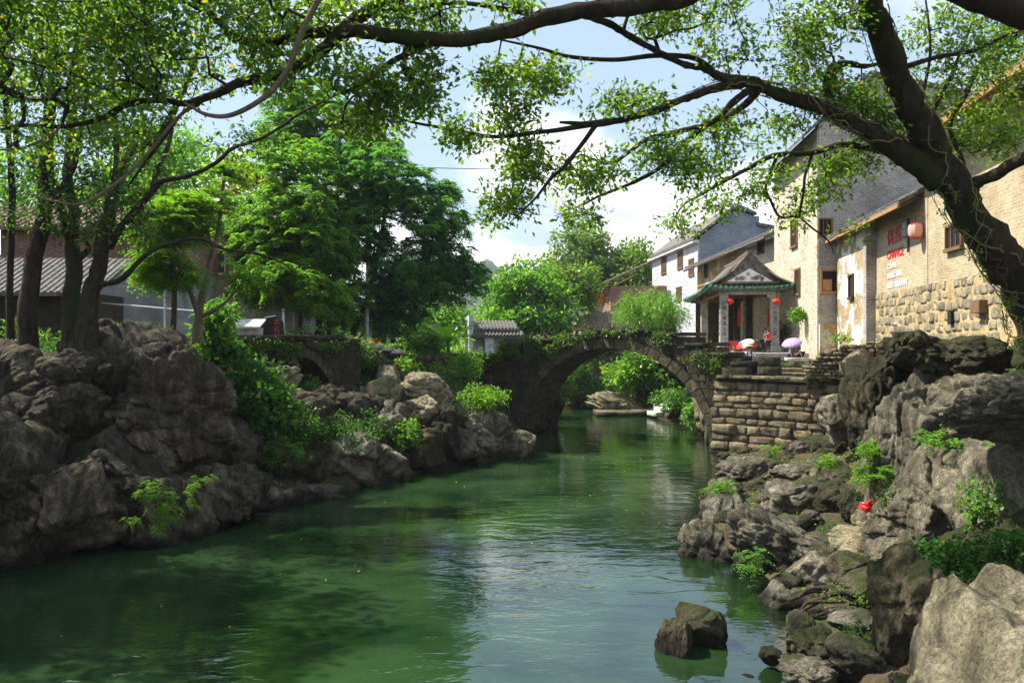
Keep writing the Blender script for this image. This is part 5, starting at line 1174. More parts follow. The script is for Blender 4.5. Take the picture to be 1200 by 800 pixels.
# ------------------------------------------------------------------ plants
def unit(a): return a / (np.linalg.norm(a, axis=-1, keepdims=True) + 1e-9)
def leaf_quads(pos, ax, L, Wd, rs, flat=0.0):
    """one folded four-cornered leaf per position"""
    n_ = len(pos); ax = unit(ax); up = rs.normal(size=(n_, 3)) * (1 - flat) + np.array([0, 0, 1.]) * (flat * 1.6 + .35)
    side = unit(np.cross(ax, up)); nr = np.cross(side, ax); L = L[:, None]; Wd = Wd[:, None]
    v0 = pos; v1 = pos + ax * L * .48 + side * Wd * .5 + nr * Wd * .16; v2 = pos + ax * L - nr * L * .12; v3 = pos + ax * L * .48 - side * Wd * .5 + nr * Wd * .16
    return np.stack([v0, v1, v2, v3], 1).reshape(-1, 3)
def tufts(T, n_, rt, L, asp, rs, droop=.15, out=None, flat=.3):
    K = len(T); P_ = np.repeat(T, n_, 0); d = rs.normal(size=(K * n_, 3)); d[:, 2] *= .8; d = unit(d)
    P_ = P_ + d * (rs.uniform(.05, 1, (K * n_, 1)) ** .7) * rt
    ax = d + rs.normal(size=d.shape) * .6; ax[:, 2] -= droop
    l_ = L * rs.uniform(.45, 1.35, K * n_); return leaf_quads(P_, ax, l_, l_ * asp, rs, flat)
def fronds(T, nf, FL, npair, L, asp, rs, droop=.5, centre=None):
    """feathery compound leaves: pairs of leaflets along drooping stalks"""
    K = len(T); a = rs.uniform(0, 2 * np.pi, K * nf); base = np.repeat(T, nf, 0)
    d = np.stack([np.cos(a), np.sin(a), rs.uniform(-.5, 1.1, K * nf)], -1)
    if centre is not None: o = unit(base - centre); d = d + o * .7
    d = unit(d); fl = FL * rs.uniform(.6, 1.2, K * nf); out_ = []
    side = unit(np.cross(d, np.array([0, 0, 1.])))
    for j in range(npair):
        t = (j + .6) / npair; p = base + d * (fl * t)[:, None] - np.array([0, 0, 1.]) * (droop * fl * t * t)[:, None]
        dd_ = unit(d - np.array([0, 0, 1.]) * (2 * droop * t))
        for s in (-1, 1):
            ax = unit(dd_ * .55 + side * s + rs.normal(size=d.shape) * .12); l_ = L * (1.1 - .5 * t) * rs.uniform(.8, 1.15, len(p))
            out_.append(leaf_quads(p, ax, l_, l_ * asp, rs, .6))
    return np.vstack(out_)
def blob_pts(blobs, rs, mult=1.0, shell=.5, gap=None):
    o = []
    for b in blobs:
        px, py, rx, ry, Yd, rd, n_ = b; n_ = max(1, int(n_ * mult)); c = W(px, py, Yd)
        d = unit(rs.normal(size=(n_, 3))); r = rs.uniform(0, 1, (n_, 1)) ** shell
        r = r * (1 + .18 * fbm(d * 2.2 + px * .37, 3, int(px) + int(py))[:, None])
        o.append(c + d * r * np.array([rx / 1000 * Yd, rd, ry / 1000 * Yd]))
    o = np.vstack(o)
    if gap is not None: o = o[fbm(o * 1.9 + 3, 2, 77) > gap]     # open windows between the sprays
    return o
def grow(limbs, T, step, rs, tip=.006, power=.46):
    """joins every target to the nearest wood already there; returns edge end points and radii"""
    LP = []; LD = []; LR = []
    for P_, r in limbs:
        d = np.gradient(P_, axis=0); LP.append(P_); LD.append(unit(d)); LR.append(r)
    LP = np.vstack(LP); LD = np.vstack(LD); LR = np.concatenate(LR); n0 = len(LP)
    cap = n0 + int(len(T) * 14) + 10; P_ = np.zeros((cap, 3)); D = np.zeros((cap, 3)); par = -np.ones(cap, int); P_[:n0] = LP; D[:n0] = LD; n_ = n0
    ok = T[::] ; dist = np.empty(len(T))
    for i in range(0, len(T), 400): dist[i:i + 400] = np.sqrt(((T[i:i + 400, None] - LP[None]) ** 2).sum(-1)).min(1)
    for t in T[np.argsort(dist)]:
        dv_ = t - P_[:n_]; dd_ = np.einsum('ij,ij->i', dv_, dv_); al = np.einsum('ij,ij->i', dv_, D[:n_]) / (np.sqrt(dd_) + 1e-6)
        i = int(np.argmin(dd_ * (1.35 - .35 * al))); L = math.sqrt(dd_[i]); k = min(12, max(1, int(L / step)))
        if n_ + k >= cap: break
        p0 = P_[i]; c1 = p0 + D[i] * L * .35 + rs.normal(size=3) * L * .10; prev = i
        for j in range(1, k + 1):
            s = j / k; q = (1 - s) ** 2 * p0 + 2 * s * (1 - s) * c1 + s * s * t
            if j < k: q = q + rs.normal(size=3) * step * .09
            P_[n_] = q; D[n_] = unit(q - P_[prev]); par[n_] = prev; prev = n_; n_ += 1
    cnt = np.zeros(n_); haschild = np.zeros(n_, bool); 
    for i in range(n_ - 1, n0 - 1, -1):
        if cnt[i] == 0: cnt[i] = 1
        cnt[par[i]] += cnt[i]
    r = tip * np.maximum(cnt, 1) ** power; r[:n0] = np.minimum(r[:n0], LR)
    e = np.arange(n0, n_); return P_[:n_], par[:n_], r, e, n0, LR
def twig_arrays(P_, par, r, e, n0, LR, k=4):
    a = P_[par[e]]; b = P_[e]; rb_ = r[e]; ra = np.where(par[e] < n0, np.minimum(r[e] * 1.25, LR[np.minimum(par[e], n0 - 1)]), np.minimum(r[par[e]], r[e] * 1.6))
    t = unit(b - a); up = np.where(np.abs(t[:, 2:3]) > .9, np.array([[1., 0, 0]]), np.array([[0, 0, 1.]])); A = unit(np.cross(t, up)); B = np.cross(t, A)
    ang = np.arange(k) * 2 * np.pi / k; ring = lambda c, rr: c[:, None] + rr[:, None, None] * (np.cos(ang)[None, :, None] * A[:, None] + np.sin(ang)[None, :, None] * B[:, None])
    V = np.concatenate([ring(a - t * ra[:, None] * .3, ra), ring(b + t * rb_[:, None] * .3, rb_)], 1); m_ = len(e)
    base = (np.arange(m_) * 2 * k)[:, None, None]; q = np.array([[i, (i + 1) % k, k + (i + 1) % k, k + i] for i in range(k)])[None]
    return V.reshape(-1, 3), (base + q).reshape(-1, 4)
LEAFN = [0]
def tree(name, label, limbs, blobs, leaf, style, seed=1, group=None, cat='tree', bark='bark', twig='twig', step=.3, mult=1.0, shell=.5, rscale=1.0, rough=.10, sides=10, sub=5, extra=None, base=None, kind=None, tip=.006, limb_mats=None, joint=1, gap=None, targets=None):
    """limbs: lists of (px, py, distance, radius in photo px); the first is the trunk"""
    rs = np.random.RandomState(seed); LW = []
    for lm in limbs:
        P_ = [W(p[0], p[1], p[2]) for p in lm]; rr = [p[3] / 1000 * p[2] * rscale for p in lm]; LW.append(catmull(P_, rr, sub))
    b0 = LW[0][0][0] if base is None else np.array(base)
    root = empty(name, b0, 0, label, cat, group)
    for i, (P_, rr) in enumerate(LW):
        P2 = P_.copy(); jit = np.stack([fbm(P_ * 1.3 + i, 2, seed + i), fbm(P_ * 1.3 + 9 + i, 2, seed + i + 3), fbm(P_ * 1.3 + 17 + i, 2, seed + 7)], -1); P2 += jit * rr.mean() * .45 * np.clip(np.arange(len(P_)) / 4, 0, 1)[:, None]
        V, F_ = tube_arrays(P2, rr, sides if i == 0 else max(6, sides - 3), seed + i, rough if rr.max() > .05 else 0)
        link('trunk' if i == 0 else 'limb', fast_mesh('wood', V - b0, 4, True, np.array(F_)), M[limb_mats[i] if limb_mats and i in limb_mats else bark], root)
        LW[i] = (P2, rr)
    T = blob_pts(blobs, rs, mult, shell, gap) if targets is None else targets
    G = grow(LW, T, step, rs, tip)
    V, F_ = twig_arrays(*G); tag(link('twigs', fast_mesh('twigs', V - b0, 4, False, F_), M[twig], root), kind='stuff')
    if style:
        C_ = T.mean(0); kind_, kw = style
        if kind_ == 'tuft': Q = tufts(T, rs=rs, **kw)
        else: Q = fronds(T, rs=rs, centre=C_, **kw)
        LEAFN[0] += len(Q) // 4
        link('crown', fast_mesh('crown', Q - b0, 4), M[leaf], root)
    return root

AT = ('tuft', dict(n_=30, rt=.23, L=.085, asp=.5, droop=.1))
# 1. the great leaning tree on the right
tree('leaning_tree', 'great dark tree leaning left over the river from the right bank, long limbs spread', [
    [(1236, 500, 12.7, 60), (1228, 460, 12.6, 50), (1220, 425, 12.6, 42), (1208, 385, 12.5, 33), (1200, 340, 12.4, 33), (1170, 297, 12.2, 33), (1135, 252, 12.0, 30), (1105, 200, 11.9, 27), (1075, 140, 11.7, 24), (1052, 90, 11.5, 22), (1033, 45, 11.3, 22), (1020, 0, 11.1, 20), (1010, -70, 10.8, 17), (985, -160, 10.4, 12), (940, -240, 10, 6)],
    [(1100, 208, 11.9, 24), (1062, 180, 11.8, 20), (1017, 152, 11.7, 15), (983, 135, 11.6, 13), (945, 118, 11.5, 11.5), (908, 107, 11.4, 10.5), (870, 98, 11.2, 9.5), (845, 92, 11.1, 8), (822, 80, 11, 5)],
    [(852, 95, 11.1, 7), (825, 80, 11, 5), (800, 74, 10.9, 5.5), (753, 50, 10.7, 5.5), (715, 28, 10.5, 6), (682, 18, 10.3, 6)],
    [(845, 92, 11.1, 5), (815, 68, 11, 4.5), (767, 65, 10.9, 4.5), (717, 70, 10.8, 4), (667, 67, 10.7, 3.5), (633, 57, 10.6, 2.6), (600, 50, 10.5, 2), (572, 44, 10.4, 1.2)],
    [(870, 98, 11.2, 8.5), (838, 104, 11.1, 7.5), (800, 117, 11, 6.5), (750, 133, 10.9, 6), (700, 145, 10.8, 6), (657, 144, 10.7, 2)],
    [(700, 145, 10.8, 5), (660, 152, 10.7, 4.5), (633, 155, 10.7, 4), (583, 161, 10.6, 3.4), (533, 152, 10.5, 3), (483, 143, 10.4, 2.4), (443, 133, 10.3, 1.6), (415, 120, 10.2, .8)],
    [(698, 147, 10.8, 4.5), (683, 167, 10.8, 4), (660, 197, 10.7, 3.6), (647, 208, 10.7, 3.2), (630, 230, 10.6, 2.2), (613, 247, 10.6, 1.5), (596, 263, 10.5, .8)],
    [(880, 104, 11.2, 7), (855, 124, 11.2, 5.5), (833, 143, 11.2, 4.5), (800, 152, 11.3, 4), (760, 163, 11.3, 3.5), (717, 192, 11.4, 3), (680, 181, 11.4, 1.4)],
    [(890, 104, 11.3, 7), (877, 120, 11.3, 6), (853, 137, 11.4, 5), (820, 153, 11.4, 4.5), (800, 170, 11.5, 4), (767, 200, 11.5, 3.6), (733, 218, 11.6, 3), (700, 230, 11.6, 2.2), (680, 240, 11.7, 1.5), (658, 246, 11.7, .8)],
    [(1066, 186, 11.8, 7), (1040, 178, 11.9, 5.5), (1013, 173, 12, 5), (987, 170, 12, 5), (953, 180, 12.1, 4.5), (907, 183, 12.2, 4.2), (880, 197, 12.3, 3.8), (850, 213, 12.4, 3.2), (820, 230, 12.5, 2.4), (800, 242, 12.6, 1.6), (786, 266, 12.6, .9)],
    [(910, 184, 12.2, 3), (897, 217, 12.3, 2.6), (903, 236, 12.4, 2.4), (914, 254, 12.4, 2.2), (934, 254, 12.5, 2), (950, 266, 12.5, 1.8), (970, 282, 12.6, 1.3), (977, 298, 12.6, .7)],
    [(952, 180, 12.1, 3), (943, 205, 12.2, 2.6), (941, 227, 12.2, 2.2), (936, 254, 12.3, 1.8)],
    [(984, 138, 11.6, 9), (971, 110, 11.7, 8), (972, 86, 11.8, 7), (992, 75, 11.9, 6), (1014, 77, 12, 4), (1040, 72, 12.1, 2)],
    [(1090, 168, 11.8, 4), (1092, 137, 11.9, 3.6), (1113, 93, 12, 3.2), (1133, 43, 12.1, 2.6), (1146, 12, 12.2, 2), (1160, -30, 12.3, 1)],
    [(1079, 130, 11.7, 4), (1082, 112, 11.8, 3), (1090, 63, 11.8, 2.4), (1087, 17, 11.9, 2), (1080, -30, 12, 1)],
    [(1134, 240, 12, 6), (1128, 190, 12.1, 4.4), (1113, 148, 12.2, 4), (1130, 113, 12.3, 5), (1157, 67, 12.4, 4), (1197, 40, 12.5, 3), (1230, 20, 12.6, 2)],
    [(1062, 78, 11.6, 5), (1100, 66, 11.7, 4), (1143, 58, 11.8, 3.6), (1200, 33, 11.9, 3)],
    [(1120, 232, 12, 11), (1140, 216, 11.8, 10), (1162, 205, 11.6, 9.5), (1200, 184, 11.3, 10), (1250, 160, 11, 9), (1320, 120, 10.6, 6)],
    [(1182, 300, 12.2, 9), (1170, 326, 12.0, 10), (1163, 320, 11.95, 9), (1163, 308, 11.95, 7)],
    ], [
    (583, 92, 38, 22, 10.6, .5, 55), (640, 92, 42, 24, 10.8, .5, 80), (603, 135, 34, 24, 10.7, .5, 48), (618, 190, 34, 34, 10.8, .5, 85), (600, 235, 28, 24, 10.7, .4, 34), (578, 242, 20, 26, 10.6, .3, 22),
    (692, 205, 46, 26, 11.2, .5, 85), (740, 122, 62, 18, 10.9, .5, 60), (790, 98, 22, 18, 11, .4, 32), (770, 178, 50, 26, 11.3, .5, 80), (820, 195, 50, 30, 11.6, .6, 75), (685, 250, 40, 18, 11.6, .4, 26),
    (770, 20, 44, 24, 10.7, .7, 85), (840, 30, 30, 40, 10.9, .7, 90), (835, 70, 34, 14, 11, .4, 34), (880, 60, 20, 40, 11.2, .5, 18), (860, 150, 60, 26, 11.4, .6, 80),
    (955, 35, 60, 40, 11.2, .8, 190), (985, 100, 40, 26, 11.8, .6, 80), (930, 85, 30, 30, 11.4, .5, 45), (1010, 125, 36, 20, 12, .5, 60), (940, 150, 44, 18, 11.9, .5, 80), (985, 190, 46, 22, 12.2, .5, 75), (1035, 150, 30, 24, 12, .5, 60),
    (900, 215, 46, 22, 12.3, .5, 45), (930, 250, 40, 18, 12.4, .4, 32), (960, 225, 30, 24, 12.3, .4, 30), (835, 240, 50, 20, 12.5, .5, 34), (795, 262, 26, 16, 12.5, .3, 20), (985, 268, 26, 20, 12.5, .3, 16),
    (1110, 60, 50, 60, 12, .8, 190), (1170, 50, 40, 60, 12.2, .8, 160), (1160, 130, 40, 30, 12.3, .6, 70), (1130, 165, 26, 26, 12.2, .4, 30), (1180, 165, 30, 22, 12.2, .5, 40), (1095, 130, 26, 26, 12.1, .4, 26),
    (540, 158, 70, 22, 10.5, .5, 60), (1000, -60, 170, 50, 11, 1.6, 330), (850, -60, 90, 40, 10.6, 1.3, 130), (1230, 60, 60, 90, 12.5, 1.5, 150), (700, -50, 90, 35, 10.4, 1, 90)],
    'leaf_over', ('tuft', dict(n_=12, rt=.17, L=.078, asp=.5, droop=.12)), seed=21, step=.16, rough=.20, rscale=.66, sides=18, sub=7, tip=.0034, mult=1.3, gap=-.26)

# climbing stems and little epiphytes on the old wood
def creepers(owner, limbs, n_, seed):
    rs = np.random.RandomState(seed); V_ = []; F_ = []; b = 0; lp = []; o0 = np.array(owner.location)
    for i in range(n_):
        P_, rr = limbs[rs.randint(len(limbs))]; a = rs.randint(0, max(1, len(P_) - 14)); e = min(len(P_), a + rs.randint(12, 30)); seg = P_[a:e]; r = rr[a:e]; m_ = len(seg)
        if m_ < 4: continue
        T = unit(np.gradient(seg, axis=0)); A = unit(np.cross(T, [0.03, .02, 1])); B = np.cross(T, A); ph = rs.uniform(0, 6.28) + np.cumsum(rs.normal(size=m_) * .22 + rs.uniform(-.12, .12))
        pts = seg + (A * np.cos(ph)[:, None] + B * np.sin(ph)[:, None]) * (r * 1.12 + .01)[:, None]; q, f = tube_arrays(pts, np.full(m_, rs.uniform(.004, .012)), 4); V_.append(q); F_.append(np.array(f) + b); b += len(q)
        for k in range(m_):
            if rs.rand() < .28: lp.append(pts[k])
    tag(link('creeping_stems', fast_mesh('creeping_stems', np.vstack(V_) - o0, 4, False, np.vstack(F_)), M['twig_pale'], owner), kind='stuff')
    Q = tufts(np.array(lp), 7, .06, .05, .55, rs); tag(link('epiphytes', fast_mesh('epiphytes', Q - o0, 4), M['leaf_ivy'], owner), kind='stuff')
_own = [o for o in bpy.data.objects if o.name == 'leaning_tree'][0]
_lm = []
for lm, sc_ in ((((1220, 425, 12.6, 42), (1216, 420, 12.6, 38), (1208, 385, 12.5, 33), (1200, 340, 12.4, 33), (1170, 297, 12.2, 33), (1135, 252, 12.0, 30), (1105, 200, 11.9, 27), (1075, 140, 11.7, 24), (1052, 90, 11.5, 22), (1033, 45, 11.3, 22), (1020, 0, 11.1, 20)), .70), (((1062, 180, 11.8, 20), (1017, 152, 11.7, 15), (983, 135, 11.6, 13), (945, 118, 11.5, 11.5), (908, 107, 11.4, 10.5), (870, 98, 11.2, 9.5), (838, 104, 11.1, 7.5), (800, 117, 11, 6.5)), .72)):
    _lm.append(catmull([W(*p[:3]) for p in lm], [p[3] / 1000 * p[2] * sc_ for p in lm], 9))
creepers(_own, _lm, 46, 3)

# 2. limb of a second tree crossing the top of the view
tree('overhanging_tree', 'dark bough crossing the whole top of the view, leafy canopy at upper left', [
    [(1900, 700, 9.0, 55), (1850, 250, 9.4, 44), (1650, 60, 9.6, 30), (1400, 50, 9.8, 26), (1240, 24, 9.9, 23), (1160, -2, 10, 21), (1060, -34, 10, 19), (960, -40, 10, 17), (860, -22, 10, 15), (800, -2, 10, 13), (740, 7, 10, 12), (683, 12, 10, 11), (640, 22, 10, 11), (600, 34, 9.9, 10.5), (555, 44, 9.9, 10), (500, 44, 9.8, 10), (450, 41, 9.7, 10), (400, 38, 9.6, 9), (367, 62, 9.6, 8), (333, 82, 9.5, 7.5), (283, 92, 9.5, 6.5), (250, 110, 9.4, 5.5), (217, 122, 9.4, 4.5), (187, 118, 9.3, 4), (150, 121, 9.3, 4), (110, 136, 9.2, 3.5), (73, 145, 9.2, 3), (33, 147, 9.1, 2.5), (-10, 158, 9, 1.5)],
    [(410, 37, 9.6, 8), (360, 39, 9.6, 6.5), (317, 50, 9.6, 5.5), (283, 48, 9.5, 5), (250, 20, 9.5, 4.5), (225, -10, 9.4, 3)],
    [(396, 40, 9.6, 9), (420, 22, 9.8, 9), (452, 3, 10, 8), (480, -30, 10.2, 5)],
    [(500, 46, 9.8, 5), (480, 56, 9.9, 5), (473, 73, 9.9, 5), (483, 93, 9.9, 4.5), (503, 96, 9.9, 3.5), (519, 86, 9.9, 1.5)],
    [(377, -8, 8.9, 4.5), (353, 37, 8.9, 4), (337, 80, 8.9, 4), (310, 113, 8.9, 3.8), (273, 134, 8.9, 3.4), (243, 134, 8.9, 2.8), (217, 120, 8.9, 1.6)],
    [(227, 123, 9.3, 3), (207, 140, 9.2, 2.4), (167, 187, 9.2, 2.2), (133, 217, 9.1, 2.4), (100, 238, 9.0, 2.2), (67, 237, 9, 1.8), (30, 226, 9, .9)],
    [(73, 145, 9.2, 2), (60, 158, 9.1, 2), (30, 172, 9, 1.6), (0, 176, 9, 1)],
    [(233, 122, 9.4, 3), (213, 133, 9.5, 2.4), (197, 155, 9.5, 2), (170, 190, 9.5, 2), (150, 218, 9.6, 1.4)],
    [(520, 46, 9.9, 4), (470, 66, 9.8, 4), (450, 78, 9.8, 3.6), (433, 93, 9.7, 3), (400, 110, 9.7, 2)],
    [(640, 22, 10, 4), (590, 10, 10, 3.4), (530, 4, 10, 3), (480, 12, 9.9, 2.4), (440, 14, 9.8, 1.6)],
    ], [
    (60, 20, 100, 45, 9.2, 1.3, 260), (180, 25, 80, 45, 9.2, 1.3, 230), (290, 30, 70, 45, 9.4, 1.2, 190), (370, 20, 50, 35, 9.6, 1, 90), (440, 10, 60, 25, 9.8, 1, 90), (520, 16, 60, 22, 10, .8, 85), (600, 5, 50, 16, 10, .7, 50), 
    (60, 90, 80, 40, 9.1, 1, 130), (160, 85, 60, 36, 9.2, .9, 110), (250, 75, 55, 30, 9.4, .7, 80), (320, 95, 40, 24, 9.4, .5, 40), (395, 85, 50, 34, 9.7, .6, 60), (455, 105, 50, 36, 9.8, .6, 110), (425, 140, 40, 26, 10, .5, 60), (495, 115, 30, 30, 9.9, .4, 45), (500, 75, 36, 24, 9.9, .4, 36),
    (40, 160, 60, 26, 9, .7, 50), (130, 160, 50, 26, 9.2, .6, 46), (60, -60, 180, 45, 9, 1.8, 260), (280, -60, 140, 40, 9.4, 1.8, 200), (480, -50, 110, 34, 9.8, 1.5, 120), (-90, 60, 70, 110, 9, 1.5, 150)],
    'leaf_over', ('tuft', dict(n_=13, rt=.18, L=.086, asp=.5, droop=.12)), seed=22, step=.16, rough=.13, rscale=.85, sides=14, sub=6, tip=.0045, limb_mats={4: 'bark_pale', 5: 'bark_pale', 6: 'bark_pale'}, mult=1.0, gap=-.2)

# 3. the row of dark trunks on the left cliff
LT = 'row of dark trees on the left cliff'; DK = ('tuft', dict(n_=18, rt=.34, L=.12, asp=.45, droop=.3))
def ltree(label, limbs, blobs, seed, **k): return tree('evergreen_tree', label, limbs, blobs, k.pop('leaf', 'leaf_dark'), k.pop('style', DK), rscale=.82, gap=-.15, mult=1.15, seed=seed, group=LT, step=.3, sub=5, sides=12, tip=.006, **k)
ltree('slim dark trunk at the far left edge of the photo', [[(13, 420, 21, 6), (12, 340, 21, 4.5), (12, 281, 21, 4.5), (14, 228, 21, 4.5), (11, 181, 21, 4), (6, 120, 21, 4), (3, 40, 21, 3.5), (0, -80, 21, 2.5)]],
      [(0, 60, 60, 80, 21, 2, 90), (-20, 180, 50, 60, 21, 1.8, 60), (20, 250, 40, 36, 20.5, 1.2, 36), (-60, 0, 80, 140, 21, 2.5, 110)], 31)
ltree('thick dark trunk second from the left edge', [[(31, 440, 20.5, 18), (33, 385, 20.5, 12), (41, 306, 20.5, 11.5), (50, 258, 20.5, 10.5), (53, 212, 20.6, 9), (56, 150, 20.8, 8), (60, 60, 21, 7), (64, -40, 21.2, 5), (60, -150, 21.4, 3)], [(50, 250, 20.5, 5), (64, 232, 20.3, 4.5), (84, 200, 20, 4), (95, 150, 19.8, 3), (104, 90, 19.6, 2)]],
      [(60, 90, 60, 70, 20.8, 2, 110), (50, 190, 50, 40, 20.6, 1.6, 80), (70, 240, 36, 26, 20.2, 1, 34), (60, -60, 110, 60, 21, 2.5, 110), (100, 150, 30, 50, 20, 1.2, 50)], 32)
ltree('forked dark trunk third from the left edge', [[(83, 430, 20.8, 18), (84, 372, 20.8, 11), (86, 325, 20.8, 11), (86, 288, 20.8, 10), (84, 244, 20.9, 7), (83, 197, 21, 6.5), (84, 130, 21.2, 6), (90, 50, 21.4, 5), (96, -60, 21.6, 3.5)], [(88, 292, 20.8, 7), (76, 262, 20.7, 5.5), (68, 236, 20.6, 5), (60, 205, 20.5, 4), (52, 150, 20.4, 3)], [(94, 302, 20.8, 5), (104, 292, 20.7, 4), (100, 284, 20.7, 2)]],
      [(100, 110, 60, 70, 21.2, 2, 110), (120, 40, 70, 60, 21.4, 2, 100), (110, 210, 40, 40, 20.9, 1.3, 60), (130, -70, 110, 60, 21.6, 2.5, 110), (88, 268, 26, 16, 20.5, .8, 14)], 33)
ltree('leaning dark trunk fourth from the left, with a long low branch reaching right', [[(97, 430, 20.4, 20), (101, 370, 20.4, 13.5), (109, 325, 20.4, 11), (118, 300, 20.4, 10), (125, 281, 20.4, 10), (129, 245, 20.4, 8.5), (140, 205, 20.5, 7), (158, 175, 20.6, 6), (187, 156, 20.8, 5.5), (205, 130, 21, 4.5), (225, 80, 21.3, 3.5), (250, 10, 21.6, 2.5)],
      [(113, 335, 20.4, 4), (135, 330, 20.2, 3.8), (150, 320, 20.1, 4), (175, 297, 19.9, 3), (212, 282, 19.7, 2.5), (237, 281, 19.6, 2.3), (262, 292, 19.5, 2), (300, 297, 19.4, 1.8), (330, 308, 19.3, 1.3), (345, 320, 19.2, .7)],
      [(128, 290, 20.4, 6), (145, 262, 20.2, 5), (163, 240, 20, 5), (178, 223, 19.9, 4.6), (190, 213, 19.8, 3.6), (217, 207, 19.6, 3.2), (253, 190, 19.4, 3), (273, 173, 19.2, 2.6), (310, 160, 19, 2.2), (353, 133, 18.8, 1.8), (400, 110, 18.6, 1)],
      [(178, 224, 19.9, 4), (188, 195, 20, 3.6), (200, 165, 20.2, 3), (204, 130, 20.4, 2.2)],
      [(132, 240, 20.4, 5), (136, 180, 20.6, 4), (134, 120, 20.8, 3.4), (130, 40, 21, 2.6)]],
      [(150, 140, 50, 50, 20.8, 1.8, 90), (210, 90, 60, 60, 21.2, 2, 100), (240, 20, 70, 60, 21.6, 2.2, 90), (150, 225, 30, 34, 20.2, 1, 45), (115, 265, 30, 30, 20.2, 1, 30), (285, 165, 50, 30, 19.3, .9, 28), (170, 190, 30, 24, 20, .9, 24), (220, -70, 120, 60, 21.6, 2.5, 110), (160, 262, 26, 30, 20.3, .8, 28)], 34)

ltree('spreading dark tree just outside the left edge, shading the near water', [[(-310, 560, 17, 16), (-310, 400, 17, 13), (-305, 200, 17, 10), (-290, 40, 17, 7), (-280, -100, 17, 4)]],
      [(-270, 60, 170, 150, 17, 3.4, 520), (-250, -90, 180, 110, 16.4, 3.2, 420), (-330, 120, 150, 110, 16, 2.6, 220)], 35, style=('tuft', dict(n_=26, rt=.45, L=.2, asp=.5, droop=.3)))

# 4. saplings with bright feathery leaves behind the undergrowth
FR = ('frond', dict(nf=6, FL=.5, npair=6, L=.17, asp=.36, droop=.45))
tree('sapling', 'young tree with bright green feathery crown, its pale stem forking twice', [
    [(232, 402, 24, 7), (233, 370, 24, 4.6), (238, 340, 24, 4), (243, 318, 24, 3.6), (252, 290, 24, 3.2), (258, 255, 24, 2.4), (261, 215, 24.2, 1.8), (268, 170, 24.4, 1)],
    [(233, 372, 24, 3.4), (224, 345, 23.8, 3), (215, 325, 23.8, 2.6), (206, 300, 23.7, 1.8), (200, 270, 23.7, 1)], [(251, 292, 24, 2.2), (246, 282, 24, 2), (242, 268, 24, 1.2)], [(236, 370, 24, 2.6), (252, 362, 23.9, 2.2), (268, 350, 23.8, 1.6), (285, 330, 23.7, .9)]],
    [(205, 258, 50, 30, 23.6, 1.2, 230), (240, 240, 36, 20, 24, 1, 70), (190, 320, 34, 18, 23.6, .9, 70), (265, 205, 30, 24, 24.3, .8, 40), (285, 320, 26, 20, 23.6, .8, 26)], 'leaf_bright', ('frond', dict(nf=5, FL=.42, npair=6, L=.15, asp=.34, droop=.5)), 41, bark='bark_pale', twig='twig_pale', step=.25)
tree('sapling', 'slender dark stemmed sapling beside the pale forked one', [
    [(201, 410, 23, 4), (203, 370, 23, 3), (204, 340, 23, 2.8), (202, 310, 23, 2.4), (197, 292, 23, 1.6)], [(204, 338, 23, 1.6), (210, 320, 23, 1.4), (222, 305, 23, .8)]],
    [(185, 300, 30, 18, 23, .8, 60), (222, 325, 26, 16, 23, .7, 34), (170, 318, 20, 14, 23, .6, 26)], 'leaf_bright', ('frond', dict(nf=5, FL=.4, npair=5, L=.14, asp=.34, droop=.5)), 42, bark='bark_mid', step=.25)

# 5. trees behind the small arch and stairs
CT = 'trees behind the small arch'
def ctree(label, limbs, blobs, seed, leaf='leaf_teal', mult=1.0, style=None, **k): return tree('broadleaf_tree', label, limbs, blobs, leaf, style or ('frond', dict(nf=7, FL=.55, npair=6, L=.24, asp=.40, droop=.6)), seed=seed, group=CT, step=.5, sub=4, sides=8, tip=.012, mult=mult, **k)
ctree('largest dark blue green feathery tree right of the stairs', [[(405, 408, 39, 4), (418, 380, 39, 3.6), (432, 345, 39.4, 3.2), (440, 310, 40, 3), (450, 260, 40, 2.4), (458, 210, 40, 1.6)], [(432, 345, 39.4, 2.4), (460, 320, 40, 2), (500, 300, 40.5, 1.5), (535, 290, 41, .8)], [(440, 312, 40, 2), (415, 280, 40, 1.6), (395, 240, 40, 1)]],
      [(450, 215, 60, 42, 40, 3, 240), (505, 262, 42, 40, 40, 2.6, 190), (420, 265, 50, 40, 39, 2.6, 190), (525, 322, 48, 34, 40.5, 2.2, 190), (470, 320, 50, 40, 39.5, 2.5, 190), (400, 190, 50, 30, 40, 2.2, 90), (455, 365, 44, 26, 40, 2, 90), (520, 225, 22, 16, 40, 1, 30)], 51, mult=.9)
ctree('mid green tree left of the pale concrete pole', [[(372, 402, 37, 4), (374, 370, 37, 3.4), (372, 330, 37, 3), (366, 280, 37, 2), (360, 230, 37, 1.4)], [(374, 350, 37, 2), (350, 310, 36.6, 1.6), (325, 280, 36.4, 1)]],
      [(350, 240, 60, 42, 37, 2.6, 210), (320, 290, 50, 34, 36.5, 2.2, 160), (385, 300, 40, 34, 37, 2, 130), (345, 190, 50, 30, 37.4, 2, 90), (300, 335, 36, 22, 36, 1.6, 60), (290, 260, 36, 30, 37, 2, 70)], 52, 'leaf_mid', mult=.9)
ctree('tall dark tree whose crown reaches up under the canopy', [[(385, 400, 44, 4), (384, 340, 44, 3), (380, 260, 44, 2.4), (385, 180, 44, 1.8), (392, 120, 44, 1)]],
      [(390, 150, 62, 42, 44, 3, 210), (350, 120, 50, 34, 44, 2.6, 130), (440, 180, 34, 30, 44, 2, 80), (330, 165, 40, 30, 44, 2.4, 90)], 53, 'leaf_mid', .9)
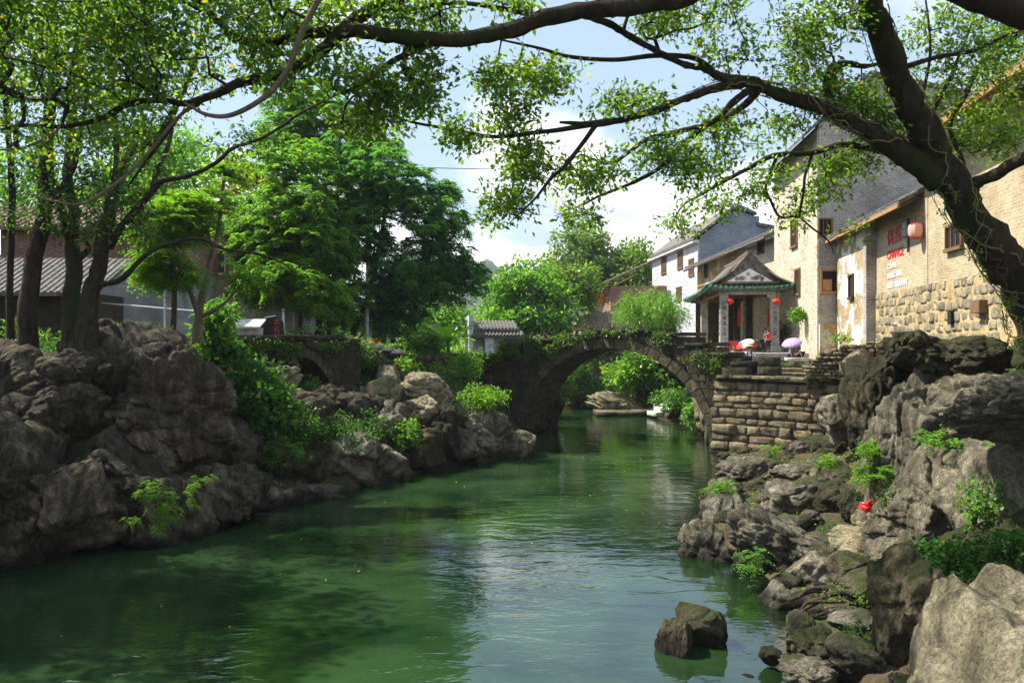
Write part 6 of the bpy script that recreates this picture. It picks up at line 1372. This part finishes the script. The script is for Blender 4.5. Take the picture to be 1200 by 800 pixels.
ctree('yellow green tree glowing behind the others at the left', [[(300, 400, 50, 3.6), (302, 330, 50, 3), (300, 260, 50, 2), (300, 200, 50, 1)]],
      [(300, 215, 46, 36, 50, 2.6, 100), (265, 290, 40, 40, 50, 2.4, 70), (330, 170, 36, 26, 50, 2, 50)], 54, 'leaf_yellow', .9)
ctree('pale stemmed slim tree with thin yellow green leaves at the skyline', [[(402, 400, 48, 2.6), (404, 300, 48, 2), (412, 220, 48, 1.6), (425, 165, 48, .8)]],
      [(425, 195, 34, 34, 48, 1.8, 50), (470, 230, 36, 26, 46, 2, 60), (408, 240, 30, 24, 47, 1.6, 40)], 55, 'leaf_olive', .9)
ctree('dark small leaved tree with slanting stem left of the utility pole', [[(400, 404, 36.5, 2.6), (403, 375, 36.5, 2.2), (412, 340, 37, 1.8), (418, 310, 37, 1)]],
      [(390, 350, 26, 26, 37, 1.2, 34), (350, 340, 30, 20, 37, 1.4, 34), (415, 340, 30, 20, 37.5, 1.4, 34)], 56, 'leaf_mid', .9)
BF = ('tuft', dict(n_=26, rt=.75, L=.38, asp=.5, droop=.2))
ctree('loose mid green tree far behind, left of the sapling', [[(240, 400, 58, 3), (240, 320, 58, 2.4), (236, 240, 58, 1.6)]], [(250, 200, 60, 40, 58, 3, 70), (220, 260, 50, 40, 58, 3, 40), (320, 250, 50, 60, 60, 3, 60), (150, 170, 50, 40, 60, 3, 24)], 57, 'leaf_mid', 1, BF)
ctree('dark green mass of trees filling the gap under the big crown', [[(460, 402, 52, 3), (462, 380, 52, 2.4), (464, 350, 52, 1.6)]], [(450, 380, 60, 24, 50, 2, 70), (520, 372, 44, 26, 52, 2, 60), (380, 375, 60, 20, 48, 2, 60), (330, 372, 40, 20, 47, 2, 40)], 58, 'leaf_mid', 1, BF)

# 6. beyond the bridge
FT = 'trees beyond the bridge'
def ftree(label, limbs, blobs, seed, leaf='leaf_mid', style=None, **k): return tree('bushy_tree', label, limbs, blobs, leaf, style or ('tuft', dict(n_=30, rt=.62, L=.34, asp=.5, droop=.2)), seed=seed, group=FT, step=.7, sub=4, sides=7, tip=.015, **k)
ftree('dense bushy tree with drooping yellow green sprays right of the white hut', [[(618, 402, 60, 3), (616, 370, 60, 2.4), (612, 335, 60, 1.6)], [(617, 375, 60, 2), (600, 350, 60, 1.4), (588, 332, 60, .8)]],
      [(615, 325, 34, 22, 60, 2.4, 70), (640, 345, 40, 24, 60, 2.4, 90), (590, 345, 26, 22, 60, 2, 45), (612, 372, 44, 22, 59, 2.2, 80), (650, 375, 36, 20, 59, 2.2, 60)], 61, 'leaf_mid')
ftree('pale stemmed light green tree in front of the tall round tree', [[(664, 404, 63, 2), (662, 370, 63, 1.8), (660, 345, 63, 1.4), (656, 320, 63, .8)], [(662, 372, 63, 1.2), (672, 345, 63, 1), (684, 330, 63, .6)]],
      [(668, 325, 34, 18, 63, 2, 50), (686, 345, 24, 20, 63, 1.8, 34), (650, 345, 24, 20, 63, 1.6, 30)], 62, 'leaf_olive')
ftree('tallest round dark tree on the skyline beyond the bridge', [[(692, 402, 95, 3.4), (692, 360, 95, 2.6), (690, 320, 95, 2), (688, 290, 95, 1.2)], [(692, 350, 95, 2), (712, 320, 95, 1.4), (725, 300, 95, .8)]],
      [(678, 285, 38, 26, 95, 4, 90), (705, 315, 46, 30, 95, 4, 110), (655, 320, 30, 24, 95, 3.5, 50), (735, 300, 22, 18, 95, 3, 30), (700, 345, 50, 20, 95, 4, 70)], 63, 'leaf_olive', ('tuft', dict(n_=30, rt=.95, L=.5, asp=.55, droop=.2)))
ftree('smaller dark tree on the skyline beside the white house', [[(750, 402, 92, 3), (748, 350, 92, 2), (746, 310, 92, 1)]], [(750, 305, 20, 22, 92, 3, 50), (738, 330, 26, 22, 92, 3, 50), (755, 335, 16, 14, 92, 3, 24)], 64, 'leaf_olive', ('tuft', dict(n_=30, rt=.9, L=.48, asp=.55, droop=.2)))
ftree('pale green bamboo like growth under the distant hill', [[(575, 404, 66, 2), (576, 385, 66, 1.6), (578, 365, 66, 1)]], [(578, 368, 26, 14, 66, 2, 36), (560, 385, 24, 12, 64, 2, 30), (595, 352, 18, 12, 66, 1.6, 22)], 65, 'leaf_bamboo')
ftree('dark conifer on the slope above the brick house roof', [[(1165, 260, 70, 6), (1165, 180, 70, 5), (1168, 100, 70, 3), (1170, 70, 70, 1)]], [(1170, 110, 40, 26, 70, 3, 90), (1190, 80, 30, 20, 70, 3, 50), (1150, 135, 30, 20, 70, 3, 40)], 66, 'leaf_teal', ('tuft', dict(n_=28, rt=.9, L=.4, asp=.3, droop=.2)))
def bamboo(px, py, rx, ry, Yd, nst, label, seed, leaf='leaf_bamboo', base=400):
    rs = np.random.RandomState(seed); limbs = []; 
    for i in range(nst):
        x = px + rs.uniform(-1, 1) * rx * .4; dx_ = rs.uniform(-.9, .9) * rx; t_ = py - ry * rs.uniform(.3, 1)
        limbs.append([(x, base, Yd, .9), (x + dx_ * .2, (base + t_) / 2, Yd, .8), (x + dx_ * .55, t_ + ry * .1, Yd, .5), (x + dx_, t_ + ry * .25, Yd, .2)])
    return tree('bamboo_clump', label, limbs, [(px, py, rx, ry, Yd, rx / 1000 * Yd, 300), (px - rx * .5, py - ry * .2, rx * .5, ry * .6, Yd, 1, 80), (px + rx * .6, py + ry * .1, rx * .5, ry * .8, Yd, 1, 90)], leaf, ('tuft', dict(n_=22, rt=.32, L=.26, asp=.14, droop=.7)), seed=seed, cat='bamboo', bark='leaf_bamboo', twig='leaf_bamboo', step=.4, sub=4, sides=5)
bamboo(763, 366, 42, 28, 47, 16, 'bright green bamboo clump behind the parapet of the main bridge', 71)

# shrubs, undergrowth and creepers
_sh = [200]
def shrub(px, py, rx, ry, Yd, n_, label, leaf='leaf_fern', style=None, depth=None, group=None, name='shrub', cat='shrub', step=.15, base=None, bark='bark_mid'):
    _sh[0] += 1; d = depth or rx / 1000 * Yd * .9; by = base or py + ry * .85; rs = np.random.RandomState(_sh[0])
    limbs = [[(px + rs.uniform(-.2, .2) * rx, by, Yd, .06 * ry + .3), (px + rs.uniform(-.4, .4) * rx, (by + py) / 2, Yd, .04 * ry + .2), (px + rs.uniform(-.6, .6) * rx, py - ry * .2, Yd, .2)] for _ in range(3)]
    return tree(name, label, limbs, [(px, py, rx, ry, Yd, d, n_)], leaf, style or ('tuft', dict(n_=14, rt=.16, L=.12, asp=.45, droop=.2)), seed=_sh[0], group=group, cat=cat, bark=bark, step=step, sub=3, sides=5, tip=.004, rough=0)
S1 = ('tuft', dict(n_=14, rt=.17, L=.13, asp=.5, droop=.2)); S2_ = ('tuft', dict(n_=18, rt=.3, L=.2, asp=.5, droop=.2)); S3 = ('tuft', dict(n_=22, rt=.5, L=.3, asp=.5, droop=.2)); FB = ('frond', dict(nf=5, FL=.28, npair=5, L=.09, asp=.38, droop=.5))
UG = 'undergrowth on the left bank'
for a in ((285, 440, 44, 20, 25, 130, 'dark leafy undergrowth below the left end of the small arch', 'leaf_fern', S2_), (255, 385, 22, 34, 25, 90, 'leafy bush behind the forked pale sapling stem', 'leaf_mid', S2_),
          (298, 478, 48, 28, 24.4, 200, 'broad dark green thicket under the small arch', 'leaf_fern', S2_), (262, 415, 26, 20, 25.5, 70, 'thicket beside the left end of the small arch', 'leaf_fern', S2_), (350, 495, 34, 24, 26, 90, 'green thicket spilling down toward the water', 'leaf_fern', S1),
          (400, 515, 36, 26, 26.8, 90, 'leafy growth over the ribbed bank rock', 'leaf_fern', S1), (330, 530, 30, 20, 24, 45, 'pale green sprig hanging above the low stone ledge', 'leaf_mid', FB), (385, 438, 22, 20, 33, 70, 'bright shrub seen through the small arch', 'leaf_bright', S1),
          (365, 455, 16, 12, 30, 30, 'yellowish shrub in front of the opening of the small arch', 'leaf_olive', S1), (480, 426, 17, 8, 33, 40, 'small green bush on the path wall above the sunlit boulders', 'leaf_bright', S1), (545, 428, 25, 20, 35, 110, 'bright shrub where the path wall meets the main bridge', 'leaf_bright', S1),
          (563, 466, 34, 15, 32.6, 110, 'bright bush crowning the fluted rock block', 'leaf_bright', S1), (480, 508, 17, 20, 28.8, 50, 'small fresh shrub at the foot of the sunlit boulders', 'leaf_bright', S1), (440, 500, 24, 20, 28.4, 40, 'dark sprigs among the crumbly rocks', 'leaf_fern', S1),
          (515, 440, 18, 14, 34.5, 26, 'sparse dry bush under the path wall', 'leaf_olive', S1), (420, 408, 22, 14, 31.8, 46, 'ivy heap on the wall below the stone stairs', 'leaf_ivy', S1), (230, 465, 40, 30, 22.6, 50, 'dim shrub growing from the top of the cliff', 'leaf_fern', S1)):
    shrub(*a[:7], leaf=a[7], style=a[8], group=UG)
tree('trailing_fern', 'pale green fern hanging over the undercut rock above the water', [[(150, 568, 17.4, 1), (175, 566, 17.2, 1), (205, 575, 17, .8), (228, 590, 17, .4)], [(175, 566, 17.2, .8), (182, 590, 17, .6), (187, 618, 17, .3)]],
     [(185, 575, 30, 12, 17.1, .3, 36), (190, 595, 22, 20, 17, .25, 36), (225, 575, 10, 20, 17, .2, 12), (155, 608, 8, 5, 17, .2, 6), (187, 618, 5, 8, 17, .2, 8), (240, 560, 14, 5, 17.4, .2, 6)], 'leaf_bright', ('frond', dict(nf=4, FL=.16, npair=5, L=.06, asp=.42, droop=.7)), 81, cat='fern', step=.08, sub=3, sides=5, rough=0, twig='twig', tip=.003)
GB = 'plants at the foot of the left trees'
for i, (px, py, rx, ry, n_, lb_) in enumerate(((165, 384, 40, 6, 60, 'low weeds along the top of the rubble wall'), (60, 392, 40, 8, 36, 'sparse weeds at the foot of the thick dark trunk'), (12, 385, 16, 12, 24, 'leafy sprig at the left edge beside the slim trunk'), (340, 388, 70, 7, 120, 'green grass tufts behind the stone lectern and poles'))):
    shrub(px, py, rx, ry, 22 if px < 300 else 33, n_, lb_, 'leaf_mid', ('tuft', dict(n_=8, rt=.10, L=.09, asp=.3, droop=-.3)), group=GB, name='weeds', cat='weeds', depth=.5)
# far side, seen through the arch
AG = 'bushes seen through the arch'
tree('river_tree', 'bright green tree with a brown forked trunk, framed in the arch', [[(752, 482, 55, 4.5), (750, 465, 55, 3.2), (745, 450, 55, 2.8), (738, 436, 55, 2), (730, 424, 55, 1)], [(746, 452, 55, 1.8), (756, 436, 55, 1.4), (768, 422, 55, .8)]],
     [(754, 424, 28, 15, 54.5, 2, 110), (728, 440, 18, 14, 54.5, 1.6, 60), (780, 434, 24, 18, 54.5, 1.8, 80), (758, 446, 24, 9, 54, 1.2, 40)], 'leaf_bright', S3, 85, group=AG, step=.5, sub=3, sides=7, bark='bark_mid')
for a in ((676, 440, 18, 10, 61, 50, 'bush with pink grey patches below the timber balcony', 'leaf_mid'), (660, 456, 14, 14, 59, 50, 'green bush at the left side of the arch opening', 'leaf_bright'), (690, 466, 18, 8, 59, 50, 'low dark bush at the far waterline', 'leaf_fern'),
          (706, 452, 15, 8, 60, 36, 'bright bush between the balcony and the framed tree', 'leaf_bright'), (768, 470, 14, 9, 54, 36, 'dark round bush at the foot of the framed tree', 'leaf_fern'), (790, 468, 28, 12, 48, 90, 'shrubs beside the river steps', 'leaf_mid'),
          (815, 482, 14, 16, 44, 50, 'shrub near the right foot of the arch', 'leaf_mid'), (800, 445, 24, 16, 52, 60, 'leafy slope at the right side of the arch opening', 'leaf_fern'), (650, 475, 8, 14, 50, 24, 'dim sprigs on the jagged rock at the far foot of the arch', 'leaf_fern')):
    shrub(*a[:7], leaf=a[7], style=S3 if a[4] > 50 else S2_, group=AG, step=.4)
fill = [(620, 388, 60, 16, 64, 2, 60), (560, 395, 50, 14, 58, 2, 50), (500, 396, 36, 14, 48, 2, 60)]
shrub(505, 398, 34, 12, 47, 60, 'leafy growth beside the banana plant', leaf='leaf_mid', style=S3, group='greenery near the white hut', step=.4)
shrub(582, 405, 20, 9, 52, 50, 'leafy growth in front of the hut by the bridge end', leaf='leaf_mid', style=S2_, group='greenery near the white hut', step=.4)
# banana plant with large separate leaves
bp = empty('banana_plant', W(525, 420, 45), 0, 'banana plant with long bright leaves left of the white hut', 'plant')
MB().tube([(0, 0, -.6), (.02, 0, .3), (0, 0, .9)], [.12, .10, .05], 8).build('stem', M['leaf_mid'], bp)
for i in range(11):
    a = i * 2.4; el = .5 + .5 * ((i * 37) % 10) / 10; L_ = 1.5 + .5 * ((i * 13) % 7) / 7; v = []; f = []; n_ = 9
    for j in range(n_):
        t = j / (n_ - 1); r_ = L_ * t * math.cos(el * (1 - .5 * t)); z_ = .8 + L_ * t * math.sin(el) * 1.1 - .75 * t * t * (1.4 - el); wd_ = .20 * math.sin(math.pi * min(1, t * .93 + .06)) ** .6
        for s in (-1, 0, 1): v.append((r_ * math.cos(a) - s * wd_ * math.sin(a), r_ * math.sin(a) + s * wd_ * math.cos(a), z_ + abs(s) * .07))
    for j in range(n_ - 1):
        for s in (0, 1): f.append((j * 3 + s, j * 3 + s + 1, j * 3 + s + 4, j * 3 + s + 3))
    MB().add(v, f).build('leaf', M['leaf_bright'], bp, smooth=True)
# right bank greenery
RB = 'plants among the right bank rocks'
for a in ((1018, 527, 12, 8, 16.8, 16, 'drooping bright fern at the mouth of the dark hollow', 'leaf_bright', FB), (1024, 552, 20, 10, 16.6, 30, 'fern patch below the dark hollow', 'leaf_bright', FB), (972, 541, 14, 6, 21, 14, 'small fern on the flat rock shelf', 'leaf_bright', FB),
          (845, 572, 14, 7, 19.4, 16, 'bright leafy sprig at the water on the jutting rock', 'leaf_bright', FB), (884, 657, 18, 12, 15.6, 12, 'fine leaved plant growing on the slanting pale rock', 'leaf_mid', FB), (1150, 590, 30, 34, 12.6, 70, 'creeper hanging down the shaded cliff at the right', 'leaf_mid', ('tuft', dict(n_=7, rt=.12, L=.08, asp=.7, droop=.3))),
          (1115, 655, 50, 16, 10.8, 130, 'dark green groundcover behind the huge corner boulder', 'leaf_fern', ('tuft', dict(n_=10, rt=.12, L=.09, asp=.6, droop=.1))), (1180, 640, 34, 20, 10.4, 80, 'leafy groundcover at the right edge', 'leaf_fern', ('tuft', dict(n_=10, rt=.12, L=.09, asp=.6, droop=.1))),
          (1100, 512, 26, 7, 14.4, 12, 'small sprigs on the grooved cliff', 'leaf_mid', FB), (1185, 520, 18, 10, 13.2, 16, 'leafy sprig near the right edge below the crest', 'leaf_mid', FB), (1000, 700, 60, 12, 12.2, 60, 'scattered small weeds among roots and stones', 'leaf_mid', ('tuft', dict(n_=5, rt=.10, L=.05, asp=.7, droop=.1))), (1015, 748, 40, 24, 10.8, 60, 'weeds on the wet mud below the roots', 'leaf_fern', ('tuft', dict(n_=5, rt=.10, L=.05, asp=.7, droop=.1))),
          (1040, 590, 16, 30, 15.5, 26, 'sparse leaves above the red bag', 'leaf_fern', ('tuft', dict(n_=6, rt=.12, L=.08, asp=.6, droop=.1))), (905, 530, 10, 8, 30, 12, 'little fern at the base of the dry stone wall', 'leaf_bright', FB), (985, 395, 12, 4, 31, 9, 'small plants on the rubble wall by the plastered house', 'leaf_bright', S1),
          (940, 428, 40, 3, 33.8, 22, 'moss and weeds on the terrace edge', 'leaf_olive', ('tuft', dict(n_=8, rt=.1, L=.08, asp=.5, droop=0))), (1155, 700, 60, 24, 8.6, 26, 'leaves beside the corner boulder', 'leaf_fern', ('tuft', dict(n_=5, rt=.10, L=.06, asp=.7, droop=.1)))):
    shrub(*a[:7], leaf=a[7], style=a[8], group=RB, step=.1, bark='bark_mid')
shrub(935, 369, 10, 8, 39, 70, 'round green plant growing out of the tower wall above the purple umbrella', leaf='leaf_bright', style=('tuft', dict(n_=12, rt=.12, L=.12, asp=.6, droop=.2)))
shrub(917, 388, 8, 18, 42, 40, 'dark creeper in the passage beside the pavilion', leaf='leaf_fern', style=S1)
shrub(832, 392, 8, 16, 55, 40, 'creeper seen between the pavilion columns', leaf='leaf_bright', style=S2_)
# exposed roots in the gully
rt = empty('tree_root', W(990, 700, 12.2), 0, 'twisted bare roots lying across the rocky gully', 'root'); c0 = W(990, 700, 12.2)
for i, pth in enumerate(([(925, 703), (960, 690), (1000, 700), (1050, 712), (1080, 705)], [(930, 722), (965, 700), (985, 694), (1030, 706)], [(955, 722), (985, 712), (1010, 716), (1045, 722), (1060, 716)], [(940, 712), (950, 705), (990, 705)], [(935, 700), (948, 690), (962, 689)])):
    P_, rr = catmull([W(x, y, 12.3 - .1 * i) for x, y in pth], [.02] + [.05 - .006 * i] * (len(pth) - 2) + [.02], 6); V, F_ = tube_arrays(P_, rr, 8, i, .15)
    link('root', fast_mesh('root', V - c0, 4, True, np.array(F_)), M['bark_mid'], rt)

# ivy over the masonry: leaves laid on the stone faces
def ivy(name, label, origin, ang, patches, n_, leaf, seed, L=.11, group=None):
    """patches: (u, z, ru, rz, weight) on the wall plane through origin"""
    rs = np.random.RandomState(seed); wts = np.array([p[4] for p in patches], float); wts /= wts.sum(); ids = rs.choice(len(patches), n_, p=wts); pa = np.array([p[:4] for p in patches])[ids]
    g_ = rs.normal(size=(n_, 2)) * .5; cl = (vnoise(np.stack([(pa[:, 0] + g_[:, 0] * pa[:, 2]) * 2.2, (pa[:, 1] + g_[:, 1] * pa[:, 3]) * 2.2, np.full(n_, seed * 1.)], -1), seed) > -.25)
    u = (pa[:, 0] + g_[:, 0] * pa[:, 2])[cl]; z_ = (pa[:, 1] + g_[:, 1] * pa[:, 3])[cl]; m_ = len(u); y_ = -rs.uniform(.02, .20, m_)
    pos = np.stack([u, y_, z_], -1); ax = rs.normal(size=(m_, 3)) * .6 + np.array([0, -.35, -.55]); Q = leaf_quads(pos, ax, L * rs.uniform(.6, 1.3, m_), L * .75 * rs.uniform(.6, 1.2, m_), rs, 0)
    r = empty(name, (origin[0], origin[1], 0), ang, label, 'ivy', group); LEAFN[0] += m_
    link('foliage', fast_mesh('foliage', Q, 4), M[leaf], r); st_ = MB()
    for i in range(14):
        p = patches[rs.randint(len(patches))]; u0 = p[0] + rs.uniform(-1, 1) * p[2] * .6; pts = [(u0 + .1 * math.sin(j * 1.7 + i), -.035, p[1] + p[3] * (.5 - j * .3)) for j in range(5)]; st_.tube(pts, [.012] * 5, 4)
    tag(st_.build('stems', M['twig'], r), kind='stuff'); return r
bd = np.array(BR) - np.array(BL); bang = math.atan2(bd[1], bd[0])
pt = lambda px, py, ru, rz, w_: (ub(px), zb(px, py), ru, rz, w_)
ivy('ivy', 'thick ivy over the left shoulder of the main bridge', BL, bang, [pt(580, 418, .7, .35, 2), pt(600, 408, .9, .35, 4), pt(630, 405, 1.2, .35, 6), pt(655, 402, 1., .3, 5), pt(620, 416, .8, .3, 2.5), pt(645, 415, .6, .3, 1.6), pt(680, 392, .8, .14, 2.5), pt(565, 425, .5, .4, 1.5)], 8500, 'leaf_ivy', 5)
ivy('ivy', 'thin ivy and weeds along the right half of the main bridge', BL, bang, [pt(700, 389, .8, .12, 1.5), pt(745, 388, .8, .12, 1.), pt(780, 398, .5, .3, 1.5), pt(800, 408, .4, .4, 1.5), pt(820, 420, .5, .4, 1), pt(840, 425, .5, .5, 1), pt(775, 392, .3, .15, 1), pt(720, 390, .9, .16, 2)], 2600, 'leaf_ivy', 6, .10)
sdv = np.array(SR) - np.array(SL); sang = math.atan2(sdv[1], sdv[0])
ivy('ivy', 'dark ivy with pale tips covering the small arch', SL, sang, [(-1.2, 4.1, 1.2, .45, 5), (.3, 4.25, 1.0, .3, 5), (1.4, 4.2, .8, .3, 3), (2.4, 4.3, .6, .16, 1.5), (3.4, 4.2, .5, .4, 3.5), (-.6, 3.5, .7, .5, 3), (-1.8, 3.3, .8, .7, 3)], 6500, 'leaf_ivy', 7, .10)
ivy('ivy', 'ivy hanging down beside the stone stairs', q0, angs, [(.5, 3.9, .5, .5, 3), (1.5, 3.8, .6, .35, 3), (2.6, 3.6, .7, .3, 2), (.3, 3.2, .6, .5, 2)], 2600, 'leaf_ivy', 8, .10)
ivy('ivy', 'dry ivy on the low path wall', e0, math.atan2(*(e1 - e0)[::-1]), [(3, 3.4, 1, .3, 2), (5, 3.3, 1, .4, 2), (7, 3.5, 1, .3, 2)], 900, 'leaf_ivy', 9, .10)

# leaf litter, ground cover and fallen leaves
def cover(name, label, region, n_, leaf, L, seed, kindv='stuff'):
    rs = np.random.RandomState(seed); X_, Y_ = region(rs, n_); Z_ = ground_z(X_, Y_); ok = Z_ > .1; P_ = np.stack([X_, Y_, Z_ + rs.uniform(0, L, len(X_))], -1)[ok]; m_ = len(P_)
    ax = rs.normal(size=(m_, 3)) * .7 + np.array([0, 0, .5]); Q = leaf_quads(P_, ax, L * rs.uniform(.6, 1.4, m_), L * .4 * rs.uniform(.6, 1.2, m_), rs, .2); LEAFN[0] += m_
    tag(link(name, fast_mesh(name, Q, 4), M[leaf]), label, 'ground cover', kind=kindv)
def reg_left(rs, n_): y = rs.uniform(22, 50, n_); return XL(np.minimum(y, 49.5)) - rs.uniform(.6, 9, n_) , y
def reg_far(rs, n_): x = rs.uniform(-14, 14, n_); return x, rs.uniform(61.3, 70, n_)
def reg_rside(rs, n_): y = rs.uniform(40, 58, n_); return XR(y) + rs.uniform(.8, 6, n_), y
def reg_right(rs, n_): y = rs.uniform(9, 33, n_); return XR(y) + rs.uniform(1.0, 7, n_) ** 1.0, y
cover('undergrowth', 'low green undergrowth covering the left bank', reg_left, 26000, 'leaf_fern', .16, 1)
cover('undergrowth', 'bright undergrowth on the far bank beyond the arch', reg_far, 16000, 'leaf_mid', .34, 2)
cover('undergrowth', 'undergrowth on the slope right of the arch opening', reg_rside, 9000, 'leaf_mid', .26, 3)
cover('undergrowth', 'sparse small weeds among the right bank rocks', reg_right, 5000, 'leaf_fern', .07, 4)
def reg_ll(rs, n_): y = rs.uniform(9, 34, n_); return XR(y) + rs.uniform(.3, 5, n_), y
cover('leaf_litter', 'brown fallen leaves between the right bank rocks', reg_ll, 5000, 'leaf_yellow', .06, 5)
# more crowns so that the wood behind the small arch closes
ctree('rounded bright crown behind the bright sapling', [[(262, 402, 42, 4), (262, 360, 42, 3), (258, 320, 42, 2), (255, 290, 42, 1)]], [(265, 305, 44, 36, 42, 2.4, 130), (230, 345, 36, 26, 41, 2, 80), (300, 355, 40, 24, 41, 2, 80), (215, 290, 34, 30, 43, 2, 60)], 91, 'leaf_mid')
ctree('light green rounded tree just left of the largest dark crown', [[(352, 402, 35, 3), (352, 360, 35, 2.4), (350, 320, 35, 1.4)]], [(330, 320, 50, 30, 35, 2.2, 150), (375, 345, 40, 24, 35, 2, 90), (300, 290, 40, 30, 36, 2, 80), (360, 275, 50, 26, 36, 2, 90)], 92, 'leaf_bright', .9)
ctree('leafy tree rising behind the dark trunks at the left', [[(150, 400, 46, 4), (150, 330, 46, 3), (150, 250, 46, 2)]], [(150, 230, 60, 40, 46, 3, 100), (90, 260, 50, 40, 46, 3, 70), (190, 180, 50, 40, 48, 3, 70), (30, 220, 50, 50, 48, 3, 60)], 93, 'leaf_mid', 1, BF)
rs = np.random.RandomState(12); m_ = 90; yy_ = rs.uniform(9, 34, m_); xx_ = XL(yy_) + (XR(yy_) - XL(yy_)) * rs.uniform(.03, .97, m_) ** .8
Q = leaf_quads(np.stack([xx_, yy_, np.full(m_, .008)], -1), np.stack([rs.normal(size=m_), rs.normal(size=m_), np.zeros(m_)], -1), rs.uniform(.03, .08, m_), rs.uniform(.02, .04, m_), rs, 3.)
tag(link('floating_leaves', fast_mesh('floating_leaves', Q, 4), M['leaf_yellow']), 'small yellow leaves floating on the green water', 'leaves', kind='stuff')
print('tris', sum(len(o.data.polygons) * 2 for o in bpy.data.objects if o.type == 'MESH'))
print('leaves', LEAFN[0], 'objects', len(bpy.data.objects))

# air: a thin even haze over the whole valley
hzm = bpy.data.materials.new('thin_haze'); hzm.use_nodes = True; t = hzm.node_tree
for n_ in list(t.nodes): t.nodes.remove(n_)
o_ = t.nodes.new("ShaderNodeOutputMaterial"); pvn = t.nodes.new("ShaderNodeVolumePrincipled"); pvn.inputs["Color"].default_value = (.80, .88, 1, 1); pvn.inputs["Density"].default_value = .00022; t.links.new(pvn.outputs[0], o_.inputs["Volume"])
tag(MB().box(-1900, 1900, -1100, 2500, -3.5, 200).build('haze', hzm), kind='stuff')
